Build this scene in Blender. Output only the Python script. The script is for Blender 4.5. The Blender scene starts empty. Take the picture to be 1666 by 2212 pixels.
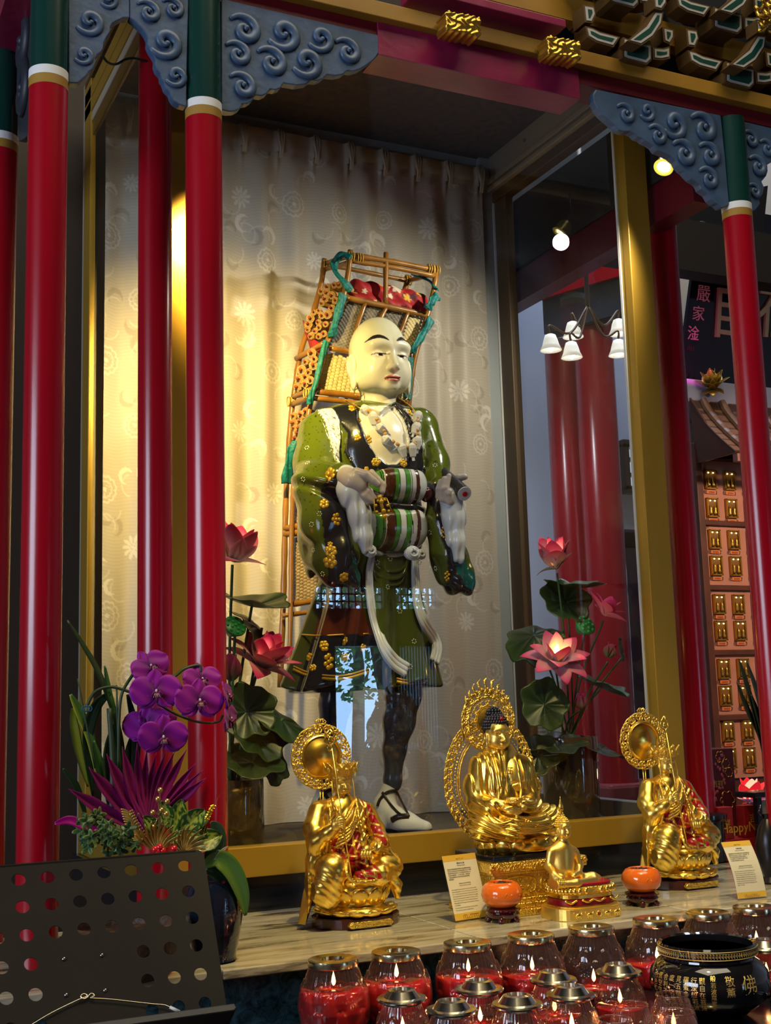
import bpy, bmesh, math, random
import numpy as np
from mathutils import Vector, Matrix, noise as mnoise
PI = math.pi
sc = bpy.context.scene
col = sc.collection
rnd = random.Random(7)
EYE = 1.55            # camera height above the hall floor, metres
# ------------------------------------------------------------------ camera
FPX, CX, CY = 2666.49, 833.0, 1106.0
CAM = Matrix(((0.90243015, -0.04080276, 0.42889971), (-0.42987539, -0.15172245, 0.89004913), (-0.02875725, 0.98758059, 0.15445902)))
cam = bpy.data.cameras.new('camera'); co = bpy.data.objects.new('camera', cam); col.objects.link(co)
cam.sensor_fit = 'HORIZONTAL'; cam.sensor_width = 36; cam.lens = FPX / 1666 * 36; cam.clip_start = .05; cam.clip_end = 200
m4 = Matrix.Identity(4)
for r in range(3):
    m4[r][0] = CAM[r][0]; m4[r][1] = CAM[r][1]; m4[r][2] = -CAM[r][2]
m4.translation = Vector((0, 0, EYE)); co.matrix_world = m4
sc.camera = co
def ray(u, v): return CAM @ Vector(((u - CX) / FPX, -(v - CY) / FPX, 1))
def W(u, v, y):                       # photograph position -> point on the upright plane at depth y
    d = ray(u, v); t = y / d.y; return Vector((d.x * t, y, d.z * t + EYE))
def WX(u, v, x):
    d = ray(u, v); t = x / d.x; return Vector((x, d.y * t, d.z * t + EYE))
def WZ(u, v, z):
    d = ray(u, v); t = (z - EYE) / d.z; return Vector((d.x * t, d.y * t, z))
# ------------------------------------------------------------------ materials
MATS = {}
def nodes(name):
    m = bpy.data.materials.new(name); m.use_nodes = True
    nt = m.node_tree; b = nt.nodes['Principled BSDF']; MATS[name] = m
    return m, nt, b
def N(nt, t, **kw):
    n = nt.nodes.new(t)
    for k, v in kw.items():
        if k.startswith('i_'):
            key = k[2:]
            key = int(key) if key.isdigit() else key.replace('_', ' ')
            n.inputs[key].default_value = v
        else: setattr(n, k, v)
    return n
def mat(name, c=(.5, .5, .5), rough=.5, metal=0., spec=.5, coat=0., coat_r=.05, bump=0., bscale=40., vary=0., vscale=8., attr=None, emit=0., ec=None, sheen=0., trans=0., alpha=1., ior=1.45, stretch=(1, 1, 1), c2=None, metal_attr=False, rough_vary=0., sss=0.):
    m, nt, b = nodes(name)
    b.inputs['Base Color'].default_value = (*c, 1); b.inputs['Roughness'].default_value = rough
    b.inputs['Metallic'].default_value = metal; b.inputs['Specular IOR Level'].default_value = spec
    b.inputs['Coat Weight'].default_value = coat; b.inputs['Coat Roughness'].default_value = coat_r
    b.inputs['Sheen Weight'].default_value = sheen; b.inputs['Transmission Weight'].default_value = trans
    b.inputs['Alpha'].default_value = alpha; b.inputs['IOR'].default_value = ior
    if sss: b.inputs['Subsurface Weight'].default_value = sss; b.inputs['Subsurface Scale'].default_value = .02
    if emit: b.inputs['Emission Strength'].default_value = emit; b.inputs['Emission Color'].default_value = (*(ec or c), 1)
    src = None
    if attr:
        a = N(nt, 'ShaderNodeAttribute', attribute_name=attr); src = a.outputs['Color']
        nt.links.new(src, b.inputs['Base Color'])
        if metal_attr: nt.links.new(a.outputs['Alpha'], b.inputs['Metallic'])
    tc = None
    if bump or vary or rough_vary:
        tc = N(nt, 'ShaderNodeTexCoord'); mp = N(nt, 'ShaderNodeMapping'); mp.inputs['Scale'].default_value = stretch
        nt.links.new(tc.outputs['Object'], mp.inputs['Vector'])
    if vary:
        nz = N(nt, 'ShaderNodeTexNoise', i_Scale=vscale, i_Detail=4.); nt.links.new(mp.outputs[0], nz.inputs['Vector'])
        mx = N(nt, 'ShaderNodeMix', data_type='RGBA'); rp = N(nt, 'ShaderNodeMapRange', i_1=.35, i_2=.68)
        nt.links.new(nz.outputs['Fac'], rp.inputs['Value']); nt.links.new(rp.outputs[0], mx.inputs['Factor'])
        d = c2 or tuple(x * (1 - vary) for x in c)
        if src: 
            hs = N(nt, 'ShaderNodeMix', data_type='RGBA', blend_type='MULTIPLY'); hs.inputs['Factor'].default_value = 1; hs.inputs['B'].default_value = (1 - vary,) * 3 + (1,)
            nt.links.new(src, hs.inputs['A']); nt.links.new(src, mx.inputs['A']); nt.links.new(hs.outputs['Result'], mx.inputs['B'])
        else: mx.inputs['A'].default_value = (*c, 1); mx.inputs['B'].default_value = (*d, 1)
        nt.links.new(mx.outputs['Result'], b.inputs['Base Color'])
    if rough_vary:
        nz = N(nt, 'ShaderNodeTexNoise', i_Scale=vscale * 3, i_Detail=3.); nt.links.new(mp.outputs[0], nz.inputs['Vector'])
        rp = N(nt, 'ShaderNodeMapRange', i_1=.3, i_2=.7, i_3=max(0, rough - rough_vary), i_4=rough + rough_vary); nt.links.new(nz.outputs['Fac'], rp.inputs['Value']); nt.links.new(rp.outputs[0], b.inputs['Roughness'])
    if bump:
        nz = N(nt, 'ShaderNodeTexNoise', i_Scale=bscale, i_Detail=3.); nt.links.new(mp.outputs[0], nz.inputs['Vector'])
        bp = N(nt, 'ShaderNodeBump', i_Strength=bump, i_Distance=.01); nt.links.new(nz.outputs['Fac'], bp.inputs['Height']); nt.links.new(bp.outputs[0], b.inputs['Normal'])
    return m
def glass_mat(name, tint=(.97, .98, 1), rough=0., fres=1.45, boost=1., base=0.):
    m = bpy.data.materials.new(name); m.use_nodes = True; nt = m.node_tree; nt.nodes.clear(); MATS[name] = m
    o = N(nt, 'ShaderNodeOutputMaterial'); mx = N(nt, 'ShaderNodeMixShader'); t = N(nt, 'ShaderNodeBsdfTransparent'); g = N(nt, 'ShaderNodeBsdfGlossy')
    t.inputs[0].default_value = (*tint, 1); g.inputs['Roughness'].default_value = rough
    f = N(nt, 'ShaderNodeFresnel', i_IOR=fres); k = N(nt, 'ShaderNodeMath', operation='MULTIPLY_ADD'); k.inputs[1].default_value = boost; k.inputs[2].default_value = base; k.use_clamp = True
    g2 = N(nt, 'ShaderNodeNewGeometry'); iv = N(nt, 'ShaderNodeMath', operation='SUBTRACT'); iv.inputs[0].default_value = 1; nt.links.new(g2.outputs['Backfacing'], iv.inputs[1]); mm = N(nt, 'ShaderNodeMath', operation='MULTIPLY'); nt.links.new(f.outputs[0], k.inputs[0]); nt.links.new(k.outputs[0], mm.inputs[0]); nt.links.new(iv.outputs[0], mm.inputs[1]); nt.links.new(mm.outputs[0], mx.inputs[0]); nt.links.new(t.outputs[0], mx.inputs[1]); nt.links.new(g.outputs[0], mx.inputs[2]); nt.links.new(mx.outputs[0], o.inputs[0])
    return m
def thick_glass(name, tint, diff, amount, rough=.03, fres=1.5, boost=1.3):
    m = glass_mat(name, tint, rough, fres, boost, .02); nt = m.node_tree; o = [n for n in nt.nodes if n.type == 'OUTPUT_MATERIAL'][0]; old = o.inputs[0].links[0].from_socket
    d = N(nt, 'ShaderNodeBsdfDiffuse'); d.inputs[0].default_value = (*diff, 1); t = N(nt, 'ShaderNodeBsdfTranslucent'); t.inputs[0].default_value = (*diff, 1); a = N(nt, 'ShaderNodeMixShader', i_0=.5); b = N(nt, 'ShaderNodeMixShader', i_0=amount)
    nt.links.new(d.outputs[0], a.inputs[1]); nt.links.new(t.outputs[0], a.inputs[2]); nt.links.new(old, b.inputs[1]); nt.links.new(a.outputs[0], b.inputs[2]); nt.links.new(b.outputs[0], o.inputs[0]); return m
# ------------------------------------------------------------------ scene graph
def tag(o, label, cat, group=None, kind=None):
    if label: o['label'] = label
    if cat: o['category'] = cat
    if group: o['group'] = group
    if kind: o['kind'] = kind
    return o
def thing(name, label, cat, loc, group=None):
    o = bpy.data.objects.new(name, None); col.objects.link(o); o.location = loc; o.empty_display_size = .05
    return tag(o, label, cat, group)
def worldloc(o):
    v = Vector((0, 0, 0))
    while o is not None: v = v + Vector(o.location); o = o.parent
    return v
def link_mesh(name, me, m=None, parent=None, smooth=False, label=None):
    """me is in world coordinates; the object sits at its parent's origin"""
    o = bpy.data.objects.new(name, me); col.objects.link(o)
    if m is not None:
        for x in (m if isinstance(m, (list, tuple)) else [m]): me.materials.append(x)
    if parent is not None:
        o.parent = parent; w = worldloc(parent); me.transform(Matrix.Translation(-w))
    if smooth: me.polygons.foreach_set('use_smooth', np.ones(len(me.polygons), bool))
    if label: o['label'] = label
    return o
def copy_tree(o, loc=None, label=None):
    c = o.copy(); col.objects.link(c)
    def rec(a, b):
        for ch in a.children:
            d = ch.copy(); col.objects.link(d); d.parent = b; rec(ch, d)
    rec(o, c)
    if loc is not None: c.location = loc
    if label: c['label'] = label
    return c
class MB:
    """collects shapes into one mesh"""
    def __init__(s): s.v = []; s.f = []; s.mi = []; s.cur = 0; s.c = None
    def add(s, vs, fs):
        b = len(s.v); s.v += [tuple(x) for x in vs]; s.f += [tuple(b + i for i in q) for q in fs]; s.mi += [s.cur] * len(fs); return s
    def box(s, lo, hi, bev=0.):
        return s.obox(Vector([(a + b) / 2 for a, b in zip(lo, hi)]), [abs(b - a) / 2 for a, b in zip(lo, hi)], None, bev)
    def obox(s, c, h, M=None, bev=0.):
        bm = bmesh.new(); bmesh.ops.create_cube(bm, size=2)
        for v in bm.verts: v.co = Vector((v.co.x * h[0], v.co.y * h[1], v.co.z * h[2]))
        if bev: bmesh.ops.bevel(bm, geom=bm.edges[:], offset=min(bev, min(h) * .8), segments=2, affect='EDGES', profile=.5)
        c = Vector(c)
        for v in bm.verts: v.co = (M @ v.co if M is not None else v.co) + c
        bm.verts.index_update(); s.add([v.co for v in bm.verts], [[v.index for v in f.verts] for f in bm.faces]); bm.free(); return s
    def tube(s, pts, r, n=8, caps=True, flat=None):
        pts = [Vector(p) for p in pts]; L = len(pts)
        rs = r if isinstance(r, (list, tuple)) else [r] * L
        t0 = (pts[1] - pts[0]).normalized(); a = Vector((0, 0, 1)) if abs(t0.z) < .9 else Vector((1, 0, 0))
        nrm = (a - t0 * a.dot(t0)).normalized(); vs = []
        for i, p in enumerate(pts):
            t = (pts[min(i + 1, L - 1)] - pts[max(i - 1, 0)]); t = t.normalized() if t.length > 1e-9 else t0
            nrm = nrm - t * nrm.dot(t); nrm = nrm.normalized() if nrm.length > 1e-6 else t.orthogonal().normalized()
            bn = t.cross(nrm)
            for k in range(n):
                an = 2 * PI * k / n; vs.append(p + (nrm * math.cos(an) + bn * math.sin(an) * (flat or 1)) * rs[i])
        fs = [[i * n + k, i * n + (k + 1) % n, (i + 1) * n + (k + 1) % n, (i + 1) * n + k] for i in range(L - 1) for k in range(n)]
        if caps: fs += [list(range(n))[::-1], [(L - 1) * n + k for k in range(n)]]
        return s.add(vs, fs)
    def lathe(s, prof, c=(0, 0, 0), n=32, axis=None, wob=None, caps=True):
        c = Vector(c); M = Vector((0, 0, 1)).rotation_difference(Vector(axis)).to_matrix() if axis is not None else None
        vs = []
        for (r, z) in prof:
            for k in range(n):
                a = 2 * PI * k / n; rr = r * (wob(a, z) if wob else 1); p = Vector((rr * math.cos(a), rr * math.sin(a), z)); vs.append(c + (M @ p if M is not None else p))
        L = len(prof)
        fs = [[i * n + k, i * n + (k + 1) % n, (i + 1) * n + (k + 1) % n, (i + 1) * n + k] for i in range(L - 1) for k in range(n)]
        if caps:
            if prof[0][0] > 1e-6: fs.append(list(range(n))[::-1])
            if prof[-1][0] > 1e-6: fs.append([(L - 1) * n + k for k in range(n)])
        return s.add(vs, fs)
    def ball(s, c, r, n=12, m=8, M=None):
        rr = r if isinstance(r, (list, tuple)) else (r, r, r); c = Vector(c); vs = []
        for i in range(m + 1):
            th = PI * i / m
            for k in range(n):
                a = 2 * PI * k / n; p = Vector((math.sin(th) * math.cos(a) * rr[0], math.sin(th) * math.sin(a) * rr[1], -math.cos(th) * rr[2])); vs.append(c + (M @ p if M is not None else p))
        return s.add(vs, [[i * n + k, i * n + (k + 1) % n, (i + 1) * n + (k + 1) % n, (i + 1) * n + k] for i in range(m) for k in range(n)])
    def grid(s, fn, nu, nv, thick=0., closed=False):
        """surface fn(u, v) u,v in 0..1; with thickness along the normal"""
        P = [[Vector(fn(i / nu, j / nv)) for j in range(nv + 1)] for i in range(nu + 1)]
        w = nv + 1; q = lambda i, j: i * w + j
        fs = [[q(i, j), q(i + 1, j), q(i + 1, j + 1), q(i, j + 1)] for i in range(nu) for j in range(nv)]
        if not thick: return s.add([p for r in P for p in r], fs)
        off = []
        for i in range(nu + 1):
            for j in range(nv + 1):
                a = P[min(i + 1, nu)][j] - P[max(i - 1, 0)][j]; b = P[i][min(j + 1, nv)] - P[i][max(j - 1, 0)]
                nn = a.cross(b); off.append(P[i][j] - (nn.normalized() if nn.length > 1e-12 else Vector((0, 0, 1))) * thick)
        n0 = (nu + 1) * w; vs = [p for r in P for p in r] + off
        fs += [[n0 + x for x in f[::-1]] for f in fs]
        bd = [q(i, 0) for i in range(nu + 1)] + [q(nu, j) for j in range(1, nv + 1)] + [q(i, nv) for i in range(nu - 1, -1, -1)] + [q(0, j) for j in range(nv - 1, 0, -1)]
        fs += [[bd[k], bd[k] + n0, bd[(k + 1) % len(bd)] + n0, bd[(k + 1) % len(bd)]] for k in range(len(bd))]
        return s.add(vs, fs)
    def prism(s, poly, depth, bev=0.):
        """poly: planar list of world points (in order), extruded by the vector depth"""
        d = Vector(depth); bm = bmesh.new(); a = [bm.verts.new(Vector(p)) for p in poly]; f = bm.faces.new(a)
        r = bmesh.ops.extrude_face_region(bm, geom=[f]); bmesh.ops.translate(bm, verts=[x for x in r['geom'] if isinstance(x, bmesh.types.BMVert)], vec=d)
        bmesh.ops.recalc_face_normals(bm, faces=bm.faces[:])
        if bev: bmesh.ops.bevel(bm, geom=[e for e in bm.edges if len(e.link_faces) == 2 and e.calc_face_angle(0) > .5], offset=bev, segments=2, affect='EDGES', profile=.5)
        bmesh.ops.triangulate(bm, faces=[f for f in bm.faces if len(f.verts) > 4])
        bm.verts.index_update(); s.add([v.co for v in bm.verts], [[v.index for v in f.verts] for f in bm.faces]); bm.free(); return s
    def text(s, body, origin, xdir, zdir, size, depth=.001, align='LEFT'):
        """real lettering as a raised mesh"""
        me = text_mesh(body, size, depth, align); x = Vector(xdir).normalized(); z = Vector(zdir).normalized(); y = x.cross(z); o = Vector(origin)
        return s.add([o + x * v[0] + z * v[1] + (-y) * -v[2] * -1 for v in me[0]], me[1])
    def build(s, name, m=None, parent=None, smooth=False, label=None, recalc=False):
        me = bpy.data.meshes.new(name); me.from_pydata(s.v, [], s.f)
        if any(s.mi): me.polygons.foreach_set('material_index', s.mi)
        if recalc:
            bm = bmesh.new(); bm.from_mesh(me); bmesh.ops.recalc_face_normals(bm, faces=bm.faces[:]); bm.to_mesh(me); bm.free()
        me.update(); o = link_mesh(name, me, m, parent, smooth, label)
        if smooth == 'auto': me.set_sharp_from_angle(angle=math.radians(38))
        return o
TXT = {}
def text_mesh(body, size, depth, align='LEFT'):
    k = (body, round(size, 5), depth, align)
    if k in TXT: return TXT[k]
    c = bpy.data.curves.new('lettering', 'FONT'); c.body = body; c.size = size; c.extrude = depth; c.align_x = align; c.resolution_u = 2
    o = bpy.data.objects.new('lettering', c); col.objects.link(o)
    dg = bpy.context.evaluated_depsgraph_get(); me = bpy.data.meshes.new_from_object(o.evaluated_get(dg))
    r = ([tuple(v.co) for v in me.vertices], [tuple(p.vertices) for p in me.polygons])
    bpy.data.objects.remove(o); bpy.data.curves.remove(c); bpy.data.meshes.remove(me); TXT[k] = r
    return r
def set_col(me, C, name='Col'):
    a = me.color_attributes.new(name, 'FLOAT_COLOR', 'POINT'); C = np.asarray(C, np.float32)
    if C.shape[1] == 3: C = np.concatenate([C, np.zeros((len(C), 1), np.float32)], 1)
    a.data.foreach_set('color', C.ravel())
def verts_np(me):
    a = np.empty(len(me.vertices) * 3, np.float32); me.vertices.foreach_get('co', a); return a.reshape(-1, 3)
# ------------------------------------------------------------------ signed-distance modelling
def A3(p): return np.array(p, np.float32)
def s_ell(P, c, r, M=None):
    p = P - A3(c)
    if M is not None: p = p @ np.array(M, np.float32)
    r = A3(r); k0 = np.linalg.norm(p / r, axis=1); k1 = np.linalg.norm(p / (r * r), axis=1) + 1e-9
    return k0 * (k0 - 1) / k1
def s_cap(P, a, b, ra, rb):
    a = A3(a); ab = A3(b) - a; t = np.clip(((P - a) @ ab) / max(float(ab @ ab), 1e-12), 0, 1)
    return np.linalg.norm(P - a - t[:, None] * ab, axis=1) - (ra + t * (rb - ra))
def s_chain(P, pts, rs, k=0.):
    d = None
    if not isinstance(rs, (list, tuple)): rs = [rs] * len(pts)
    for i in range(len(pts) - 1):
        e = s_cap(P, pts[i], pts[i + 1], rs[i], rs[i + 1]); d = e if d is None else (smin(d, e, k) if k else np.minimum(d, e))
    return d
def s_box(P, c, h, r=0., M=None):
    p = P - A3(c)
    if M is not None: p = p @ np.array(M, np.float32)
    q = np.abs(p) - A3(h) + r; return np.linalg.norm(np.maximum(q, 0), axis=1) + np.minimum(q.max(1), 0) - r
def s_torus(P, c, R, r, M=None):
    p = P - A3(c)
    if M is not None: p = p @ np.array(M, np.float32)
    return np.hypot(np.hypot(p[:, 0], p[:, 1]) - R, p[:, 2]) - r
def smin(a, b, k):
    h = np.maximum(k - np.abs(a - b), 0) / k; return np.minimum(a, b) - h * h * k * .25
def smax(a, b, k): return -smin(-a, -b, k)
def surface_nets(D, lo, h):
    nx, ny, nz = D.shape; S = D < 0
    c = [S[i:nx - 1 + i, j:ny - 1 + j, k:nz - 1 + k] for i in (0, 1) for j in (0, 1) for k in (0, 1)]
    n = sum(x.astype(np.int8) for x in c); act = (n > 0) & (n < 8); idx = np.argwhere(act)
    vid = -np.ones(act.shape, np.int32); vid[act] = np.arange(len(idx))
    cs = np.array([(i, j, k) for i in (0, 1) for j in (0, 1) for k in (0, 1)])
    val = np.stack([D[idx[:, 0] + a, idx[:, 1] + b, idx[:, 2] + g] for a, b, g in cs], 1)
    acc = np.zeros((len(idx), 3)); cnt = np.zeros(len(idx))
    for a in range(8):
        for b in range(a + 1, 8):
            if np.abs(cs[a] - cs[b]).sum() != 1: continue
            va, vb = val[:, a], val[:, b]; m = (va < 0) != (vb < 0); t = np.where(m, va / np.where(m, va - vb, 1), 0)
            acc += np.where(m[:, None], cs[a] + t[:, None] * (cs[b] - cs[a]), 0); cnt += m
    V = (idx + acc / cnt[:, None]) * h + np.array(lo); F = []
    for ax in range(3):
        sl0 = [slice(1, -1)] * 3; sl0[ax] = slice(0, -1); sl1 = [slice(1, -1)] * 3; sl1[ax] = slice(1, None)
        a = S[tuple(sl0)]; b = S[tuple(sl1)]; e = np.argwhere(a != b); fl = a[tuple(e.T)]
        off = np.ones(3, int); off[ax] = 0; e = e + off
        u, w = (ax + 1) % 3, (ax + 2) % 3; q = []
        for du, dw in ((1, 1), (0, 1), (0, 0), (1, 0)):
            p = e.copy(); p[:, u] -= du; p[:, w] -= dw; q.append(vid[tuple(p.T)])
        q = np.stack(q, 1); q[~fl] = q[~fl][:, ::-1]; F.append(q)
    F = np.concatenate(F); return V, F
def sdf_mesh(name, fn, lo, hi, h, m=None, parent=None, colour=None, label=None, smooth=1, refine=None):
    """fn(P)->distance; builds one continuous surface. Coarse pass first so only cells near the surface are evaluated finely."""
    lo = np.array(lo, float); hi = np.array(hi, float); n = np.ceil((hi - lo) / h).astype(int) + 2
    s = 4; nc = (n // s) + 2
    ax = [lo[i] + np.arange(nc[i]) * h * s for i in range(3)]
    G = np.stack(np.meshgrid(*ax, indexing='ij'), -1).reshape(-1, 3).astype(np.float32)
    Dc = fn(G).reshape(nc).astype(np.float32)
    D = np.kron(Dc, np.ones((s, s, s), np.float32)) # nearest-value fill far from the surface
    near = np.abs(Dc) < h * s * 2.4
    # dilate by one so that all cells touching the surface are covered
    nd = near.copy()
    for i in range(3):
        for d in (1, -1): nd |= np.roll(near, d, i)
    big = np.kron(nd, np.ones((s, s, s), bool)); ii = np.argwhere(big)
    P = (ii * h + lo).astype(np.float32); out = np.empty(len(P), np.float32)
    for k in range(0, len(P), 400000): out[k:k + 400000] = fn(P[k:k + 400000])
    D[big] = out
    D[0] = D[-1] = 1; D[:, 0] = D[:, -1] = 1; D[:, :, 0] = D[:, :, -1] = 1
    V, F = surface_nets(D, lo, h)
    me = bpy.data.meshes.new(name); me.vertices.add(len(V)); me.vertices.foreach_set('co', V.astype(np.float32).ravel())
    me.loops.add(F.size); me.loops.foreach_set('vertex_index', F.astype(np.int32).ravel())
    me.polygons.add(len(F)); me.polygons.foreach_set('loop_start', np.arange(0, F.size, 4, dtype=np.int32)); me.polygons.foreach_set('loop_total', np.full(len(F), 4, np.int32))
    me.update(calc_edges=True); me.validate()
    if colour is not None: set_col(me, colour(verts_np(me)))
    return link_mesh(name, me, m, parent, True, label)
def bez(p, n=12):
    """smooth curve through points (Catmull-Rom)"""
    p = [Vector(q) for q in p]; p = [p[0] * 2 - p[1]] + p + [p[-1] * 2 - p[-2]]; out = []
    for i in range(1, len(p) - 2):
        for k in range(n):
            t = k / n; a, b, c, d = p[i - 1:i + 3]
            out.append(.5 * ((2 * b) + (c - a) * t + (2 * a - 5 * b + 4 * c - d) * t * t + (3 * b - a - 3 * c + d) * t ** 3))
    out.append(p[-2]); return out
def lerp(a, b, t): return a + (b - a) * t
def smooth01(x): x = np.clip(x, 0, 1); return x * x * (3 - 2 * x)
# ================================================================== materials
red = mat('red_lacquer', (.33, .001, .010), .26, spec=.5, coat=.22, coat_r=.16, vary=.25, vscale=3, stretch=(1, 1, .25), bump=.03, bscale=25)
darkred = mat('dark_red_paint', (.10, .003, .008), .4, coat=.2)
purplered = mat('plum_red_paint', (.27, .012, .06), .32, coat=.35, coat_r=.2, bump=.12, bscale=30, vary=.3, vscale=9)
green = mat('dark_green_lacquer', (.004, .035, .028), .25, coat=.4, coat_r=.1)
whitep = mat('white_paint', (.72, .72, .70), .5, bump=.1, bscale=60)
ochre = mat('ochre_paint', (.36, .20, .03), .45, vary=.2)
yellowp = mat('yellow_beam_paint', (.34, .175, .018), .42, vary=.22, vscale=6, bump=.05)
bluep = mat('slate_blue_paint', (.055, .105, .19), .5, coat=.25, coat_r=.25, vary=.35, vscale=14, bump=.15, bscale=50)
goldframe = mat('gold_frame', (.42, .25, .028), .36, metal=.35, spec=.5, vary=.12, vscale=5, stretch=(1, 1, .15))
goldleaf = mat('carved_gold', (.60, .36, .05), .28, metal=.9)
black = mat('black_plinth', (.006, .008, .014), .18, coat=.4)
creamt = mat('cream_trim', (.42, .36, .26), .5, vary=.1)
browncl = mat('brown_ceiling_board', (.095, .048, .006), .75, vary=.4, vscale=30)
palegrey = mat('pale_grey_paint', (.42, .46, .48), .5)
glass = glass_mat('window_glass', (.97, .985, .99), 0, 1.5, 1.9)
sglass = glass_mat('side_window_glass', (.97, .985, .99), 0, 1.45, .8)
wallw = mat('white_plaster', (.50, .53, .62), .8)
darkwall = mat('dark_wall', (.02, .015, .012), .7)
woodd = mat('dark_brown_wood', (.05, .022, .015), .4, vary=.4, vscale=12)

def marble_material():
    m, nt, b = nodes('veined_marble'); tc = N(nt, 'ShaderNodeTexCoord'); mp = N(nt, 'ShaderNodeMapping'); mp.inputs['Scale'].default_value = (1.6, 9, 9)
    nt.links.new(tc.outputs['Object'], mp.inputs[0]); a = N(nt, 'ShaderNodeTexNoise', i_Scale=2.6, i_Detail=7., i_Roughness=.62, i_Distortion=.5); nt.links.new(mp.outputs[0], a.inputs['Vector'])
    r = N(nt, 'ShaderNodeValToRGB'); e = r.color_ramp.elements
    e[0].position = .30; e[0].color = (.05, .045, .03, 1); e[1].position = .62; e[1].color = (.56, .52, .42, 1)
    x = r.color_ramp.elements.new(.44); x.color = (.36, .32, .23, 1); x = r.color_ramp.elements.new(.38); x.color = (.17, .15, .10, 1)
    nt.links.new(a.outputs['Fac'], r.inputs[0]); nt.links.new(r.outputs[0], b.inputs['Base Color']); b.inputs['Roughness'].default_value = .12; b.inputs['Coat Weight'].default_value = .3
    return m
marble = marble_material()
def dark_marble():
    m, nt, b = nodes('blue_green_marble'); tc = N(nt, 'ShaderNodeTexCoord'); a = N(nt, 'ShaderNodeTexNoise', i_Scale=26., i_Detail=8., i_Roughness=.75, i_Distortion=1.5); nt.links.new(tc.outputs['Object'], a.inputs['Vector'])
    r = N(nt, 'ShaderNodeValToRGB'); e = r.color_ramp.elements; e[0].position = .38; e[0].color = (.004, .014, .018, 1); e[1].position = .72; e[1].color = (.05, .14, .17, 1)
    nt.links.new(a.outputs['Fac'], r.inputs[0]); nt.links.new(r.outputs[0], b.inputs['Base Color']); b.inputs['Roughness'].default_value = .2
    return m
dmarble = dark_marble()

# ================================================================== the hall
def struct(name, b, m, kind='structure'):
    o = b.build(name, m) if isinstance(b, MB) else b
    o['kind'] = kind; return o
floorm = mat('hall_floor', (.10, .06, .045), .3, vary=.3)
struct('floor', MB().box((-4.2, -6.3, -.1), (10.2, 8.2, 0)), floorm)
struct('ceiling', MB().box((-4.2, -6.3, 6.25), (10.2, 8.2, 6.4)), darkwall)
struct('wall_left', MB().box((-4.3, -6.3, 0), (-4.2, 8.2, 6.25)), wallw)
struct('wall_right', MB().box((10.2, -6.3, 0), (10.3, 8.2, 6.25)), wallw)
DZ = EYE
struct('wall_left_bay', MB().box((-4.2, 4.42, 0), (1.2, 4.48, 6.25)), mat('dark_brown_wall', (.035, .022, .012), .6))
# front wall behind the camera: doorway X 5.38..6.2 and two lattice transoms
wb = MB()
def wall_piece(x0, x1, z0, z1): wb.box((x0, -6.15, z0), (x1, -6, z1))
wall_piece(-4.2, 5.23, 0, 6.25); wall_piece(6.75, 10.2, 0, 6.25); wall_piece(5.23, 6.75, DZ + 1.34, 6.25); wall_piece(5.23, 6.75, DZ + .69, DZ + 1.08); wall_piece(5.23, 5.38, 0, DZ + .69); wall_piece(6.13, 6.22, 0, DZ + .69); wall_piece(6.06, 6.22, DZ + 1.08, DZ + 1.34); wall_piece(6.22, 6.75, 0, DZ - .5)
struct('wall_entrance', wb, mat('red_brown_panel', (.20, .05, .03), .5))
t = MB()
for x0, x1 in ((5.23, 6.06), (6.22, 6.75)):
    n = round((x1 - x0) / .083)
    for k in range(n + 1): x = lerp(x0, x1, k / n); t.box((x - .008, -6.1, DZ + 1.08), (x + .008, -6.05, DZ + 1.34))
    for k in range(4): z = DZ + 1.08 + .26 * k / 3; t.box((x0, -6.1, z - .008), (x1, -6.05, z + .008))
struct('window_1', t, woodd)
t = MB(); t.box((5.35, -6.2, 0), (5.42, -5.95, DZ + .69)); t.box((6.11, -6.2, 0), (6.22, -5.95, DZ + .69)); t.box((5.35, -6.2, DZ + .66), (6.8, -5.95, DZ + .72))
for k in range(14): t.box((6.25 + k * .037, -6.1, DZ - .5), (6.266 + k * .037, -6.05, DZ + .66))
struct('door_1', t, woodd)
# garden outside the entrance (seen mirrored in the case glass)
lawn = struct('ground_outside', MB().box((-14, -30, -.12), (26, -6.3, -.1)), mat('pale_paving', (.45, .45, .42), .8))
leafm = mat('tree_leaf', (.10, .26, .04), .5, vary=.5, vscale=3); barkm = mat('bark', (.06, .04, .025), .8)
def garden_tree(x, y, h, r, label, seed):
    rg = random.Random(seed); t = thing('tree', label, 'tree', (x, y, -.1))
    b = MB(); b.tube([(x, y, -.1), (x + .1, y, h * .4), (x - .15, y, h * .7), (x + .1, y, h)], [.16, .12, .08, .03], 8)
    for k in range(7):
        a = rg.uniform(0, 6.3); z = h * rg.uniform(.35, .9); b.tube([(x, y, z), (x + math.cos(a) * r * .8, y + math.sin(a) * r * .5, z + rg.uniform(.2, .8))], [.05, .015], 5)
    b.build('trunk', barkm, t, True)
    b = MB()
    for k in range(1300):
        a = rg.uniform(0, 6.3); q = rg.random() ** .5 * r; z = h * rg.uniform(.38, 1.1); c = Vector((x + math.cos(a) * q, y + math.sin(a) * q * .7, z)); u = Vector((rg.uniform(-1, 1), rg.uniform(-1, 1), rg.uniform(-1, 1))).normalized() * rg.uniform(.05, .11); w = u.orthogonal().normalized() * rg.uniform(.025, .05)
        b.add([c - u, c + w, c + u, c - w], [(0, 1, 2, 3)])
    b.build('crown', leafm, t)
garden_tree(8.1, -10.5, 4.2, 1.5, 'broad tree right of the entrance doorway outside', 3)
garden_tree(7.0, -14, 5.5, 2.0, 'tall tree outside behind the entrance path', 4)
garden_tree(10.6, -17, 6, 2.4, 'far tree outside at the end of the garden', 5)
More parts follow.
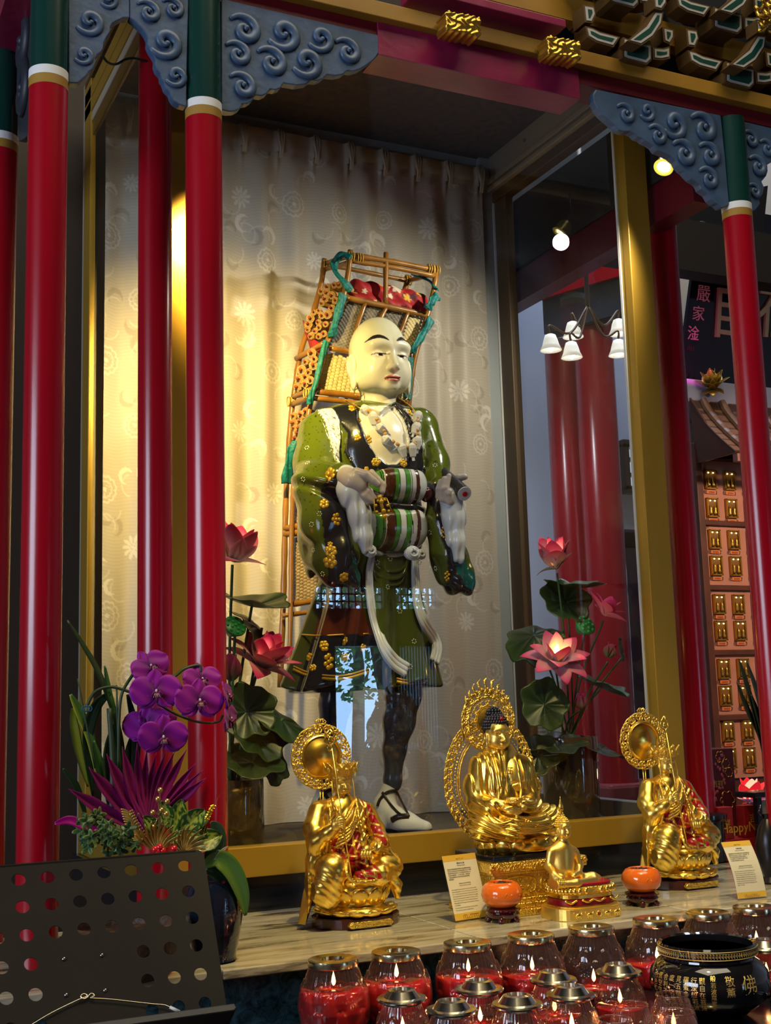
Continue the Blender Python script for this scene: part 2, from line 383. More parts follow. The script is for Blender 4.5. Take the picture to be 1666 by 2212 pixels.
# far right wall of the hall with a lattice window and a glazed door (seen through the case's right pane)
struct('wall_far', MB().box((-4.2, 8, 0), (10.2, 8.1, 6.25)), wallw)
p0 = W(1345, 960, 6.4); p1 = W(1400, 1062, 6.4)
t = MB(); x0, x1, z0, z1 = p0.x, p0.x + .40, p1.z, p0.z
for x in (x0, x1): t.box((x - .02, 6.36, z0), (x + .02, 6.42, z1))
for k in (1, 2): x = lerp(x0, x1, k / 3); t.box((x - .012, 6.37, z0), (x + .012, 6.41, z1))
for z in (z0, z1): t.box((x0 - .02, 6.36, z - .025), (x1 + .02, 6.42, z + .025))
for k in (1, 2): z = lerp(z0, z1, k / 3); t.box((x0, 6.37, z - .012), (x1, 6.41, z + .012))
w1 = struct('window_2', t, woodd)
sky_pane = mat('daylight_pane', (.5, .6, .7), .3, emit=.9, ec=(.55, .68, .8))
MB().box((x0, 6.425, z0), (x1, 6.435, z1)).build('pane', sky_pane, w1)
struct('wall_corridor', MB().box((2.8, 6.44, 0), (10.2, 6.5, 6.25)), wallw)
d0 = W(1352, 1150, 6.3); d1 = W(1450, 1190, 6.3)
t = MB(); t.box((d0.x, 6.3, 0), (d0.x + .07, 6.42, d0.z)); t.box((d0.x, 6.3, d0.z - .1), (d0.x + .75, 6.42, d0.z + .02)); t.box((d0.x + .58, 6.3, 0), (d0.x + .75, 6.42, d0.z))
for k in range(5): z = d0.z - .34 - .36 * k; t.box((d0.x + .07, 6.33, z - .02), (d0.x + .58, 6.39, z + .02))
t.box((d0.x + .105, 6.33, 0), (d0.x + .12, 6.39, d0.z)); t.box((d0.x + .07, 6.33, d0.z - .18), (d0.x + .58, 6.39, d0.z - .1))
d2 = struct('door_2', t, mat('dark_purple_door', (.05, .025, .035), .4))
MB().box((d0.x + .07, 6.40, .2), (d0.x + .58, 6.41, d0.z - .18)).build('pane', sky_pane, d2)

# ================================================================== altar table
altar = thing('altar_table', 'wide veined marble altar table under the gilt statues', 'altar', (1.9, 3.0, 0))
seams = [-.5, .857, 1.492, 2.13, 2.77, 3.41, 4.05]
TZ = EYE - .55
for i in range(len(seams) - 1):
    MB().box((seams[i] + .0012, 2.645, TZ - .021), (seams[i + 1] - .0012, 3.34, TZ), .003).build('marble_slab', marble, altar)
for i in range(len(seams) - 1): MB().box((seams[i] + .001, 2.70, .25), (seams[i + 1] - .001, 2.73, TZ - .021)).build('front_panel', dmarble, altar)
MB().box((-.5, 2.73, 0), (4.05, 3.34, TZ - .0215)).build('core', black, altar)

# ================================================================== red columns of the pavilion
def column(x, y, z0, ztop, zb, r, label, capped=True, base=False):
    c = thing('column', label, 'column', (x, y, z0), 'red lacquered columns')
    b = MB(); b.lathe([(r, z0), (r, zb if capped else ztop)], (x, y, 0), 40)
    b.build('shaft', red, c, 'auto')
    if capped:
        def ring(za, zc, rr, nm, m, jag=0):
            b = MB(); n = 40; rg = random.Random(3)
            b.lathe([(rr, za), (rr, zc)], (x, y, 0), n); b.build(nm, m, c, 'auto')
        ring(zb - .004, zb + .020, r * 1.012, 'gold_band', ochre); ring(zb + .020, zb + .042, r * 1.02, 'white_band', whitep); ring(zb + .042, ztop, r * .985, 'green_capital', green)
    if base: 
        b = MB(); b.lathe([(r * 1.5, z0 - .16), (r * 1.5, z0 - .03), (r * 1.7, z0 - .02), (r * 1.7, z0 - .008), (r * 1.25, z0), (r, z0)], (x, y, 0), 40); b.build('stone_base', black, c, 'auto')
    return c
R = .0465; zb = EYE + 1.502
colA = column(.5077, 2.88, TZ, EYE + 1.88, zb + .006, R, 'red column second from the left, behind the orchid arrangement')
colD = column(.900, 2.88, TZ, EYE + 1.84, zb, R, 'red column with green top directly left of the monk statue and its curtain')
colE = column(2.664, 2.88, TZ, EYE + 1.832, zb - .002, R, 'red column at the right, in front of the black calligraphy board')
colB = column(.455, 3.30, TZ, EYE + 1.9, EYE + 1.52, R, 'leftmost red column at the very edge')
colC = column(.868, 3.235, TZ, EYE + 2.0, 0, R, 'plain red column without a green top, left of the gold case post', False)
colI = column(2.803, 3.42, EYE - .388, EYE + 1.75, 0, .050, 'plain red column on a black stone base beside the gold case post', False, True)

# ================================================================== beam over the front
beam = thing('beam', 'red and yellow painted beam with carved gold blocks above the glass case', 'beam', (1.7, 2.9, EYE + 1.83))
MB().box((-.4, 2.865, EYE + 1.834), (1.398, 2.97, EYE + 1.8795), .002).build('red_end', darkred, beam)
MB().box((2.068, 2.865, EYE + 1.834), (3.6, 2.97, EYE + 1.8795), .002).build('red_end', darkred, beam)
MB().box((1.398, 2.86, EYE + 1.781), (2.068, 2.97, EYE + 1.8795), .002).build('plum_middle', purplered, beam)
MB().box((-.4, 2.835, EYE + 1.8795), (3.6, 3.0, EYE + 1.926), .002).build('yellow_rail', yellowp, beam)
def carved_block(u0, u1, vm):
    a = W(u0, vm, 2.80); w = (W(u1, vm, 2.80) - a).x; c = a + Vector((w / 2, 0, 0)); hz = .030
    def f(P):
        d = s_box(P, c, (w / 2, .03, hz), .006); q = (P - A3(c)) * 190; rel = np.sin(q[:, 0] + 1.7 * np.sin(q[:, 2] * .8)) * np.sin(q[:, 2] * 1.1 + 1.5 * np.sin(q[:, 0] * .7)); return d - .0035 * rel
    return sdf_mesh('carved_block', f, c - Vector((w / 2 + .02, .05, hz + .02)), c + Vector((w / 2 + .02, .05, hz + .02)), .0022, goldleaf, beam)
carved_block(953, 1028, 52); carved_block(1172, 1243, 104)
sb = thing('side_beam', 'dark red beam running back above the leftmost column', 'beam', (.46, 3.4, EYE + 1.83))
MB().box((.42, 2.98, EYE + 1.80), (.5, 4.2, EYE + 1.93)).build('red_face', purplered, sb)

# ================================================================== slate blue cloud brackets
def catmull2(pts, closed=True): return pts
def cloud_bracket(name_label, outline, spirals, y, th=.028, xplane=None, bm=None):
    bm = bm or bluep
    wf = (lambda u, v: W(u, v, y)) if xplane is None else (lambda u, v: WX(u, v, xplane))
    cen = wf(*outline[0]); t = thing('cloud_bracket', name_label, 'bracket', cen)
    n = Vector((0, 1, 0)) if xplane is None else Vector((1, 0, 0))
    b = MB(); b.prism([wf(*p) for p in outline], n * th, .0025); b.build('panel', bm, t, False)
    for (u, v, rr, sg) in spirals:
        c = wf(u, v); R0 = (wf(u + rr, v) - c).length * 1.05; ex = (wf(u + 10, v) - c); ex = Vector((ex.x, ex.y, 0)).normalized(); ez = Vector((0, 0, 1)); s = MB(); pts = []; rs = []
        for k in range(46):
            q = k / 45; a = sg * (2.6 - 2.5 * PI * q); rad = R0 * (1.12 - .98 * q ** .85); pts.append(c + ex * (math.cos(a) * rad) + ez * (math.sin(a) * rad) - n * (.001 + .004 * q)); rs.append(R0 * (.15 + .22 * math.sin(PI * min(1, q * 1.05)) ** .7 * (1 - .35 * q)))
        s.tube(pts, rs, 8, True, .6); s.ball(pts[-1], (R0 * .2,) * 3); s.build('scroll', bm, t, True)
    return t
YB = 2.862
cloud_bracket('long blue cloud-carved bracket right of the left green capital', [(479, -6), (500, 2), (819, 76), (824, 86), (823, 100), (819, 113), (811, 125), (802, 133), (790, 142), (776, 150), (762, 154), (751, 152), (741, 160), (726, 163), (706, 161), (697, 170), (686, 174), (672, 173), (662, 181), (640, 184), (613, 179), (606, 190), (595, 194), (584, 192), (577, 202), (566, 207), (552, 205), (545, 217), (536, 223), (524, 224), (519, 234), (508, 240), (495, 241), (479, 237)],
  [(529, 66, 30, 1), (613, 73, 31, -1), (693, 83, 25, -1), (751, 113, 25, 1), (514, 118, 25, 1), (587, 136, 29, 1), (663, 134, 29, -1), (524, 187, 26, 1)], YB)
cloud_bracket('blue cloud bracket whose tip hangs left of the left green capital', [(281, -8), (408, -8), (405, 100), (402.6, 230), (388, 226), (377, 219), (371, 210), (368, 200), (358, 190), (354, 177), (349, 170), (348, 160), (339, 150), (335, 138), (336, 128), (333, 120), (325, 108), (319, 95), (320, 84), (317, 75), (309, 63), (300, 54), (289, 44), (281, 38)],
  [(321, 27, 23, 1), (374, 20, 21, 1), (358, 92, 31, -1), (380, 164, 21, -1)], YB)
cloud_bracket('blue cloud bracket right of the second green capital from the left', [(148, -8), (280, -8), (280, 38), (267, 38), (254, 44), (243, 50), (238, 58), (237, 70), (230, 80), (224, 93), (223, 105), (218, 113), (210, 119), (205, 128), (206, 138), (200, 149), (192, 155), (186, 164), (178, 171), (168, 179), (149, 179)],
  [(194, 47, 27, -1), (236, 0, 17, -1), (181, 119, 19, -1)], YB)
cloud_bracket('wide blue cloud bracket left of the right green capital, over the spotlight', [(1288, 193), (1558, 249), (1567, 340), (1576, 441), (1566, 447), (1559, 449), (1551, 441), (1545, 438), (1536, 430), (1530, 419), (1515, 408), (1512, 399), (1506, 393), (1494, 386), (1485, 376), (1480, 370), (1475, 367), (1466, 357), (1461, 347), (1450, 338), (1436, 331), (1420, 325), (1413, 315), (1404, 309), (1393, 304), (1388, 299), (1378, 296), (1370, 288), (1362, 284), (1350, 284), (1337, 281), (1328, 270), (1314, 258), (1300, 246), (1290, 232), (1284, 218), (1282, 204)],
  [(1352, 247, 17, 1), (1398, 241, 15, -1), (1457, 268, 23, -1), (1421, 293, 17, 1), (1520, 278, 24, 1), (1478, 333, 22, 1), (1533, 336, 20, 1), (1531, 387, 18, 1)], YB)
cloud_bracket('blue cloud bracket right of the right green capital at the frame edge', [(1606, 262), (1666, 276), (1720, 288), (1720, 330), (1700, 345), (1680, 343), (1666, 351), (1654, 358), (1660, 368), (1656, 380), (1646, 392), (1652, 405), (1648, 420), (1640, 430), (1643, 440), (1634, 452), (1625, 459), (1617, 458)],
  [(1622, 302, 14, 1), (1657, 322, 14, 1), (1637, 361, 17, 1), (1630, 414, 12, 1)], YB)
cloud_bracket('shadowed blue bracket between the two leftmost columns', [(64, -10), (66, 180), (62, 290), (52, 300), (40, 306), (38, 240), (34, 180), (36, 120), (38, 60), (40, 0)], [(52, 100, 9, 1), (52, 200, 9, 1)], 0, .02, .49, mat('shaded_slate_paint', (.018, .022, .032), .5))  # slate paint darkened to put the bracket's shade into its colour
# ================================================================== the glass display case
case = thing('display_case', 'gold-framed glass display case around the monk statue', 'display case', (1.77, 3.75, TZ))
XL, XR, YF, YK = .88, 2.66, 3.31, 4.25
e = EYE
def cb(name, lo, hi, m, bev=.003): return MB().box((lo[0], lo[1], lo[2] + e), (hi[0], hi[1], hi[2] + e), bev).build(name, m, case)
cb('plinth', (XL - .02, YF + .02, -.549), (XR - .02, YK, -.455), black)
cb('bottom_rail', (XL, YF, -.455), (XR, YF + .06, -.3735), goldframe)
cb('bottom_rail', (XL, YF + .06, -.455), (XL + .05, YK, -.3735), goldframe)
cb('bottom_rail', (XR - .095, YF + .06, -.455), (XR - .045, YK, -.345), mat('grey_rail', (.16, .15, .13), .5))
cb('floor_board', (XL + .05, YF + .06, -.44), (XR - .095, YK, -.40), mat('dark_floor_cloth', (.075, .06, .048), .8, vary=.3))
cb('front_post', (XL, YF, -.3735), (XL + .10, YF + .06, 2.25), goldframe)
cb('front_post', (XR - .095, YF, -.3735), (XR, YF + .06, 2.25), goldframe)
cb('post_bead', (XR - .099, YF + .052, -.37), (XR - .095, YF + .062, 2.1), whitep, 0)
cb('back_post', (XL, YK - .10, -.3735), (XL + .02, YK, 2.25), goldframe)
cb('back_post', (2.50, 4.19, -.40), (2.56, 4.25, 2.25), palegrey, .008)
cb('back_post', (2.561, 4.10, -.345), (2.60, 4.19, 2.09), mat('brown_frame', (.13, .085, .045), .45), .004)
cb('back_post', (2.553, 4.185, -.345), (2.561, 4.20, 2.1), whitep, 0)
cb('top_rail', (XL - .0, YF, 2.12), (XL + .03, YK, 2.168), goldframe); cb('top_rail', (XL - .0, YF, 2.172), (XL + .03, YK, 2.223), goldframe)
cb('top_rail', (XL + .004, YF + .06, 2.085), (XL + .02, YK - .1, 2.12), creamt); cb('top_rail', (XL + .008, YF + .06, 2.03), (XL + .02, YK - .1, 2.085), mat('brown_gold_strip', (.16, .09, .015), .5))
cb('top_rail', (XL, YF, 2.12), (XR, YF + .06, 2.25), goldframe)
cb('cornice', (2.545, YF + .06, 2.15), (2.60, YK - .06, 2.25), creamt); cb('cornice', (2.535, YF + .06, 2.128), (2.60, YK - .06, 2.152), creamt); cb('cornice', (2.549, YF + .06, 2.108), (2.60, YK - .06, 2.13), creamt); cb('cornice', (2.531, YF + .06, 2.093), (2.60, YK - .06, 2.112), creamt)
cb('cornice', (2.552, YF + .06, 2.05), (2.60, YK - .06, 2.093), mat('brown_strip', (.12, .075, .03), .5))
cb('ceiling_board', (XL, YF, 2.25), (XR, YK, 2.27), browncl, 0)
cb('back_board', (XL, YK, -.55), (XR - .1, YK + .02, 2.27), mat('back_board', (.3, .27, .22), .8), 0)
cb('curtain_rail', (XL + .02, 4.215, 2.19), (2.5, 4.25, 2.25), palegrey)
cb('front_pane', (XL + .10, YF + .035, -.3735), (XR - .095, YF + .041, 2.12), glass, 0)
cb('side_pane', (XL + .010, YF + .06, -.3735), (XL + .014, YK - .1, 2.09), sglass, 0)
cb('side_pane', (2.575, YF + .06, -.345), (2.579, 4.10, 2.06), sglass, 0)
cb('screw_cover', (2.538, 3.90, 2.195), (2.546, 3.912, 2.207), mat('brass', (.4, .3, .12), .4, metal=.8), .002)

# ================================================================== curtain
def make_curtain():
    x0, x1, zt, zb_ = .935, 2.492, 2.178 + e, -.398 + e; NX, NZ = 420, 680
    U, V = np.meshgrid(np.linspace(0, 1, NX), np.linspace(0, 1, NZ), indexing='ij')
    X = x0 + (x1 - x0) * U; Z = zt + (zb_ - zt) * V
    pitch = .1455; ph = (X - 1.448) / pitch; fr = ph - np.round(ph)      # pleat position, 0 at a pleat
    dz = zt - Z; hdr = np.exp(-(dz / .16) ** 2)
    Y = 4.165 + .014 * np.cos(2 * PI * ph) * (1 - hdr * .75) * (.75 + .25 * np.sin(ph * 2.3 + 1)) + .004 * np.sin(X * 61 + 2 * np.sin(Z * 1.3)) * (1 - hdr)
    pin = np.exp(-(fr / .055) ** 2); Y -= .022 * pin * np.exp(-(dz / .1) ** 2)
    Y += .010 * np.sin(X * 23 + Z * 2.1) * np.clip((zt - Z) / 2.6, 0, 1); Y = np.minimum(Y, 4.21)
    Z = Z + .012 * np.sin(ph * PI) ** 2 * (V < .02) * 0
    # woven pattern (in the flattened cloth)
    S = X * 1.18; T = Z
    base = np.array((.50, .44, .35)); C = np.ones((NX, NZ, 3)) * base
    wv = .5 + .5 * np.sin(T * 520 + 2.5 * np.sin(S * 45)); C *= (1 + .10 * (wv - .5))[..., None]
    lightc = np.array((.74, .69, .60)); darkc = np.array((.33, .285, .22))
    rg = random.Random(11); M = np.zeros((NX, NZ)); D = np.zeros((NX, NZ))
    def stamp(f, cx, cz, ext):
        i = np.abs(S - cx) < ext; j = np.abs(T - cz) < ext; ii = np.where(i.any(1))[0]; jj = np.where(j.any(0))[0]
        if len(ii) == 0 or len(jj) == 0: return
        sl = (slice(ii[0], ii[-1] + 1), slice(jj[0], jj[-1] + 1)); f(sl, S[sl] - cx, T[sl] - cz)
    def rosette(sl, dx, dy, R, rot):
        r = np.hypot(dx, dy); a = np.arctan2(dy, dx) + rot; k = 12; s = np.abs(np.sin(a * k / 2)); edge = R * (.86 + .14 * s ** .7)
        ring = np.exp(-((r - edge) / .0032) ** 2) + np.exp(-((r - R * .62 * (.9 + .1 * s)) / .003) ** 2) * .8 + (r < R * .16) * .9
        spoke = (np.abs(np.sin(a * k / 2)) < .12) * (r < edge) * (r > R * .2) * .8; M[sl] = np.maximum(M[sl], np.clip(ring + spoke, 0, 1)); D[sl] = np.maximum(D[sl], (r < edge) * .35)
    def daisy(sl, dx, dy, R, rot):
        r = np.hypot(dx, dy); a = np.arctan2(dy, dx) + rot; pet = np.abs(np.cos(a * 5)); M[sl] = np.maximum(M[sl], ((r < R * (.35 + .65 * pet)) & (pet > .35)) * .9)
    def cres(sl, dx, dy, R, rot):
        c, s = math.cos(rot), math.sin(rot); x = dx * c + dy * s; y = -dx * s + dy * c
        m = (np.hypot(x, y) < R) & (np.hypot(x - R * .38, y + R * .12) > R * .80); q = m * 1.0; (M if rot % 2 < 1 else D)[sl] = np.maximum((M if rot % 2 < 1 else D)[sl], q)
        tl = np.exp(-((np.hypot(x - R * 1.1, y + R * .9) - R * 1.35) / .0026) ** 2) * (x < R * 1.2) * (y < R * .3); M[sl] = np.maximum(M[sl], tl * .7)
    for gi in range(9):
        for gj in range(12):
            cx = 1.0 + gi * .235 + (.117 if gj % 2 else 0) + rg.uniform(-.02, .02); cz = e - .35 + gj * .225 + rg.uniform(-.02, .02); rr = rg.random()
            R_ = rg.uniform(.036, .05); rot = rg.uniform(0, 6)
            stamp(lambda sl, dx, dy: (rosette if rr < .72 else daisy)(sl, dx, dy, R_, rot), cx, cz, .07)
            for q in range(2):
                aa = rg.uniform(0, 6.28); r2 = rg.uniform(.026, .036); rt = rg.uniform(0, 6.28)
                stamp(lambda sl, dx, dy: cres(sl, dx, dy, r2, rt), cx + .10 * math.cos(aa), cz + .10 * math.sin(aa), .09)
    C = C * (1 - D[..., None] * .6) + darkc * D[..., None] * .6; C = C * (1 - M[..., None] * .8) + lightc * M[..., None] * .8
    V3 = np.stack([X, Y, Z], -1).reshape(-1, 3)
    q = np.arange(NX * NZ).reshape(NX, NZ); F = np.stack([q[:-1, :-1], q[1:, :-1], q[1:, 1:], q[:-1, 1:]], -1).reshape(-1, 4)
    me = bpy.data.meshes.new('curtain'); me.from_pydata(V3.tolist(), [], F.tolist()); set_col(me, C.reshape(-1, 3))
    cm = mat('beige_satin', rough=.5, spec=.35, attr='Col', sheen=.2)
    o = link_mesh('curtain', me, cm, None, True); tag(o, 'beige satin curtain with woven flower pattern hanging behind the monk statue', 'curtain')
    b = MB()
    for k in range(-4, 8):
        x = 1.448 + k * pitch
        if x0 < x < x1 - .02:
            for d in (-.009, 0, .009): b.tube([(x + d * .4, 4.128, zt - .002), (x + d * 1.4, 4.120, zt - .03), (x + d * .35, 4.116, zt - .085), (x + d * .6, 4.128, zt - .12)], [.006, .008, .006, .003], 6)
    b.build('pinch_pleats', mat('pleat_satin', (.48, .42, .34), .5), o, True)
    b = MB(); b.grid(lambda u, v: (lerp(x0, x1, u), 4.165 + .014 * .25 * math.cos(2 * PI * (lerp(x0, x1, u) - 1.448) / pitch) - .022 * math.exp(-(((((lerp(x0, x1, u) - 1.448) / pitch + .5) % 1) - .5) / .055) ** 2) - .004, zt + .002 - v * .088), 260, 4)
    b.build('header_band', mat('header_satin', (.54, .48, .40), .55, vary=.1, vscale=30), o, True)
make_curtain()
# ================================================================== the monk statue
PXM = 1 / 655.
skin = mat('ivory_skin_paint', rough=.33, spec=.5, attr='Col', coat=.25, coat_r=.2)
glaze = mat('glazed_robe_paint', rough=.16, spec=.6, attr='Col', coat=.5, coat_r=.06, bump=.04, bscale=90)
goldp = mat('gold_paint', (.62, .36, .03), .35, metal=.45)
whitecl = mat('white_sash_paint', (.62, .66, .74), .3, coat=.3)
MK = thing('monk_statue', 'standing painted monk statue in green robe and striped apron inside the case', 'statue', (1.75, 3.65, EYE - .40))
def poly_sd(x, z, poly):
    """signed distance to a 2-D outline, negative inside"""
    d = np.full(len(x), 1e9, np.float32); ins = np.zeros(len(x), bool); n = len(poly)
    for i in range(n):
        (ax, az), (bx, bz) = poly[i], poly[(i + 1) % n]; ex, ez = bx - ax, bz - az; wx, wz = x - ax, z - az
        t = np.clip((wx * ex + wz * ez) / (ex * ex + ez * ez + 1e-12), 0, 1); d = np.minimum(d, (wx - ex * t) ** 2 + (wz - ez * t) ** 2)
        c = (az > z) != (bz > z); ins ^= c & (x < (bx - ax) * (z - az) / (bz - az + 1e-12) + ax)
    d = np.sqrt(d); return np.where(ins, -d, d)
def xz(pts, y): return [(lambda p: (p.x, p.z))(W(u, v, y)) for u, v in pts]
def pr(u, v, y, r=None): return (W(u, v, y), r * PXM) if r is not None else W(u, v, y)
def ch(P, pts, k=.02): return s_chain(P, [pr(*p[:3]) for p in pts], [p[3] * PXM for p in pts], k)

# ---- head, neck and chest: one skin surface
HH = .290; HC = Vector((1.755, 3.655, EYE + 1.016))
def unit_head(q, neck=True):
    e = lambda c, r: s_ell(q, c, r)
    d = e((0, .06, .60), (.318, .40, .40)); d = smin(d, e((0, -.03, .40), (.295, .325, .335)), .12)
    d = smin(d, e((0, -.165, .165), (.20, .155, .105)), .12)
    sx = np.stack([np.abs(q[:, 0]), q[:, 1], q[:, 2]], 1); f = lambda c, r: s_ell(sx, c, r)
    d = smin(d, f((.165, -.15, .27), (.135, .15, .15)), .10); d = smin(d, f((.20, -.02, .21), (.10, .16, .12)), .1)
    d = smin(d, f((.12, -.285, .575), (.13, .05, .05)), .14)                       # brow
    d = smax(d, -f((.137, -.405, .475), (.085, .085, .055)), .07)                  # eye sockets
    d = smin(d, f((.137, -.262, .462), (.082, .066, .058)), .02)                   # lids
    d = np.maximum(d, -f((.137, -.335, .449), (.074, .03, .0105)))                # lid slit
    d = smin(d, s_cap(q, (0, -.325, .50), (0, -.415, .305), .022, .045), .05)      # nose
    d = smin(d, f((.042, -.375, .285), (.034, .04, .028)), .03); d = smax(d, -f((.026, -.40, .258), (.014, .02, .012)), .012)
    d = smax(d, -e((0, -.385, .222), (.018, .03, .03)), .03)
    d = smin(d, f((.032, -.352, .187), (.062, .040, .020)), .014); d = smin(d, e((0, -.345, .150), (.068, .042, .024)), .014)
    d = smax(d, -e((0, -.395, .1695), (.085, .03, .004)), .008)
    d = smin(d, e((0, -.285, .095), (.085, .05, .05)), .07)
    # ears with long lobes
    ear = f((.352, .01, .37), (.052, .095, .150)); ear = smax(ear, -f((.415, -.02, .385), (.045, .055, .098)), .02); ear = smin(ear, f((.345, -.015, .20), (.038, .052, .115)), .03); ear = smin(ear, f((.352, -.055, .345), (.024, .022, .05)), .02)
    d = smin(d, ear, .025)
    d = smin(d, s_cap(q, (0, .07, .15), (0, .09, -.30), .20, .235), .07)
    if neck: d = smin(d, e((0, .12, -.50), (.42, .42, .34)), .12)
    return d
def head_d(P): return unit_head((P - A3(HC)) / HH) * HH
def head_c(V):
    q = (V - A3(HC)) / HH; x = np.abs(q[:, 0]); y, z = q[:, 1], q[:, 2]
    C = np.tile(A3((.72, .68, .50)), (len(V), 1))
    sc_ = smooth01((z - .50) / .2)[:, None] * .5; C = C * (1 - sc_) + A3((.70, .72, .52)) * sc_          # shaved scalp
    fr = y < -.12
    arch = .585 + .075 * np.sin(np.clip((x - .035) / .235, 0, 1) * PI * .80 + .25); th = .027 * np.abs(np.sin(np.clip((x - .04) / .235, 0, 1) * PI)) ** .6
    C[fr & (x > .042) & (x < .275) & (np.abs(z - arch) < th)] = (.018, .014, .01)
    eye = fr & (np.abs(x - .137) < .084) & (np.abs(z - .447 + (x - .137) * .03) < .016 * np.sqrt(np.clip(1 - ((x - .137) / .084) ** 2, 0, 1)))
    C[eye] = (.75, .74, .70); C[eye & (np.abs(x - .132) < .027)] = (.03, .015, .01)
    C[fr & (np.abs(x - .137) < .096) & (np.abs(z - .465 + ((x - .137) / .096) ** 2 * .017) < .005)] = (.10, .06, .04)
    lip = fr & (((x / .098) ** 2 + ((z - .170) / .038) ** 2) < 1) & (y < -.28); C[lip] = (.50, .16, .13)
    C[fr & (x < .10) & (np.abs(z - .1695 - .1 * x * x) < .0045) & (y < -.27)] = (.16, .04, .035)
    return C
sdf_mesh('head', head_d, HC - Vector((.2, .2, .26)), HC + Vector((.2, .2, .32)), .0026, skin, MK, head_c)

# ---- robe: torso, sleeves and skirt as one surface, painted panels in frontal outline
YT = 3.55
chest = xz([(792, 868), (786, 900), (797, 950), (815, 985), (838, 1003), (858, 1003), (880, 985), (889, 950), (882, 900), (868, 868), (845, 876), (830, 890), (812, 876)], YT)
chest_in = xz([(800, 870), (796, 905), (806, 950), (822, 982), (842, 997), (852, 997), (868, 982), (874, 950), (868, 905), (860, 870)], YT)
lapel = xz([(735, 862), (765, 930), (758, 970), (778, 1015), (800, 1016), (850, 1013), (925, 1018), (920, 960), (912, 900), (880, 850), (860, 868), (800, 868), (770, 850)], YT)
strapL = xz([(712, 866), (728, 860), (744, 868), (752, 900), (753, 940), (745, 985), (737, 1008), (730, 985), (728, 945), (722, 900)], YT)
strapR = xz([(883, 876), (900, 874), (915, 895), (922, 930), (920, 975), (913, 960), (908, 930), (898, 898)], YT)
cuffL = xz([(694, 1040), (730, 1018), (760, 1012), (745, 1060), (742, 1120), (752, 1170), (760, 1210), (772, 1250), (785, 1272), (740, 1275), (705, 1262), (694, 1180), (684, 1110)], 3.52)
tealL = xz([(755, 1195), (768, 1200), (778, 1222), (790, 1240), (792, 1276), (780, 1272), (766, 1250)], 3.50)
cuffR = xz([(934, 1040), (960, 1050), (962, 1090), (970, 1140), (978, 1190), (985, 1230), (1000, 1262), (1030, 1275), (1000, 1284), (960, 1275), (950, 1200), (936, 1130)], 3.50)
tealR = xz([(972, 1196), (1002, 1205), (1010, 1230), (1028, 1248), (1034, 1268), (1020, 1280), (995, 1262), (980, 1238)], 3.48)
skirtred = xz([(664, 1240), (762, 1262), (800, 1372), (655, 1372)], 3.55)
hemblack = xz([(648, 1372), (806, 1372), (840, 1500), (600, 1500), (628, 1440)], 3.55)
midpanel = xz([(780, 1200), (950, 1200), (958, 1495), (846, 1495), (812, 1400)], 3.52)
def robe_d(P):
    x, y, z = P[:, 0], P[:, 1], P[:, 2]
    d = ch(P, [(718, 925, 3.71, 46), (905, 918, 3.68, 40)])
    d = smin(d, s_ell(P, W(812, 985, 3.68), (.175, .135, .19)), .05)
    d = smin(d, s_ell(P, W(812, 1130, 3.68), (.165, .150, .21)), .06)
    # skirt: flaring elliptical cone with folds
    zt, zb_ = W(800, 1180, 3.66).z, W(800, 1484, 3.66).z; t = np.clip((zt - z) / (zt - zb_), 0, 1.15); cx = 1.715 - .045 * t; rx = .150 + .105 * t ** 1.4; ry = .135 + .055 * t
    a = np.arctan2((y - 3.68) / ry, (x - cx) / rx); fold = (.008 + .010 * np.clip(t, 0, 1)) * np.sin(a * 11 + 1.2 * np.sin(a * 3)) * np.clip(t * 2, 0, 1)
    sk = (np.hypot((x - cx) / rx, (y - 3.68) / ry) - 1) * np.minimum(rx, ry) - fold
    hem = zb_ + .012 * np.sin(a * 5) + .02 * (x - 1.67); sk = smax(sk, hem - z, .012); sk = smax(sk, z - zt - .03, .03)
    d = smin(d, sk, .04)
    # statue's right arm and hanging sleeve
    s = ch(P, [(690, 935, 3.70, 46), (683, 1000, 3.66, 46), (690, 1050, 3.60, 52)], .03); s = smin(s, ch(P, [(690, 1046, 3.59, 46), (735, 1034, 3.50, 34)]), .03)
    s = smin(s, ch(P, [(694, 1060, 3.58, 55), (702, 1130, 3.56, 50), (722, 1200, 3.54, 46), (738, 1240, 3.53, 36), (764, 1250, 3.52, 26)], .03), .03)
    s = smin(s, s_ell(P, W(668, 1150, 3.62), (.030, .05, .15)), .03)
    s += .006 * np.sin((x * .8 + y * .5) * 95 + np.sin(z * 17) * 1.5) * smooth01((EYE + .62 - z) / .12)
    d = smin(d, s, .022)
    # statue's left arm and sleeve
    s = ch(P, [(912, 930, 3.67, 38), (935, 1000, 3.62, 34), (948, 1050, 3.55, 30)], .03)
    s = smin(s, ch(P, [(950, 1060, 3.54, 27), (955, 1130, 3.52, 34), (968, 1200, 3.51, 38), (985, 1246, 3.50, 34), (1014, 1260, 3.48, 23)], .03), .03)
    s += .005 * np.sin(x * 120 + np.sin(z * 21)) * smooth01((EYE + .62 - z) / .12)
    d = smin(d, s, .018)
    # folds around the bent elbow, raised lapels and straps
    d -= .010 * np.exp(-((z - (EYE + .70) + (x - 1.46) * .5) / .016) ** 2) * np.exp(-((x - 1.46) / .08) ** 2)
    d += .012 * np.exp(-((z - (EYE + .672) + (x - 1.46) * .55) / .014) ** 2) * np.exp(-((x - 1.47) / .07) ** 2)
    fr = y < 3.68
    def raised(poly, h, w): return np.where(fr, h * smooth01(.5 - poly_sd(x, z, poly) / w), 0)
    d -= raised(lapel, .006, .008); d += raised(chest, .020, .012)
    d -= raised(strapL, .010, .006) + raised(strapR, .010, .006)
    d += raised(tealL, .016, .03) + raised(tealR, .014, .034)
    return d
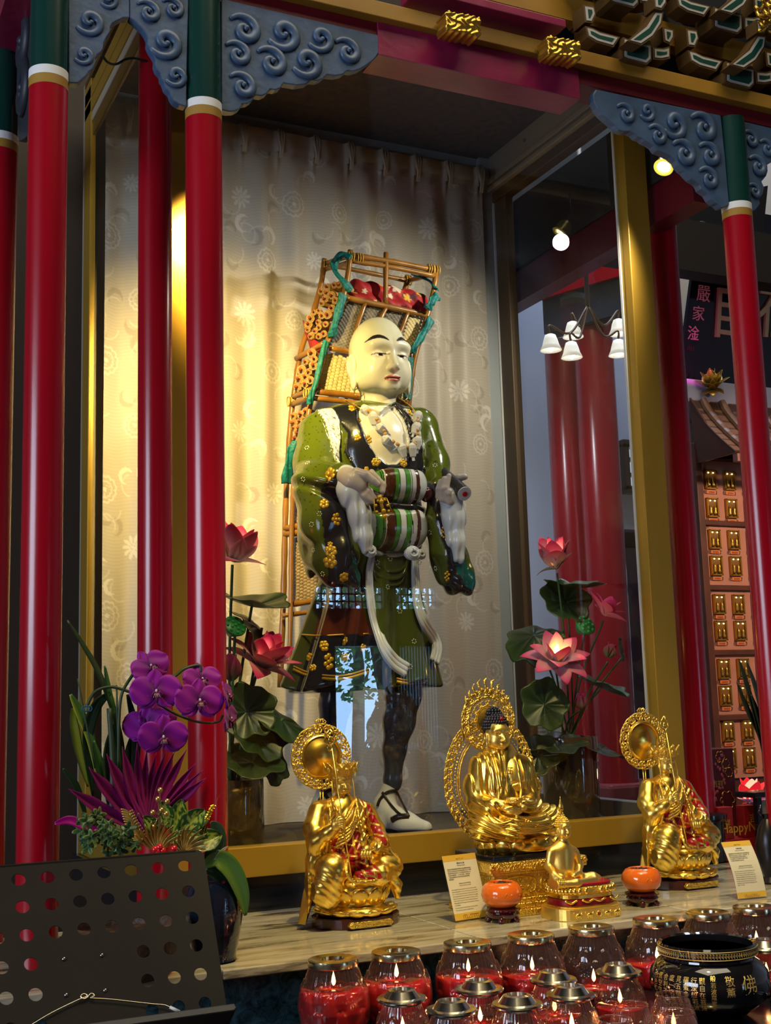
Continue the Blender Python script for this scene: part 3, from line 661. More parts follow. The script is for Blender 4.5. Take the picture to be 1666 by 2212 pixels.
GREEN, BLK, TEAL, WHT = (.085, .115, .008), (.012, .013, .018), (.004, .075, .075), (.72, .74, .74)
def robe_c(V):
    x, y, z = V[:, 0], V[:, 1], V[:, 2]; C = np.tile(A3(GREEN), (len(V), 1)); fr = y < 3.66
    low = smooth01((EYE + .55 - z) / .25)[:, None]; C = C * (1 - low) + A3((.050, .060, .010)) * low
    sp = np.array([mnoise.noise(Vector((a * 140, b * 140, c * 140))) for a, b, c in V]); C[(sp > .5) & (z > EYE + .55)] *= .35
    def put(poly, c, w=0., f=None): C[(fr if f is None else f) & (poly_sd(x, z, poly) < w)] = c
    put(skirtred, (.10, .022, .010)); put(hemblack, (.010, .012, .020)); put(midpanel, (.055, .075, .010))
    put(lapel, BLK); put(chest, WHT); put(chest_in, (.74, .70, .56))
    for s in (strapL, strapR):
        m = fr & (poly_sd(x, z, s) < 0); C[m] = (.74, .74, .72)
        ln = np.array([mnoise.noise(Vector((a * 55, b * 30, c * 55))) for a, b, c in V[m]]); t = C[m]; t[np.abs(np.sin(ln * 9)) < .28] = (.12, .12, .13); C[m] = t
    f2 = y < 3.60
    for c_, t_ in ((cuffL, tealL), (cuffR, tealR)):
        put(c_, BLK, 0, f2); put(t_, TEAL, .002, f2)
    return C
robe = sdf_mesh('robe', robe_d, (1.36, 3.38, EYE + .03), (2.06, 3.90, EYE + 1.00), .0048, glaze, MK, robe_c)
# ---- striped apron over the belly
def apron_d(P):
    d = s_box(P, W(853, 1052, 3.575), (.094, .098, .068), .064); d = smin(d, s_box(P, W(846, 1142, 3.58), (.108, .104, .080), .074), .012)
    z = P[:, 2]; zb_ = W(850, 1094, 3.48).z; d += .010 * np.exp(-((z - zb_ + (P[:, 0] - 1.71) * -.10) / .012) ** 2)
    d = smax(d, W(850, 1194, 3.5).z - z, .01); d = smax(d, z - W(850, 1010, 3.5).z, .012); return d
STR = [(0, 'b'), (.115, 'k'), (.125, 'g'), (.16, 'w'), (.175, 'k'), (.185, 'w'), (.27, 'k'), (.277, 'g'), (.35, 'k'), (.36, 'g'), (.372, 'k'), (.384, 'w'), (.40, 'b'), (.53, 'k'), (.537, 'g'), (.60, 'k'), (.612, 'w'), (.70, 'k'), (.707, 'g'), (.78, 'k'), (.79, 'w'), (.80, 'k'), (.808, 'w'), (.875, 'b'), (.94, 'w'), (1.2, 'w')]
SC = dict(b=(.085, .028, .012), k=(.01, .02, .012), g=(.075, .30, .035), w=(.70, .72, .72))
def apron_c(V):
    x, z = V[:, 0], V[:, 2]; zz = (z - (EYE + .60)) / .14; c0 = 1.706 + .004 * zz; t = (x - c0) / (.222 - .010 * zz * zz) + .5; C = np.empty((len(V), 3), np.float32)
    for i in range(len(STR) - 1): C[t >= STR[i][0]] = SC[STR[i][1]]
    C[t < 0] = SC['w']; return C
apron = sdf_mesh('apron', apron_d, (1.56, 3.42, EYE + .46), (1.86, 3.74, EYE + .77), .0027, glaze, MK, apron_c)
from mathutils.bvhtree import BVHTree
def bvh_of(o):
    w = worldloc(o); vs = [v.co + w for v in o.data.vertices]; return BVHTree.FromPolygons(vs, [p.vertices[:] for p in o.data.polygons])
BV = [bvh_of(robe), bvh_of(apron)]
def onto(u, v, y0=3.5, only=None):
    """point on the statue's front at photograph position"""
    o = Vector((0, 0, EYE)); d = ray(u, v).normalized(); best = None
    for b in (BV if only is None else [BV[only]]):
        h = b.ray_cast(o, d)
        if h[0] is not None and (best is None or h[3] < best[3]): best = h
    return (best[0], best[1] if best[1].dot(d) < 0 else -best[1]) if best else (W(u, v, y0), Vector((0, -1, 0)))
b = MB(); pts = [onto(u, v, 3.47)[0] + Vector((.002, -.010, 0)) for u, v in ((776, 1088), (800, 1092), (830, 1093), (860, 1095), (890, 1098), (912, 1104))]
b.tube(bez(pts, 5), .0125, 8, True, .7); b.build('belt', mat('black_belt', (.012, .014, .012), .15, coat=.5), MK, True)
b = MB(); p = W(921, 1068, 3.52); b.ball(p, (.022, .022, .026), 14, 10); b.build('belt_knob', mat('maroon_glaze', (.05, .008, .010), .1, coat=.6), MK, True)
b = MB(); b.tube(bez([W(797, 1190, 3.47), onto(820, 1196)[0], onto(850, 1199)[0], onto(880, 1196)[0], W(895, 1192, 3.47)], 5), .008, 8)
for c, r in (((797, 1191, 3.465), .020), ((888, 1196, 3.465), .024), ((907, 1198, 3.49), .016)):
    q = W(*c); b.ball(q, (r, r * .8, r * .85), 12, 8)
    for k in range(3):
        aa = [q + Vector((math.cos(w * .6 + k) * r * (.95 - .2 * k), -r * .55 - .004 * k, math.sin(w * .6 + k) * r * (.85 - .2 * k))) for w in range(11)]; b.tube(aa, .0042, 6)
b.build('waist_cord', whitecl, MK, True)
def ribbon(pts, ws, name, m, parent, th=.007, folds=3, lift=.006):
    """a hanging cloth strip with lengthwise folds; pts on the statue, widths in metres"""
    L = len(pts); P = [Vector(p) for p in pts]; b = MB()
    def f(i, j):
        t = i * (L - 1); k = min(int(t), L - 2); q = P[k].lerp(P[k + 1], t - k); w = lerp(ws[k], ws[k + 1], t - k); tn = (P[min(k + 1, L - 1)] - P[max(k, 0)]).normalized()
        side = tn.cross(Vector((.35, -.93, 0))).normalized(); return q + side * (w * (j - .5)) + Vector((.35, -.93, 0)) * (lift + .35 * th * math.sin(j * folds * 2 * PI))
    b.grid(f, 40, 16, th); return b.build(name, m, parent, True)
def along(uv, lift): 
    out = []
    for u, v in uv:
        p, n = onto(u, v, 3.5); out.append(p + Vector((.3, -.95, 0)) * lift)
    return bez(out, 6)
a1 = along([(796, 1202), (790, 1240), (792, 1290), (803, 1345), (822, 1400), (845, 1432), (872, 1450)], .006); n = len(a1)
ribbon(a1, [lerp(.018, .045, min(1, i / n * 1.3)) for i in range(n)], 'sash_end', whitecl, MK)
a2 = along([(888, 1210), (889, 1250), (893, 1300), (907, 1345), (928, 1378), (936, 1400), (930, 1430)], .008); n = len(a2)
ribbon(a2, [lerp(.024, .040, math.sin(min(1, i / n * 1.1) * PI * .6)) for i in range(n)], 'sash_end', whitecl, MK)
# draped swag under the cord
b = MB()
for k, (dy, r) in enumerate(((18, .006), (32, .007), (44, .005))):
    b.tube(bez([onto(798 + 3 * k, 1206)[0], onto(815, 1210 + dy)[0], onto(843, 1214 + dy * 1.15)[0], onto(870, 1210 + dy)[0], onto(884 - 2 * k, 1206)[0]], 6), r, 6)
b.build('swag_folds', mat('olive_glaze', (.055, .075, .010), .16, coat=.5), MK, True)
# white inner sleeves
wsl = mat('white_glaze', (.66, .70, .76), .22, coat=.4)
def slv(P):
    d = ch(P, [(748, 1030, 3.47, 25), (758, 1060, 3.455, 27), (775, 1110, 3.45, 22), (785, 1160, 3.45, 16), (792, 1186, 3.45, 10)], .02); d += .004 * np.sin(P[:, 0] * 230 + 2 * np.sin(P[:, 2] * 9)) * smooth01((EYE + .66 - P[:, 2]) / .06)
    return smax(d, -ch(P, [(770, 1012, 3.40, 10), (772, 1030, 3.36, 16)]), .02)
sdf_mesh('inner_sleeve', slv, (1.44, 3.38, EYE + .42), (1.66, 3.54, EYE + .80), .0035, wsl, MK)
def slv2(P):
    d = ch(P, [(975, 1078, 3.46, 25), (980, 1120, 3.455, 24), (986, 1170, 3.45, 18), (992, 1205, 3.45, 12)], .02); d += .003 * np.sin(P[:, 0] * 260) * smooth01((EYE + .62 - P[:, 2]) / .06)
    return d
sdf_mesh('inner_sleeve', slv2, (1.84, 3.38, EYE + .40), (2.02, 3.54, EYE + .72), .0035, wsl, MK)
# hands
def hand(name, palm, fingers, k=.006):
    al = [W(*p[:3]) for p in palm] + [W(*q[:3]) for f in fingers for q in f]
    lo = Vector([min(p[i] for p in al) - .05 for i in range(3)]); hi = Vector([max(p[i] for p in al) + .05 for i in range(3)])
    def f(P):
        d = ch(P, palm, .012)
        for fg in fingers: d = smin(d, ch(P, fg, .003), k)
        return d
    return sdf_mesh(name, f, lo, hi, .0022, mat(name + '_skin', (.56, .47, .40), .35, coat=.2), MK)
hand('hand', [(748, 1030, 3.45, 20), (762, 1040, 3.435, 23), (776, 1048, 3.425, 20)],
     [[(770, 1020, 3.415, 10), (790, 1026, 3.395, 9.5), (806, 1038, 3.385, 8.5), (816, 1046, 3.38, 7)],
      [(792, 1030, 3.45, 7), (803, 1020, 3.44, 6), (815, 1034, 3.42, 6.5), (828, 1048, 3.405, 6.5), (826, 1062, 3.40, 6)],
      [(778, 1050, 3.43, 10), (797, 1062, 3.41, 9), (812, 1074, 3.40, 7)],
      [(768, 1056, 3.43, 10), (788, 1070, 3.415, 9), (806, 1081, 3.405, 7)],
      [(760, 1060, 3.44, 9), (776, 1076, 3.43, 8), (794, 1086, 3.42, 6.5)]])
hand('hand', [(966, 1076, 3.475, 13), (976, 1064, 3.47, 16), (978, 1050, 3.475, 12)],
     [[(976, 1086, 3.46, 7), (964, 1080, 3.435, 7), (964, 1055, 3.425, 6.5), (970, 1028, 3.425, 5.5)],
      [(970, 1084, 3.465, 7), (955, 1078, 3.44, 6.5), (955, 1056, 3.43, 6), (960, 1034, 3.43, 5.5)],
      [(964, 1080, 3.47, 6.5), (947, 1073, 3.45, 6), (947, 1056, 3.44, 5.5), (951, 1040, 3.44, 5)],
      [(984, 1092, 3.45, 8), (972, 1084, 3.425, 7), (970, 1066, 3.415, 6), (972, 1062, 3.412, 5)],
      [(985, 1050, 3.475, 8), (992, 1032, 3.47, 8), (1004, 1030, 3.455, 7)]])
# earrings
for (u, v, y) in ((776, 848, 3.655), (871, 856, 3.63)):
    b = MB(); c = W(u, v, y); R0 = .0165; b.tube([c + Vector((math.cos(a) * R0, math.sin(a) * R0 * .45, math.sin(a + .2) * R0)) for a in [2 * PI * k / 28 for k in range(29)]], .0015, 6, False); b.build('earring', mat('earring_gold', (.75, .5, .12), .2, metal=1), MK, True)
# necklace of faceted white pendants and wooden beads
nk = []
for (u, v, a) in ((783, 888, .5), (800, 903, 0.05), (817, 927, 1.1), (829, 953, 1.05), (863, 972, .35), (884, 971, .1), (895, 956, -.1), (893, 925, -.5), (896, 901, -.45)):
    p, n_ = onto(u, v, 3.52); c = p + Vector((.25, -.95, 0)) * .016; b = MB()
    M = Matrix.Rotation(a, 3, Vector((.25, -.97, 0))) 
    b.lathe([(.004, .020), (.017, .010), (.0175, 0), (.010, -.026), (.005, -.028), (.0052, -.040), (.003, -.041)], (0, 0, 0), 5)
    b.v = [tuple(c + M @ Vector(q)) for q in b.v]; b.build('necklace_pendant', mat('pendant_white', (.66, .67, .66), .35), MK); nk.append(c)
for i in range(len(nk) - 1):
    for t in (.38, .66):
        q = nk[i].lerp(nk[i + 1], t)
        if i == 4 and t > .5: continue
        b = MB(); b.ball(q + Vector((0, -.004, .006)), .0070, 12, 8); b.build('necklace_bead', mat('wood_bead', (.52, .30, .10), .35), MK, True)
b = MB(); b.tube(bez([onto(745, 868)[0] + Vector((0, -.006, .004)), onto(765, 878)[0] + Vector((0, -.008, 0)), nk[0]], 6), .0028, 6); b.tube(bez([nk[-1], onto(885, 880)[0] + Vector((0, -.008, 0)), W(866, 862, 3.60)], 6), .0028, 6); b.build('necklace_cord', mat('yellow_cord', (.55, .33, .03), .4), MK, True)
# raised gold flowers and white blossom dots on the robe
b = MB(); rg = random.Random(5)
def gflower(u, v, s, n=6, el=1.):
    p, nn = onto(u, v); x = Vector((0, 0, 1)).cross(nn).normalized(); z = nn.cross(x); a0 = rg.uniform(0, 6)
    for k in range(n):
        a = a0 + k * 2 * PI / n; c = p + x * math.cos(a) * s * .6 * rg.uniform(.7, 1.1) + z * math.sin(a) * s * .6 * el * rg.uniform(.8, 1.1); M = Matrix((x, nn, z)).transposed(); b.ball(c, (s * .42, .0032, s * .42), 8, 6, M)
    b.ball(p + nn * .001, (s * .4, s * .25, s * .4), 8, 6)
for (u, v, s, el) in ((712, 1025, .022, 1.2), (700, 1088, .018, 1), (727, 1122, .016, 1.6), (714, 1190, .022, 1), (714, 1213, .024, 1), (713, 1176, .010, 1), (743, 1247, .018, 1), (772, 945, .013, 1), (796, 950, .012, 1.7), (762, 880, .016, 1.6), (775, 908, .009, 1.3), (812, 998, .017, .8), (872, 1000, .015, 1), (958, 1150, .010, 2.6), (966, 1245, .011, 2.0), (700, 1395, .018, 1.2), (745, 1385, .016, 1), (710, 1430, .020, 1.8), (668, 1420, .014, 1.2), (676, 1442, .014, .8), (745, 1420, .018, .8), (785, 1400, .014, 1), (886, 890, .010, 1.8), (792, 1014, .010, 1)): gflower(u, v, s, 6, el)
b.build('gold_flower_pattern', goldp, MK, True)
b = MB()
for (u, v) in ((663, 967), (664, 1000), (717, 977), (655, 1035), (673, 1133), (677, 1188), (940, 1005), (929, 1150), (941, 1228), (843, 1207), (906, 1215), (838, 1268), (805, 1283), (864, 1320), (895, 1385), (836, 1400), (886, 1440), (697, 1240), (690, 1110), (815, 1215), (760, 990)):
    p, nn = onto(u, v); x = Vector((0, 0, 1)).cross(nn).normalized(); z = nn.cross(x)
    for k in range(6): a = k * PI / 3 + u; b.ball(p + (x * math.cos(a) + z * math.sin(a)) * .0068, .0021, 6, 4)
b.build('white_blossom_pattern', mat('white_dots', (.7, .7, .66), .4), MK, True)
# gold hem trims
b = MB()
for line in ([(633, 1452), (660, 1464), (700, 1472), (745, 1472), (795, 1458)], [(855, 1478), (875, 1482), (895, 1482), (915, 1479)]):
    pp = [onto(u, v - 6)[0] + Vector((0, -.006, 0)) for u, v in line]; b.tube(bez(pp, 6), .005, 6); b.tube(bez([q + Vector((0, 0, .010)) for q in pp], 6), .003, 6)
b.tube(bez([onto(u, v)[0] + Vector((0, -.002, 0)) for u, v in ((652, 1371), (690, 1373), (740, 1371), (796, 1369))], 4), .0028, 6)
b.build('gold_hem_trim', goldp, MK, True)
# legs, socks and strapped sandals
trous = mat('dark_blue_glaze', (.018, .032, .065), .2, coat=.4); sock = mat('white_sock', (.55, .55, .55), .5); sandal = mat('black_sandal', (.008, .008, .01), .25)
fz = EYE - .399
def leg(pts, nm='leg'):
    al = [W(*p[:3]) for p in pts]; lo = Vector([min(p[i] for p in al) - .08 for i in range(3)]); hi = Vector([max(p[i] for p in al) + .08 for i in range(3)])
    return sdf_mesh(nm, lambda P: ch(P, pts, .02), lo, hi, .005, trous, MK)
leg([(872, 1455, 3.64, 40), (872, 1500, 3.62, 37), (862, 1560, 3.64, 33), (852, 1620, 3.67, 24), (848, 1688, 3.68, 18), (848, 1694, 3.68, 16)])
leg([(735, 1440, 3.74, 38), (725, 1520, 3.76, 34), (712, 1620, 3.80, 25), (705, 1690, 3.80, 18)])
def foot(anc, heel, toe, shift=(0, 0), nm='foot'):
    A, Hh, T = Vector(anc), Vector(heel), Vector(toe); mid = Hh.lerp(T, .62)
    lo = Vector([min(A[i], Hh[i], T[i]) - .07 for i in range(3)]); hi = Vector([max(A[i], Hh[i], T[i]) + .07 for i in range(3)])
    def f(P):
        d = s_chain(P, [A, A.lerp(Hh, .55) + Vector((0, 0, .012)), Hh.lerp(T, .12) + Vector((0, 0, .022))], [.026, .031, .034], .02)
        d = smin(d, s_chain(P, [A.lerp(Hh, .5), Hh.lerp(T, .45) + Vector((0, 0, .036)), mid + Vector((0, 0, .022)), T + Vector((0, 0, .014))], [.028, .034, .036, .022], .02), .02)
        return smax(d, Hh.z + .006 - P[:, 2], .008)
    fo = sdf_mesh(nm, f, lo, hi, .0032, sock, MK)
    b = MB(); dr = (T - Hh).normalized(); sd = Vector((-dr.y, dr.x, 0)); 
    ol = [Hh - dr * .035 + sd * .022, Hh - dr * .035 - sd * .022, Hh.lerp(T, .5) - sd * .03, mid - sd * .042, T - sd * .03 + dr * .005, T + dr * .03, T + sd * .03 + dr * .005, mid + sd * .042, Hh.lerp(T, .5) + sd * .03]
    b.prism([Vector((q.x, q.y, Hh.z)) for q in ol], (0, 0, .008), .002); b.build('sandal_sole', sandal, MK)
    BV2 = bvh_of(fo); o_ = Vector((0, 0, EYE)); du = T.x - 1.815
    def strap(pts, w=.0062):
        q = []
        for u, v in pts:
            d_ = ray(u + shift[0], v + shift[1]).normalized(); h = BV2.ray_cast(o_, d_)
            if h[0] is not None: q.append(h[0] - d_ * .002)
        if len(q) > 1: MB().tube(bez(q, 5), w, 6, True, .55).build('sandal_strap', sandal, MK, True)
    strap([(822, 1700), (826, 1712), (832, 1722), (842, 1736), (852, 1748), (862, 1758), (872, 1764)]); strap([(816, 1742), (820, 1730), (826, 1722), (834, 1714), (846, 1709), (857, 1709)]); strap([(858, 1712), (864, 1724), (872, 1740), (880, 1756), (884, 1764)]); strap([(846, 1772), (858, 1766), (872, 1764), (884, 1764)], .010)
foot(W(846, 1692, 3.68), (W(816, 1748, 3.70).x, 3.70, fz), (1.815, 3.545, fz))
foot(W(704, 1690, 3.80), (W(690, 1748, 3.83).x, 3.83, fz), (1.60, 3.68, fz), (-128, -4))
# ---- objects the statue holds
SCR = thing('paper_scroll', "rolled scroll with white end and red dot held in the monk statue's hand", 'scroll', W(980, 1050, 3.47))
a, c = W(953, 1022, 3.56), W(1003, 1066, 3.405); ax = (c - a).normalized()
MB().tube([a, c], .024, 24).build('scroll_cover', mat('dark_scroll_cover', (.014, .014, .012), .3, bump=.3, bscale=120), SCR, 'auto')
MB().tube([c - ax * .001, c + ax * .004], .0235, 24).build('scroll_end', mat('white_end', (.62, .64, .68), .4), SCR, 'auto')
MB().tube([c, c + ax * .007], .0085, 16).build('end_dot', mat('red_dot', (.5, .005, .01), .3), SCR, 'auto')
WK = thing('whisk', "dark-handled gold diamond ornament held in the monk statue's other hand", 'ornament', W(825, 1080, 3.39))
MB().tube(bez([W(792, 1058, 3.42), W(808, 1064, 3.40), W(819, 1072, 3.39)], 5), .0075, 8).build('handle', woodd, WK, True)
b = MB(); y = 3.385; fr = [(808, 1077), (835, 1076), (848, 1108), (810, 1110)]; q = [W(u, v, y) for u, v in fr]
for i in range(4): b.tube([q[i], q[(i + 1) % 4]], .0022, 6)
b.tube([W(819, 1069, y), W(824, 1090, y), W(833, 1126, y)], [.008, .006, .003], 8)
for (u, v) in ((824, 1084), (829, 1104), (831, 1116), (820, 1075)): b.ball(W(u, v, y - .003), (.009, .005, .008), 8, 6)
for (u, v) in ((812, 1092), (838, 1092), (814, 1106), (840, 1104), (817, 1082), (831, 1080)): b.ball(W(u, v, y - .002), (.006, .004, .005), 8, 6)
b.build('gold_frame_ornament', goldp, WK, True)
MB().prism(q, (0, .003, 0)).build('dark_plate', mat('dark_plate', (.03, .015, .008), .3), WK)
# ================================================================== bamboo pack carried behind the statue
BP = thing('pack_frame', "bamboo back rack with woven panels rising behind the monk statue's head", 'rack', (1.75, 3.95, EYE - .40))
bamboo = mat('bamboo', (.36, .155, .022), .28, vary=.45, vscale=14, coat=.4, stretch=(1, 1, .4)); tie = mat('rattan_tie', (.60, .34, .05), .4)
def pole(pts, y, r=6.5, name='bamboo_pole', nodes_=True):
    """pts (u, v) or (u, v, y)"""
    P = bez([W(p[0], p[1], p[2] if len(p) > 2 else y) for p in pts], 6); b = MB(); rr = r / 640
    L = 0; rs = []; nxt = .04
    Q = []; 
    for i, p in enumerate(P):
        if i: L += (P[i] - P[i - 1]).length
        Q.append(p); k = 1.0
        if nodes_ and L > nxt: k = 1.16; nxt += .13
        rs.append(rr * k)
    b.tube(Q, rs, 10); return b.build(name, bamboo, BP, True)
YFr, YBk = 3.83, 4.00
pole([(701, 560), (694, 612), (673, 690), (650, 760), (637, 840), (629, 900), (622, 1000), (617, 1100), (612, 1300), (605, 1485)], YBk)
pole([(757, 541), (752, 590), (742, 640), (722, 700), (703, 750), (690, 800), (675, 850), (666, 900), (660, 950)], YFr)
pole([(943, 577), (938, 622), (924, 680), (905, 740), (893, 790), (886, 850), (880, 900)], YFr)
pole([(882, 596), (870, 650)], YBk); pole([(634, 1040), (630, 1150), (628, 1330), (624, 1480)], 3.95, 5)
pole([(755, 551), (850, 566), (945, 585)], YFr); pole([(755, 563), (850, 578), (943, 597)], YFr, 5.5)
pole([(702, 570), (790, 588), (884, 607)], YBk, 5.5); pole([(703, 570, YBk), (757, 552, YFr)], 0, 6); pole([(703, 582, YBk), (757, 566, YFr)], 0, 5.5); pole([(884, 606, YBk), (943, 590, YFr)], 0, 6)
pole([(834, 546), (833, 658)], YFr, 6); pole([(748, 643), (835, 662), (922, 681)], YFr, 7); pole([(690, 640, YBk), (750, 640, YFr)], 0, 5)
pole([(789, 656), (772, 705), (757, 762)], YFr, 5); pole([(835, 664), (818, 700), (806, 750)], YFr, 5); pole([(882, 675), (866, 716), (850, 760)], YFr, 5)
pole([(712, 752), (800, 768), (890, 788)], YFr, 6); pole([(684, 846), (780, 856), (880, 870)], YFr, 7); pole([(678, 860), (780, 872), (878, 886)], YFr, 6)
pole([(640, 775, YBk), (700, 742, YFr)], 0, 6); pole([(633, 858, YBk), (672, 842, YFr)], 0, 6); pole([(631, 874, YBk), (670, 858, YFr)], 0, 6.5)
for v in (1142, 1155): pole([(614, v, YBk), (690, v - 12, 3.9)], 0, 7)
pole([(612, 1308), (700, 1296)], 3.97, 6); pole([(610, 1330), (700, 1318)], 3.97, 5)
# rattan lashings
b = MB()
for (u, v, y) in ((757, 555, YFr), (942, 584, YFr), (703, 572, YBk), (628, 868, YBk), (664, 850, YFr), (776, 558, YFr), (930, 582, YFr), (882, 605, YBk)):
    for k in range(3): c = W(u + (k - 1) * 5, v + (k - 1) * 1, y); b.tube([c + Vector((0, math.cos(a) * .014, math.sin(a) * .017)) for a in [2 * PI * i / 14 for i in range(15)]], .0026, 6, False)
b.build('rattan_lashing', tie, BP, True)
# woven panels
def woven(corners, y, name, m, nu, nv, amp=.003):
    q = [W(u, v, y) for u, v in corners]; b = MB(); N_ = Vector((.25, -.97, 0))
    def f(s, t):
        p = q[0].lerp(q[1], s).lerp(q[3].lerp(q[2], s), t); a, c = s * nu, t * nv
        return p + N_ * (amp * math.sin(c * 2 * PI) * (1 if int(a) % 2 else -1) * abs(math.sin(a * PI)) ** .5)
    b.grid(f, nu * 6, nv * 8, .006); return b.build(name, m, BP, True)
wg = mat('grey_weave', (.22, .19, .145), .7, vary=.4, vscale=60); wc = mat('cream_weave', (.66, .54, .26), .6, vary=.25, vscale=50); wt = mat('tan_weave', (.45, .33, .19), .6, vary=.25, vscale=50)
woven([(752, 652), (790, 660), (755, 765), (708, 752)], 3.85, 'woven_panel', wg, 9, 14); woven([(792, 660), (834, 668), (800, 772), (758, 764)], 3.85, 'woven_panel', wg, 9, 14)
woven([(836, 668), (880, 680), (850, 785), (802, 772)], 3.85, 'woven_panel', wg, 9, 14); woven([(884, 680), (912, 688), (880, 790), (850, 784)], 3.85, 'woven_panel', wc, 6, 14)
woven([(704, 764), (800, 782), (790, 868), (684, 848)], 3.85, 'woven_panel', wc, 11, 12); woven([(802, 782), (880, 800), (876, 880), (792, 868)], 3.85, 'woven_panel', wc, 9, 12)
woven([(636, 1050), (690, 1046), (690, 1132), (632, 1142)], 3.99, 'woven_panel', wt, 8, 12); woven([(634, 1162), (700, 1154), (700, 1296), (630, 1308)], 3.99, 'woven_panel', wt, 9, 20)
# teal ribbons
teal = mat('teal_brocade', (.008, .21, .20), .5, vary=.55, vscale=70, bump=.4, bscale=120)
def strip(pts, w, nm='teal_ribbon'):
    P = bez([W(*p) for p in pts], 8); b = MB(); n = len(P)
    def f(i, j):
        k = min(int(i * (n - 1)), n - 2); p = P[k].lerp(P[k + 1], i * (n - 1) - k); tn = (P[k + 1] - P[k]).normalized(); sd = tn.cross(Vector((.35, -.93, .1))).normalized()
        return p + sd * (w * (j - .5) * (1 - .35 * abs(math.sin(i * 7)))) + Vector((.3, -.95, 0)) * (.006 * math.sin(j * PI) + .003 * math.sin(j * 9 + i * 8))
    b.grid(f, 40, 10, .004); return b.build(nm, teal, BP, True)
strip([(757, 556, 3.80), (737, 552, 3.82), (722, 570, 3.84), (724, 590, 3.82), (742, 610, 3.80), (757, 628, 3.80)], .036); strip([(740, 636, 3.79), (735, 660, 3.79), (722, 700, 3.80), (716, 728, 3.82)], .040)
strip([(704, 738, 3.80), (694, 775, 3.80), (684, 815, 3.80), (672, 850, 3.80), (668, 874, 3.81)], .024); strip([(893, 598, 3.95), (912, 602, 3.90), (930, 612, 3.86), (942, 626, 3.82)], .028)
strip([(944, 640, 3.80), (932, 652, 3.79), (922, 668, 3.80)], .036); strip([(930, 690, 3.81), (915, 720, 3.80), (897, 745, 3.79), (888, 762, 3.80)], .034); strip([(884, 772, 3.81), (884, 820, 3.81), (878, 862, 3.80)], .034)
strip([(655, 940, 3.93), (636, 965, 3.92), (624, 995, 3.93), (618, 1045, 3.95)], .050)
# bedding roll and red cloth on the rack
BD = thing('bedding_roll', 'red floral bedding roll on top of the bamboo rack', 'bedding', W(840, 650, 3.90))
def bed_c(V):
    C = np.tile(A3((.34, .008, .012)), (len(V), 1)); rg = random.Random(2)
    for k in range(46):
        i = rg.randrange(len(V)); r = rg.uniform(.010, .024); a = np.arctan2(V[:, 2] - V[i, 2], V[:, 0] - V[i, 0]); m = np.linalg.norm(V - V[i], axis=1) < r * (.55 + .45 * np.abs(np.cos(a * 2.5))); C[m] = rg.choice([(.70, .62, .45), (.10, .008, .02), (.62, .35, .03), (.02, .015, .02), (.55, .03, .02)])
    return C
sdf_mesh('cloth', lambda P: smin(s_chain(P, [W(772, 628, 3.90), W(900, 655, 3.90)], [.040, .042]), s_chain(P, [W(765, 645, 3.87), W(905, 670, 3.87)], .022), .02) + .004 * np.sin(P[:, 0] * 90 + P[:, 2] * 60), (1.66, 3.80, EYE + 1.40), (2.08, 3.99, EYE + 1.60), .004, mat('floral_cloth', rough=.6, attr='Col'), BD, bed_c)
rc = MB(); q = [W(*p) for p in ((656, 692, 3.97), (668, 725, 3.95), (690, 740, 3.90), (704, 742, 3.84))]
def rf(i, j):
    k = min(int(i * 3), 2); p = q[k].lerp(q[k + 1], i * 3 - k); return p + Vector((.02 * j, .03 * j, -.045 * j + .012 * math.sin(i * 9) * j)) + Vector((-.3, -.9, 0)) * .014 * math.sin(j * PI)
rc.grid(rf, 24, 10, .004); rco = rc.build('red_cloth', mat('red_cloth', (.45, .02, .02), .6), None, True); tag(rco, 'red cloth sagging under the upper scrolls of the bamboo rack', 'cloth')
# rolled scrolls stacked in the rack's open side
scm = mat('scroll_paper', (.55, .32, .085), .6, vary=.4, vscale=40); knob = mat('scroll_knob', (.33, .055, .02), .35)
def scroll(loc, d, r, L, proto=[None]):
    t = thing('rolled_scroll', 'rolled paper scroll packed in the open side of the bamboo rack', 'scroll', loc, 'rolled scrolls in the bamboo rack'); d = Vector(d).normalized()
    b = MB(); pts = []; x = d.orthogonal().normalized(); z = d.cross(x); b.tube([loc, loc + d * L], r, 12)
    for k in range(22): a = k * .75; rr = r * (.25 + .85 * k / 21); pts.append(loc - d * .001 + x * math.cos(a) * rr + z * math.sin(a) * rr)
    b.tube(pts, r * .10, 5); b.tube([pts[-1], pts[-1] + d * L], r * .13, 5); b.build('roll', scm, t, 'auto')
    b = MB(); b.tube([loc + d * .002, loc - d * r * .8], [r * .30, r * .22], 8); b.ball(loc - d * r * .95, r * .34, 8, 6); b.build('rod_knob', knob, t, True)
rg = random.Random(9)
def fill(n, poly, y0, y1, rr, seed):
    k = 0; tries = 0; placed = []
    us = [p[0] for p in poly]; vs = [p[1] for p in poly]
    while k < n and tries < 4000:
        tries += 1; u, v = rg.uniform(min(us), max(us)), rg.uniform(min(vs), max(vs))
        if poly_sd(np.array([u]), np.array([v]), poly)[0] > -3: continue
        r = rr * rg.uniform(.8, 1.2)
        if any((u - a) ** 2 + (v - b_) ** 2 < ((r + c) * 640 * .62) ** 2 for a, b_, c in placed): continue
        placed.append((u, v, r)); t = (u - min(us)) / (max(us) - min(us)); y = lerp(y1, y0, t)
        scroll(W(u, v, y - .015), (rg.uniform(.55, 1), rg.uniform(.5, .9), rg.uniform(-.15, .2)), r, .10); k += 1
fill(24, [(705, 604), (742, 612), (736, 650), (712, 700), (700, 735), (672, 742), (656, 705), (676, 650), (690, 620)], 3.85, 3.96, .0135, 1)
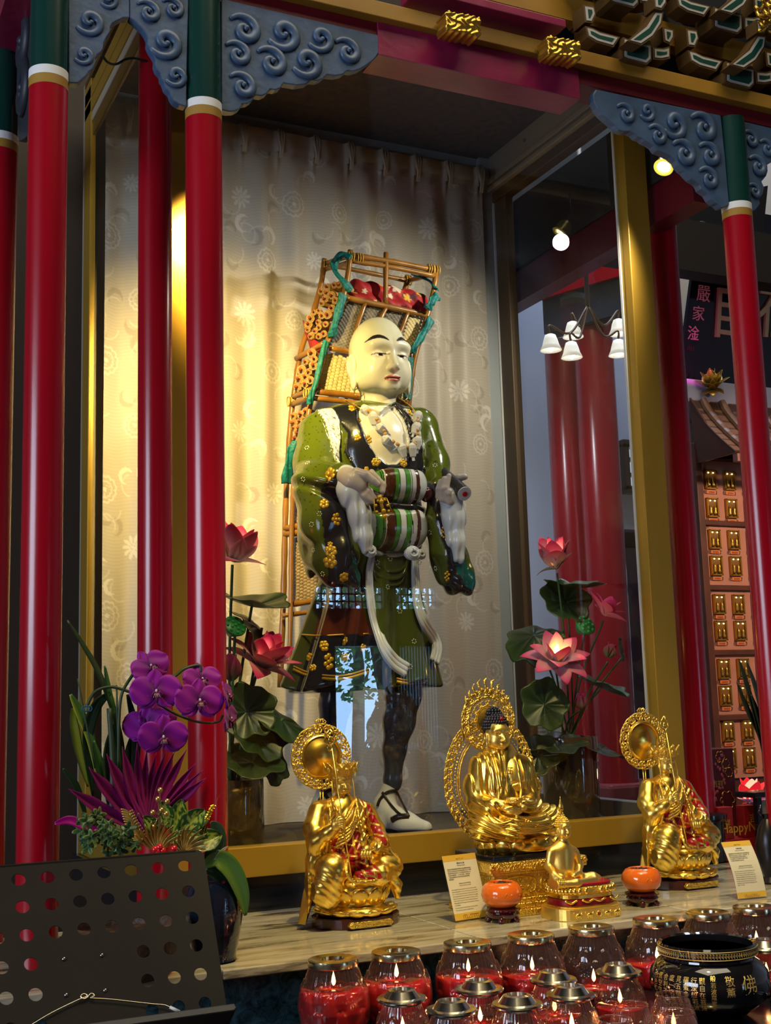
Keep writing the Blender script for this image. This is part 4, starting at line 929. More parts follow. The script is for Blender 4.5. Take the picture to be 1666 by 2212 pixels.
fill(11, [(668, 760), (690, 756), (682, 800), (668, 838), (634, 845), (642, 800), (660, 775)], 3.86, 3.96, .0145, 2)
fill(9, [(632, 892), (665, 885), (658, 925), (642, 955), (624, 960), (628, 915)], 3.87, 3.96, .0135, 3)
# ================================================================== gilt statues on the altar
gilt = mat('polished_gilt', (.96, .68, .13), .27, metal=1, bump=.02, bscale=60)
giltm = mat('satin_gilt', (.93, .67, .16), .40, metal=1, bump=.05, bscale=80)
giltc = mat('gilt_and_lacquer', rough=.29, attr='Col', metal_attr=True, coat=.1, coat_r=.1)
giltr = mat('chased_gilt', (.92, .64, .13), .30, metal=1, bump=.6, bscale=170)
maroon = mat('maroon_lacquer', (.055, .006, .010), .15, coat=.5)
GOLDC = (.96, .68, .13)
def scroll_ring(b, c, M, R0, R1, n, r, lobes=None, ypull=1.):
    """openwork ring of curls between radii R0 and R1 in the plane of M's first two axes"""
    mid = (R0 + R1) / 2; s = (R1 - R0) / 2
    P = lambda a, q, o=0: c + M @ Vector((math.cos(a) * q, math.sin(a) * q * ypull, o))
    for q, rr in ((R0, r * 1.3), (R1 * .985, r)): b.tube([P(2 * PI * k / 72, q * (1 + (.03 * abs(math.sin(n * .5 * 2 * PI * k / 72)) if q > mid else 0))) for k in range(73)], rr, 6, False)
    for i in range(n):
        a0 = 2 * PI * i / n
        for sg in (1, -1):
            pts = []
            for k in range(18):
                t = k / 17; th = sg * (t * 3.1 * PI) + (0 if sg > 0 else PI); q = s * (.95 - .75 * t); pts.append(P(a0 + (sg * s * .42 + math.cos(th) * q * .75) / mid, mid + math.sin(th) * q, .0015 * math.sin(k)))
            b.tube(pts, [r * (.75 + .5 * math.sin(t * PI / 17)) for t in range(18)], 5)
        b.ball(P(a0, R1 * .99), r * 1.7, 6, 5)
def petals(b, c, n, rx, ry, z, size, tilt, squash=.45, phase=0., zs=1.):
    for k in range(n):
        a = 2 * PI * (k + phase) / n; o = Vector((math.cos(a) * rx, math.sin(a) * ry, z)); out = Vector((math.cos(a), math.sin(a), 0)); sd = Vector((-out.y, out.x, 0))
        up = (Vector((0, 0, 1)) * math.cos(tilt) + out * math.sin(tilt)).normalized(); nn = sd.cross(up).normalized(); M = Matrix((sd, nn, up)).transposed()
        b.ball(c + o, (size, size * squash, size * zs), 12, 8, M)
        b.tube([c + o + M @ Vector((size * math.cos(q) * .96, -abs(size * squash * .25), size * zs * math.sin(q) * .96)) for q in [PI * t / 10 for t in range(11)]], size * .07, 5)
def seat_frame(Y0):
    def p(u, v, dy=0.): return W(u, v, Y0 + dy)
    return p
def make_bodhisattva():
    base = WZ(762, 1994, TZ); Y0 = base.y; S = 1 / 845.; p = seat_frame(Y0)
    t = thing('bodhisattva_statue', '', 'statue', Vector((base.x, base.y, TZ)))
    c = lambda P, pts, k=.01: s_chain(P, [p(*q[:3]) for q in pts], [q[3] * S for q in pts], k)
    # head
    H = .066; hc = Vector((p(741, 1718, -.02).x, Y0 - .012, p(741, 1718, -.02).z))
    sdf_mesh('head', lambda P: unit_head((P - A3(hc)) / H, False) * H, hc - Vector((.035, .04, .022)), hc + Vector((.035, .04, .074)), .0011, giltm, t)
    shoulder = [(684, 1744, .0), (792, 1744, -.0)]
    redp = [[(781, 1722), (800, 1738), (812, 1776), (828, 1826), (806, 1822), (793, 1806), (786, 1770)], [(716, 1842), (732, 1814), (768, 1786), (784, 1790), (797, 1830), (792, 1852), (765, 1860), (735, 1856)], [(746, 1852), (800, 1848), (813, 1894), (770, 1904), (752, 1884)]]
    polys = [[(lambda q: (q.x, q.z))(p(u, v, -.07 if i else -.02)) for u, v in R_] for i, R_ in enumerate(redp)]
    def body(P):
        d = c(P, [(700, 1752, .005, 22), (740, 1738, .0, 20), (780, 1750, .005, 21)], .02); d = smin(d, s_ell(P, p(740, 1790, .0), (.062, .050, .075)), .02)
        d = smin(d, s_ell(P, p(748, 1850, -.005), (.070, .055, .05)), .03)
        d = smin(d, s_cap(P, p(742, 1712, -.005), p(741, 1735, .0), .016, .020), .012)
        ra = c(P, [(688, 1752, .0, 22), (678, 1790, -.02, 23), (684, 1818, -.045, 20)], .01); ra = smin(ra, c(P, [(684, 1818, -.045, 18), (708, 1800, -.075, 14), (727, 1782, -.095, 9)], .01), .012)
        ra = smin(ra, c(P, [(684, 1822, -.04, 18), (676, 1860, -.035, 15), (668, 1910, -.03, 11), (660, 1975, -.03, 9)], .01), .015); d = smin(d, ra, .010)
        la = c(P, [(792, 1752, .0, 20), (812, 1790, -.02, 18), (824, 1815, -.045, 16), (812, 1832, -.085, 13)], .01); la = smin(la, c(P, [(826, 1822, -.05, 10), (838, 1840, -.05, 8), (850, 1852, -.05, 5)], .01), .012); d = smin(d, la, .010)
        # legs: bent thigh to the left, the other knee out to the right, hanging shin with its drape
        d = smin(d, c(P, [(740, 1870, -.02, 30), (716, 1880, -.075, 31), (712, 1900, -.085, 28)], .02), .012)
        d = smin(d, c(P, [(760, 1872, -.01, 30), (820, 1870, -.04, 27), (846, 1868, -.045, 25)], .02), .012); d = smin(d, c(P, [(846, 1872, -.045, 22), (820, 1890, -.08, 20), (780, 1898, -.09, 16)], .02), .012)
        d = smin(d, s_ell(P, p(707, 1922, -.075), (.042, .035, .048)), .008); d = smin(d, c(P, [(838, 1890, -.04, 16), (856, 1910, -.04, 12), (858, 1936, -.04, 7)], .01), .012)
        x, y, z = P[:, 0] - base.x, P[:, 1] - Y0, P[:, 2] - TZ
        d -= .0008 * np.sin(z * 330 + x * 160 + 2 * np.sin(x * 60)) * smooth01((.17 - z) / .04)           # lap folds
        d -= .0020 * np.sin((x * .8 - z * .6) * 420) * smooth01((z - .17) / .03) * smooth01((.30 - z) / .03) * (np.abs(x + .01) < .06)
        for po in polys: d -= np.where(P[:, 1] < Y0 + .01, .0022 * smooth01(.5 - poly_sd(P[:, 0], P[:, 2], po) / .003), 0)
        return d
    def bc(V):
        C = np.tile(np.array((*GOLDC, 1.), np.float32), (len(V), 1))
        for i, po in enumerate(polys):
            m = (V[:, 1] < Y0 + .01) & (poly_sd(V[:, 0], V[:, 2], po) < -.001); x, z = V[:, 0] - base.x, V[:, 2] - TZ + (V[:, 0] - base.x) * .25
            gx = np.abs(((x + .08 * z) / .030) % 1 - .5) < .40; gz = np.abs((z / .026 + .5 * np.floor((x + .08 * z) / .030)) % 1 - .5) < .42; C[m & gx & gz] = (.30, .004, .010, 0)
        return C
    sdf_mesh('robed_body', body, (base.x - .14, Y0 - .16, TZ + .04), (base.x + .15, Y0 + .08, TZ + .345), .0020, giltc, t, bc)
    b = MB()                                                                     # sash, collar, sleeve borders
    for line, r in (([(716, 1722, -.02), (728, 1748, -.055), (745, 1768, -.06), (757, 1752, -.055), (768, 1726, -.02)], .0035), ([(712, 1735, -.03), (714, 1775, -.06), (716, 1800, -.06)], .003), ([(768, 1722, -.02), (775, 1760, -.055), (786, 1810, -.07), (786, 1845, -.085)], .0042),
                    ([(708, 1800, -.08), (704, 1840, -.06), (690, 1850, -.05)], .004), ([(752, 1852, -.085), (748, 1880, -.115), (760, 1902, -.12), (790, 1905, -.115), (818, 1897, -.10), (816, 1870, -.08)], .0045), ([(818, 1826, -.08), (832, 1836, -.07), (848, 1850, -.06)], .003)):
        b.tube(bez([p(*q) for q in line], 6), r, 6)
    for k in range(5): b.tube(bez([p(722 + k * 3, 1832 - k * 8, -.065), p(752 + k * 2, 1815 - k * 9, -.072), p(770, 1780 - k * 9, -.055)], 5), .0035, 6)
    b.build('gilt_borders', giltr, t, True)
    b = MB()                                                                     # fingers of both hands
    for k in range(4): b.tube([p(724 + k * 1.5, 1772 + k * 5, -.10), p(738, 1770 + k * 5, -.112), p(744, 1776 + k * 5, -.104), p(738, 1779 + k * 5, -.096)], .0048 - .0004 * k, 8)
    b.tube([p(722, 1778, -.10), p(732, 1766, -.108), p(743, 1766, -.106)], .0045, 8); b.ball(p(726, 1782, -.097), (.014, .012, .016), 10, 8)
    b.build('hand', giltm, t, True)
    b = MB(); b.ball(p(792, 1838, -.098), (.014, .010, .014), 10, 8)
    for k in range(4): b.tube([p(782 + k * 6, 1836, -.10), p(782 + k * 6, 1846, -.112), p(783 + k * 6, 1854, -.104)], .0042, 8)
    b.build('hand', giltm, t, True)
    b = MB(); b.tube([p(784, 1828, -.108), p(784, 1812, -.108), p(788, 1802, -.106), p(782, 1796, -.104)], [.006, .009, .006, .001], 8); b.build('flame_jewel', gilt, t, True)
    b = MB(); b.lathe([(.0295, 0), (.031, .004), (.0295, .009), (.031, .012)], hc + Vector((0, .004, .041)), 28)   # crown
    for k in range(7):
        a = -PI / 2 + (k - 3) * .62; o = Vector((math.cos(a), math.sin(a), 0)); q0 = hc + Vector((0, .004, .049)) + o * .030; sd = Vector((-o.y, o.x, 0)); tp = q0 + o * .016 + Vector((0, 0, .034))
        b.prism([q0 - sd * .010, q0 + sd * .010, q0.lerp(tp, .55) + sd * .014, q0.lerp(tp, .85) + sd * .007, tp, q0.lerp(tp, .85) - sd * .007, q0.lerp(tp, .55) - sd * .014], o * -.0025)
        b.ball(q0.lerp(tp, .45) + o * .003, (.006, .005, .008), 8, 6); b.ball(tp, .0025, 6, 5)
    b.ball(hc + Vector((0, .01, .060)), (.023, .023, .020), 14, 8); b.build('crown', giltr, t, 'auto')
    for sg in (-1, 1): MB().tube([hc + Vector((sg * .0285, -.004, .045)), hc + Vector((sg * .031, -.012, .01)), hc + Vector((sg * .031, -.016, -.035))], .0016, 6).build('crown_ribbon', giltm, t, True)
    hx = Vector((p(694, 1634, .055).x, Y0 + .055, p(694, 1634, .055).z)); M = Matrix(((1, 0, 0), (0, 0, -1), (0, 1, 0)))
    b = MB(); b.lathe([(0.0001, .017), (.018, .0155), (.034, .010), (.046, .002), (.051, .001), (.053, .005), (.056, .003), (.056, -.004), (.0001, -.006)], hx, 48, (0, -1, 0)); b.build('halo_disc', gilt, t, 'auto')
    b = MB(); scroll_ring(b, hx, M, .057, .083, 15, .0025); 
    for k in range(5): b.tube([hx + Vector(((k - 2) * .004, 0, .082)), hx + Vector(((k - 2) * .008, 0, .090)), hx + Vector(((k - 2) * .003, 0, .098))], .002, 5)
    b.build('halo_filigree', giltr, t, True)
    b = MB(); b.tube([hx + Vector((.004, .004, -.08)), hx + Vector((.006, .004, -.18))], .002, 6); b.tube([hx + Vector((-.004, .004, -.08)), hx + Vector((-.002, .004, -.18))], .002, 6); b.build('halo_rod', giltm, t, True)
    b = MB(); b.tube([p(717, 1616, -.105), p(740, 1772, -.108), p(762, 1912, -.118)], .0019, 8)
    tc = p(713, 1598, -.104); b.tube([tc + Vector((math.cos(a) * .007, 0, math.sin(a) * .007 - .020)) for a in [2 * PI * k / 16 for k in range(17)]], .002, 6, False)
    for sg in (-1, 1): b.tube([tc + Vector((0, 0, -.016)), tc + Vector((sg * .014, 0, -.004)), tc + Vector((sg * .012, 0, .012)), tc + Vector((0, 0, .026))], .0026, 6)
    b.ball(tc, (.006, .004, .010), 8, 6); b.build('staff', gilt, t, True)
    cb_ = Vector((base.x + .004, Y0 - .01, TZ)); b = MB()
    b.lathe([(.082, .026), (.098, .034), (.098, .040), (.074, .046), (.070, .060), (.076, .066), (.086, .085), (.086, .11), (.05, .12)], cb_, 40, None, None)
    petals(b, cb_, 13, .088, .084, .033, .024, 1.15, .4); petals(b, cb_, 12, .080, .078, .075, .024, .42, .42, .5, 1.05); petals(b, cb_, 12, .074, .072, .097, .024, .2, .42, 0, 1.05)
    b.build('lotus_base', gilt, t, True)
    b = MB(); oct_ = [Vector((math.cos(a) * .116, math.sin(a) * .095, 0)) for a in [2 * PI * (k + .5) / 24 for k in range(24)]]
    b.prism([cb_ + q for q in oct_], (0, 0, .026), .002); b.prism([p(686, 1858, .01), p(650, 1993, .01), p(662, 1994, -.0), p(700, 1880, .0)], (0.0, .006, 0)); b.build('plinth', maroon, t)
    b = MB(); b.prism([p(684, 1830, -.02), p(656, 1930, -.02), p(645, 1996, -.02), p(660, 1998, -.03), p(672, 1940, -.035), p(692, 1850, -.03)], (0, .006, 0), .001); b.build('robe_tail', giltm, t)
    b = MB(); q0 = cb_ + Vector((-.055, -.0985, .005)); b.prism([q0, q0 + Vector((.11, 0, 0)), q0 + Vector((.118, .003, .007)), q0 + Vector((.11, 0, .015)), q0 + Vector((0, 0, .015)), q0 + Vector((-.006, .002, .007))], (0, .012, 0), .0015)
    b.build('name_plate', giltr, t)
    return t, base
K1, kb = make_bodhisattva(); K1['label'] = 'gilt crowned seated statue with staff and red robe, nearest the music stand'
k2 = WZ(1466, 1912, TZ); K2 = copy_tree(K1, Vector((k2.x, k2.y, TZ)), 'gilt crowned seated statue with staff at the right end of the altar')

# ---- the large seated statue with openwork mandorla on a gilt pedestal
def make_big_buddha():
    base = Vector((1.792, 2.975, TZ)); Y0 = base.y; S = 1 / 792.; p = seat_frame(Y0)
    t = thing('buddha_statue', 'large gilt seated statue with dark curled hair and openwork mandorla on a gilt pedestal', 'statue', base)
    c = lambda P, pts, k=.01: s_chain(P, [p(*q[:3]) for q in pts], [q[3] * S for q in pts], k)
    H = .096; hc = Vector((p(1083, 1622, -.035).x, Y0 - .015, p(1083, 1622, -.035).z))
    sdf_mesh('head', lambda P: unit_head((P - A3(hc)) / H, False) * H, hc - Vector((.05, .06, .034)), hc + Vector((.05, .06, .105)), .0014, giltm, t)
    b = MB(); rg = random.Random(4)                                                            # snail curls
    hcap = hc + Vector((0, .006, H * .62))
    for ring in range(8):
        th = .12 + ring * .2; n = max(1, int(2 * PI * math.sin(th) / .21))
        for k in range(n):
            a = 2 * PI * (k + .5 * (ring % 2)) / n; q = Vector((math.sin(th) * math.cos(a), math.sin(th) * math.sin(a), math.cos(th)))
            if q.y < -.45 and q.z < .30: continue
            b.ball(hcap + Vector((q.x * H * .345, q.y * H * .415, q.z * H * .42)), .0048, 7, 5)
    for ring in range(4):
        th = .15 + ring * .38; n = max(1, int(2 * PI * math.sin(th) / .42))
        for k in range(n): a = 2 * PI * k / n; b.ball(hcap + Vector((math.sin(th) * math.cos(a) * .020, .006 + math.sin(th) * math.sin(a) * .020, H * .36 + math.cos(th) * .022)), .0046, 7, 5)
    b.ball(hcap + Vector((0, .004, 0)), (H * .335, H * .40, H * .41), 20, 12); b.build('hair_curls', mat('dark_blue_hair', (.010, .011, .022), .35), t, True)
    MB().ball(hcap + Vector((0, -H * .37, H * .27)), (.007, .004, .005), 10, 6).build('red_hair_jewel', mat('red_jewel', (.30, .004, .006), .2), t, True)
    MB().ball(hc + Vector((0, -H * .352, H * .60)), .0016, 6, 5).build('forehead_dot', whitep, t, True)
    def body(P):
        d = c(P, [(1044, 1652, .0, 24), (1083, 1640, .0, 26), (1124, 1654, .0, 24)], .02); d = smin(d, s_ell(P, p(1083, 1692, .0), (.075, .060, .085)), .025); d = smin(d, s_ell(P, p(1090, 1742, -.01), (.080, .065, .06)), .03)
        d = smin(d, s_cap(P, p(1085, 1615, -.005), p(1084, 1642, .0), .026, .030), .015)
        for pts in ([(1040, 1656, .0, 25), (1028, 1700, -.005, 25), (1034, 1738, -.03, 23)], [(1128, 1658, .0, 23), (1146, 1700, -.005, 22), (1146, 1735, -.03, 20)]): d = smin(d, c(P, pts, .01), .012)
        d = smin(d, c(P, [(1034, 1738, -.03, 22), (1064, 1742, -.08, 18), (1092, 1742, -.10, 12)], .01), .012); d = smin(d, c(P, [(1146, 1735, -.03, 19), (1140, 1740, -.08, 16), (1122, 1742, -.10, 11)], .01), .012)
        d = smin(d, c(P, [(1085, 1780, -.02, 34), (1045, 1782, -.045, 30), (1040, 1784, -.05, 28)], .02), .02); d = smin(d, c(P, [(1100, 1775, -.02, 32), (1180, 1765, -.04, 24), (1196, 1762, -.04, 20)], .02), .02)
        d = smin(d, c(P, [(1050, 1790, -.07, 24), (1110, 1790, -.115, 22), (1170, 1776, -.09, 20)], .02), .02)
        x, y, z = P[:, 0] - base.x, P[:, 1] - Y0, P[:, 2] - TZ
        fz_ = smooth01((z - .30) / .02) * smooth01((np.abs(x + .002) - .040) / .008); d -= .0028 * np.sin(np.abs(x) * 330 + z * 35) * fz_
        lz = smooth01((.295 - z) / .015); d -= .0034 * np.sin(np.hypot(x * .9, (z - .30) * 1.6) * 300) * lz
        d += .005 * smooth01(1 - np.abs(x + .004) / .04) * smooth01((z - .30) / .02) * (y < 0) * smooth01((.42 - z) / .02)
        pc = p(1100, 1682, -.06); d -= .004 * np.exp(-(((np.abs(P[:, 0] - pc.x) - .017) / .016) ** 2 + ((P[:, 2] - pc.z) / .014) ** 2)) * (y < 0)
        return d
    sdf_mesh('robed_body', body, (base.x - .17, Y0 - .17, TZ + .155), (base.x + .20, Y0 + .08, TZ + .475), .0022, gilt, t)
    b = MB()
    for line in ([(1062, 1634, -.03), (1072, 1670, -.066), (1078, 1705, -.075), (1076, 1735, -.09)], [(1112, 1634, -.03), (1120, 1665, -.062), (1126, 1700, -.07), (1124, 1730, -.085)], [(1066, 1634, -.03), (1077, 1668, -.067), (1083, 1704, -.076)], [(1050, 1640, -.03), (1060, 1672, -.06), (1064, 1712, -.07)], [(1122, 1640, -.03), (1132, 1672, -.055), (1136, 1705, -.06)]): b.tube(bez([p(*q) for q in line], 6), .0038, 6)
    for k in range(6): b.tube(bez([p(1052 + 6 * k, 1760 + 4 * k, -.10), p(1075 + 5 * k, 1780 + 4 * k, -.125), p(1110 + 3 * k, 1772 + 6 * k, -.135)], 5), .004, 6); b.tube(bez([p(1135 + 5 * k, 1772 + 2 * k, -.125), p(1160 + 4 * k, 1774 + 2 * k, -.11), p(1190, 1764 + 4 * k, -.075)], 5), .0036, 6)
    b.build('robe_folds', gilt, t, True)
    b = MB()
    for sg in (-1, 1):
        for k in range(4): q = p(1110 + sg * 16, 1744 + k * 3, -.125); b.tube([q, q + Vector((-sg * .016, -.006, -.001 - .001 * k)), q + Vector((-sg * .03, -.004, .003))], .0048, 7)
    b.ball(p(1096, 1746, -.118), (.016, .016, .010), 10, 8); b.ball(p(1126, 1745, -.118), (.016, .016, .010), 10, 8); b.build('hand', giltm, t, True)
    def chest(P):
        d = s_ell(P, p(1096, 1684, -.014), (.040, .054, .066)); pc = p(1100, 1682, -.06); d += .004 * np.exp(-((P[:, 2] - pc.z + .016 - .25 * np.abs(P[:, 0] - pc.x)) / .0035) ** 2) + .003 * np.exp(-((P[:, 0] - pc.x) / .003) ** 2) * (P[:, 2] < pc.z)
        return smax(d, P[:, 2] - p(1096, 1640, -.06).z - .012, .02)
    sdf_mesh('bare_chest', chest, p(1096, 1684, -.014) - Vector((.06, .07, .08)), p(1096, 1684, -.014) + Vector((.06, .07, .08)), .0018, giltm, t)
    b = MB(); q = p(1112, 1738, -.125); b.lathe([(.012, 0), (.020, .006), (.022, .015), (.021, .017), (.018, .015), (.012, .008)], q, 24); b.build('alms_bowl', giltr, t, 'auto')
    tx = p(1103, 1665, -.071); tb = MB(); w = Vector((.0065, 0, 0)); z = Vector((0, 0, .0065))
    for a, e_ in ((-w, w), (-z, z), (w, w - z), (-w, z - w), (z, z + w), (-z, -z - w)): tb.tube([tx + a, tx + e_], .0011, 5)
    for a, e_ in ((-w - z, w - z), (-w + z, w + z)): tb.tube([tx + a * 1.25, tx + e_ * 1.25], .0009, 5)
    tb.build('chest_emblem', mat('emblem_gold', (.30, .16, .02), .3, metal=1), t, True)
    # mandorla: head ring with mirror, body ring, pointed flames
    M = Matrix(((1, 0, 0), (0, 0, -1), (0, 1, 0))); hx = Vector((p(1055, 1556, .075).x, Y0 + .075, p(1055, 1556, .075).z))
    b = MB(); b.lathe([(.0001, .010), (.02, .0085), (.034, .002), (.037, .004), (.039, 0), (.039, -.004), (.0001, -.005)], hx, 40, (0, -1, 0)); b.build('halo_mirror', gilt, t, 'auto')
    b = MB(); scroll_ring(b, hx, M, .041, .055, 12, .0013); 
    for k in range(44): a = 2 * PI * k / 44; b.ball(hx + M @ Vector((math.cos(a) * .060, math.sin(a) * .060, 0)), .0026, 6, 5)
    scroll_ring(b, hx, M, .065, .084, 16, .0032); scroll_ring(b, hx + Vector((0, .002, 0)), M, .066, .080, 13, .002)
    for k in range(9):
        a = PI / 2 + (k - 4) * .21; q = .090 + .022 * math.cos((k - 4) * .36) ** 2; b.tube([hx + M @ Vector((math.cos(a) * .08, math.sin(a) * .08, 0)), hx + M @ Vector((math.cos(a + .08) * q, math.sin(a + .08) * q, .002)), hx + M @ Vector((math.cos(a * .98) * (q + .008), math.sin(a * .98) * (q + .008), 0))], [.005, .0042, .001], 6)
        b.ball(hx + M @ Vector((math.cos(a) * .088, math.sin(a) * .088, .003)), .0045, 6, 5)
    b.build('halo_filigree', giltr, t, True)
    b = MB(); bx = Vector((p(1060, 1690, .085).x, Y0 + .085, TZ + .335)); 
    def ring(q, a): # a measured from straight down; open at the bottom
        return bx + Vector((math.sin(a) * q * (1.0 if abs(a) > 1.2 else lerp(.78, 1.0, abs(a) / 1.2)), 0, -math.cos(a) * q * 1.22))
    for q, r in ((.100, .0032), (.106, .0018), (.146, .002)): b.tube([ring(q, -PI * .99 + 2 * PI * .99 * k / 80) for k in range(81)], r, 6, False)
    for k in range(90): b.ball(ring(.113, -PI * .98 + 2 * PI * .98 * k / 89), .0030, 6, 5)
    for k in range(48):
        a = -PI * .97 + 2 * PI * .97 * k / 47
        for sg in (1, -1): b.tube([ring(.131 + math.sin(j * .55 + 1) * (.012 - .0007 * j), a + sg * (math.cos(j * .55 + 1) * (.012 - .0007 * j)) / .13) for j in range(13)], [.0034 - .00012 * j for j in range(13)], 5)
        b.ball(ring(.146, a), .0042, 6, 5); b.ball(ring(.122, a + .03), .003, 6, 5)
    b.build('mandorla', giltr, t, True)
    # lotus, black plate and stepped pedestal
    cb_ = Vector((base.x + .012, Y0 - .01, 0)); zl = TZ + .150; b = MB(); petals(b, cb_ + Vector((0, 0, zl)), 17, .118, .088, .018, .024, .35, .45, .5, 1.0); petals(b, cb_ + Vector((0, 0, zl)), 17, .105, .078, .012, .024, .5, .45, 0, .9); b.lathe([(.09, .0), (.105, .01), (.10, .035), (.04, .045)], cb_ + Vector((0, 0, zl)), 32); b.build('lotus_base', gilt, t, True)
    bx0, bx1, by0, by1 = base.x - .150, base.x + .150, Y0 - .125, Y0 + .10
    MB().box((bx0 + .02, by0 + .012, TZ + .138), (bx1 - .02, by1, TZ + .152), .003).build('black_plate', black, t)
    def tier(nm, x, y, z0, z1, m=giltr): MB().box((bx0 + x, by0 + y, TZ + z0), (bx1 - x, by1 - y * .5, TZ + z1), .003).build(nm, m, t)
    tier('pedestal_top', .0, .0, .112, .138); tier('pedestal_frieze', .012, .010, .104, .112); tier('pedestal_body', .020, .018, .045, .104); tier('pedestal_step', .012, .010, .033, .045); tier('pedestal_step', .004, .004, .018, .033); tier('pedestal_foot', -.004, -.004, 0, .018)
    b = MB(); y = by0 + .017
    for x0 in (bx0 + .05, bx0 + .17):
        pts = [Vector((x0 + .045 + .052 * math.copysign(abs(math.cos(a)) ** .6, math.cos(a)), y, TZ + .075 + .022 * math.copysign(abs(math.sin(a)) ** .6, math.sin(a)))) for a in [2 * PI * k / 36 for k in range(37)]]; b.tube(pts, .0022, 6, False)
        for k in range(16): q = Vector((x0 + .045 + rnd.uniform(-.04, .04), y, TZ + .075 + rnd.uniform(-.014, .014))); b.tube([q + Vector((math.cos(j * .8 + k) * (.007 - .0008 * j), -.001, math.sin(j * .8 + k) * (.007 - .0008 * j))) for j in range(8)], .0016, 5)
    for k in range(26): q = Vector((bx0 + .008 + k * .0114, by0 - .001, TZ + .125)); b.tube([q + Vector((math.cos(j * .8 + k) * (.007 - .0008 * j), 0, math.sin(j * .8 + k) * (.009 - .001 * j))) for j in range(8)], .0018, 5)
    b.build('pedestal_carving', gilt, t, True)
    return t
make_big_buddha()

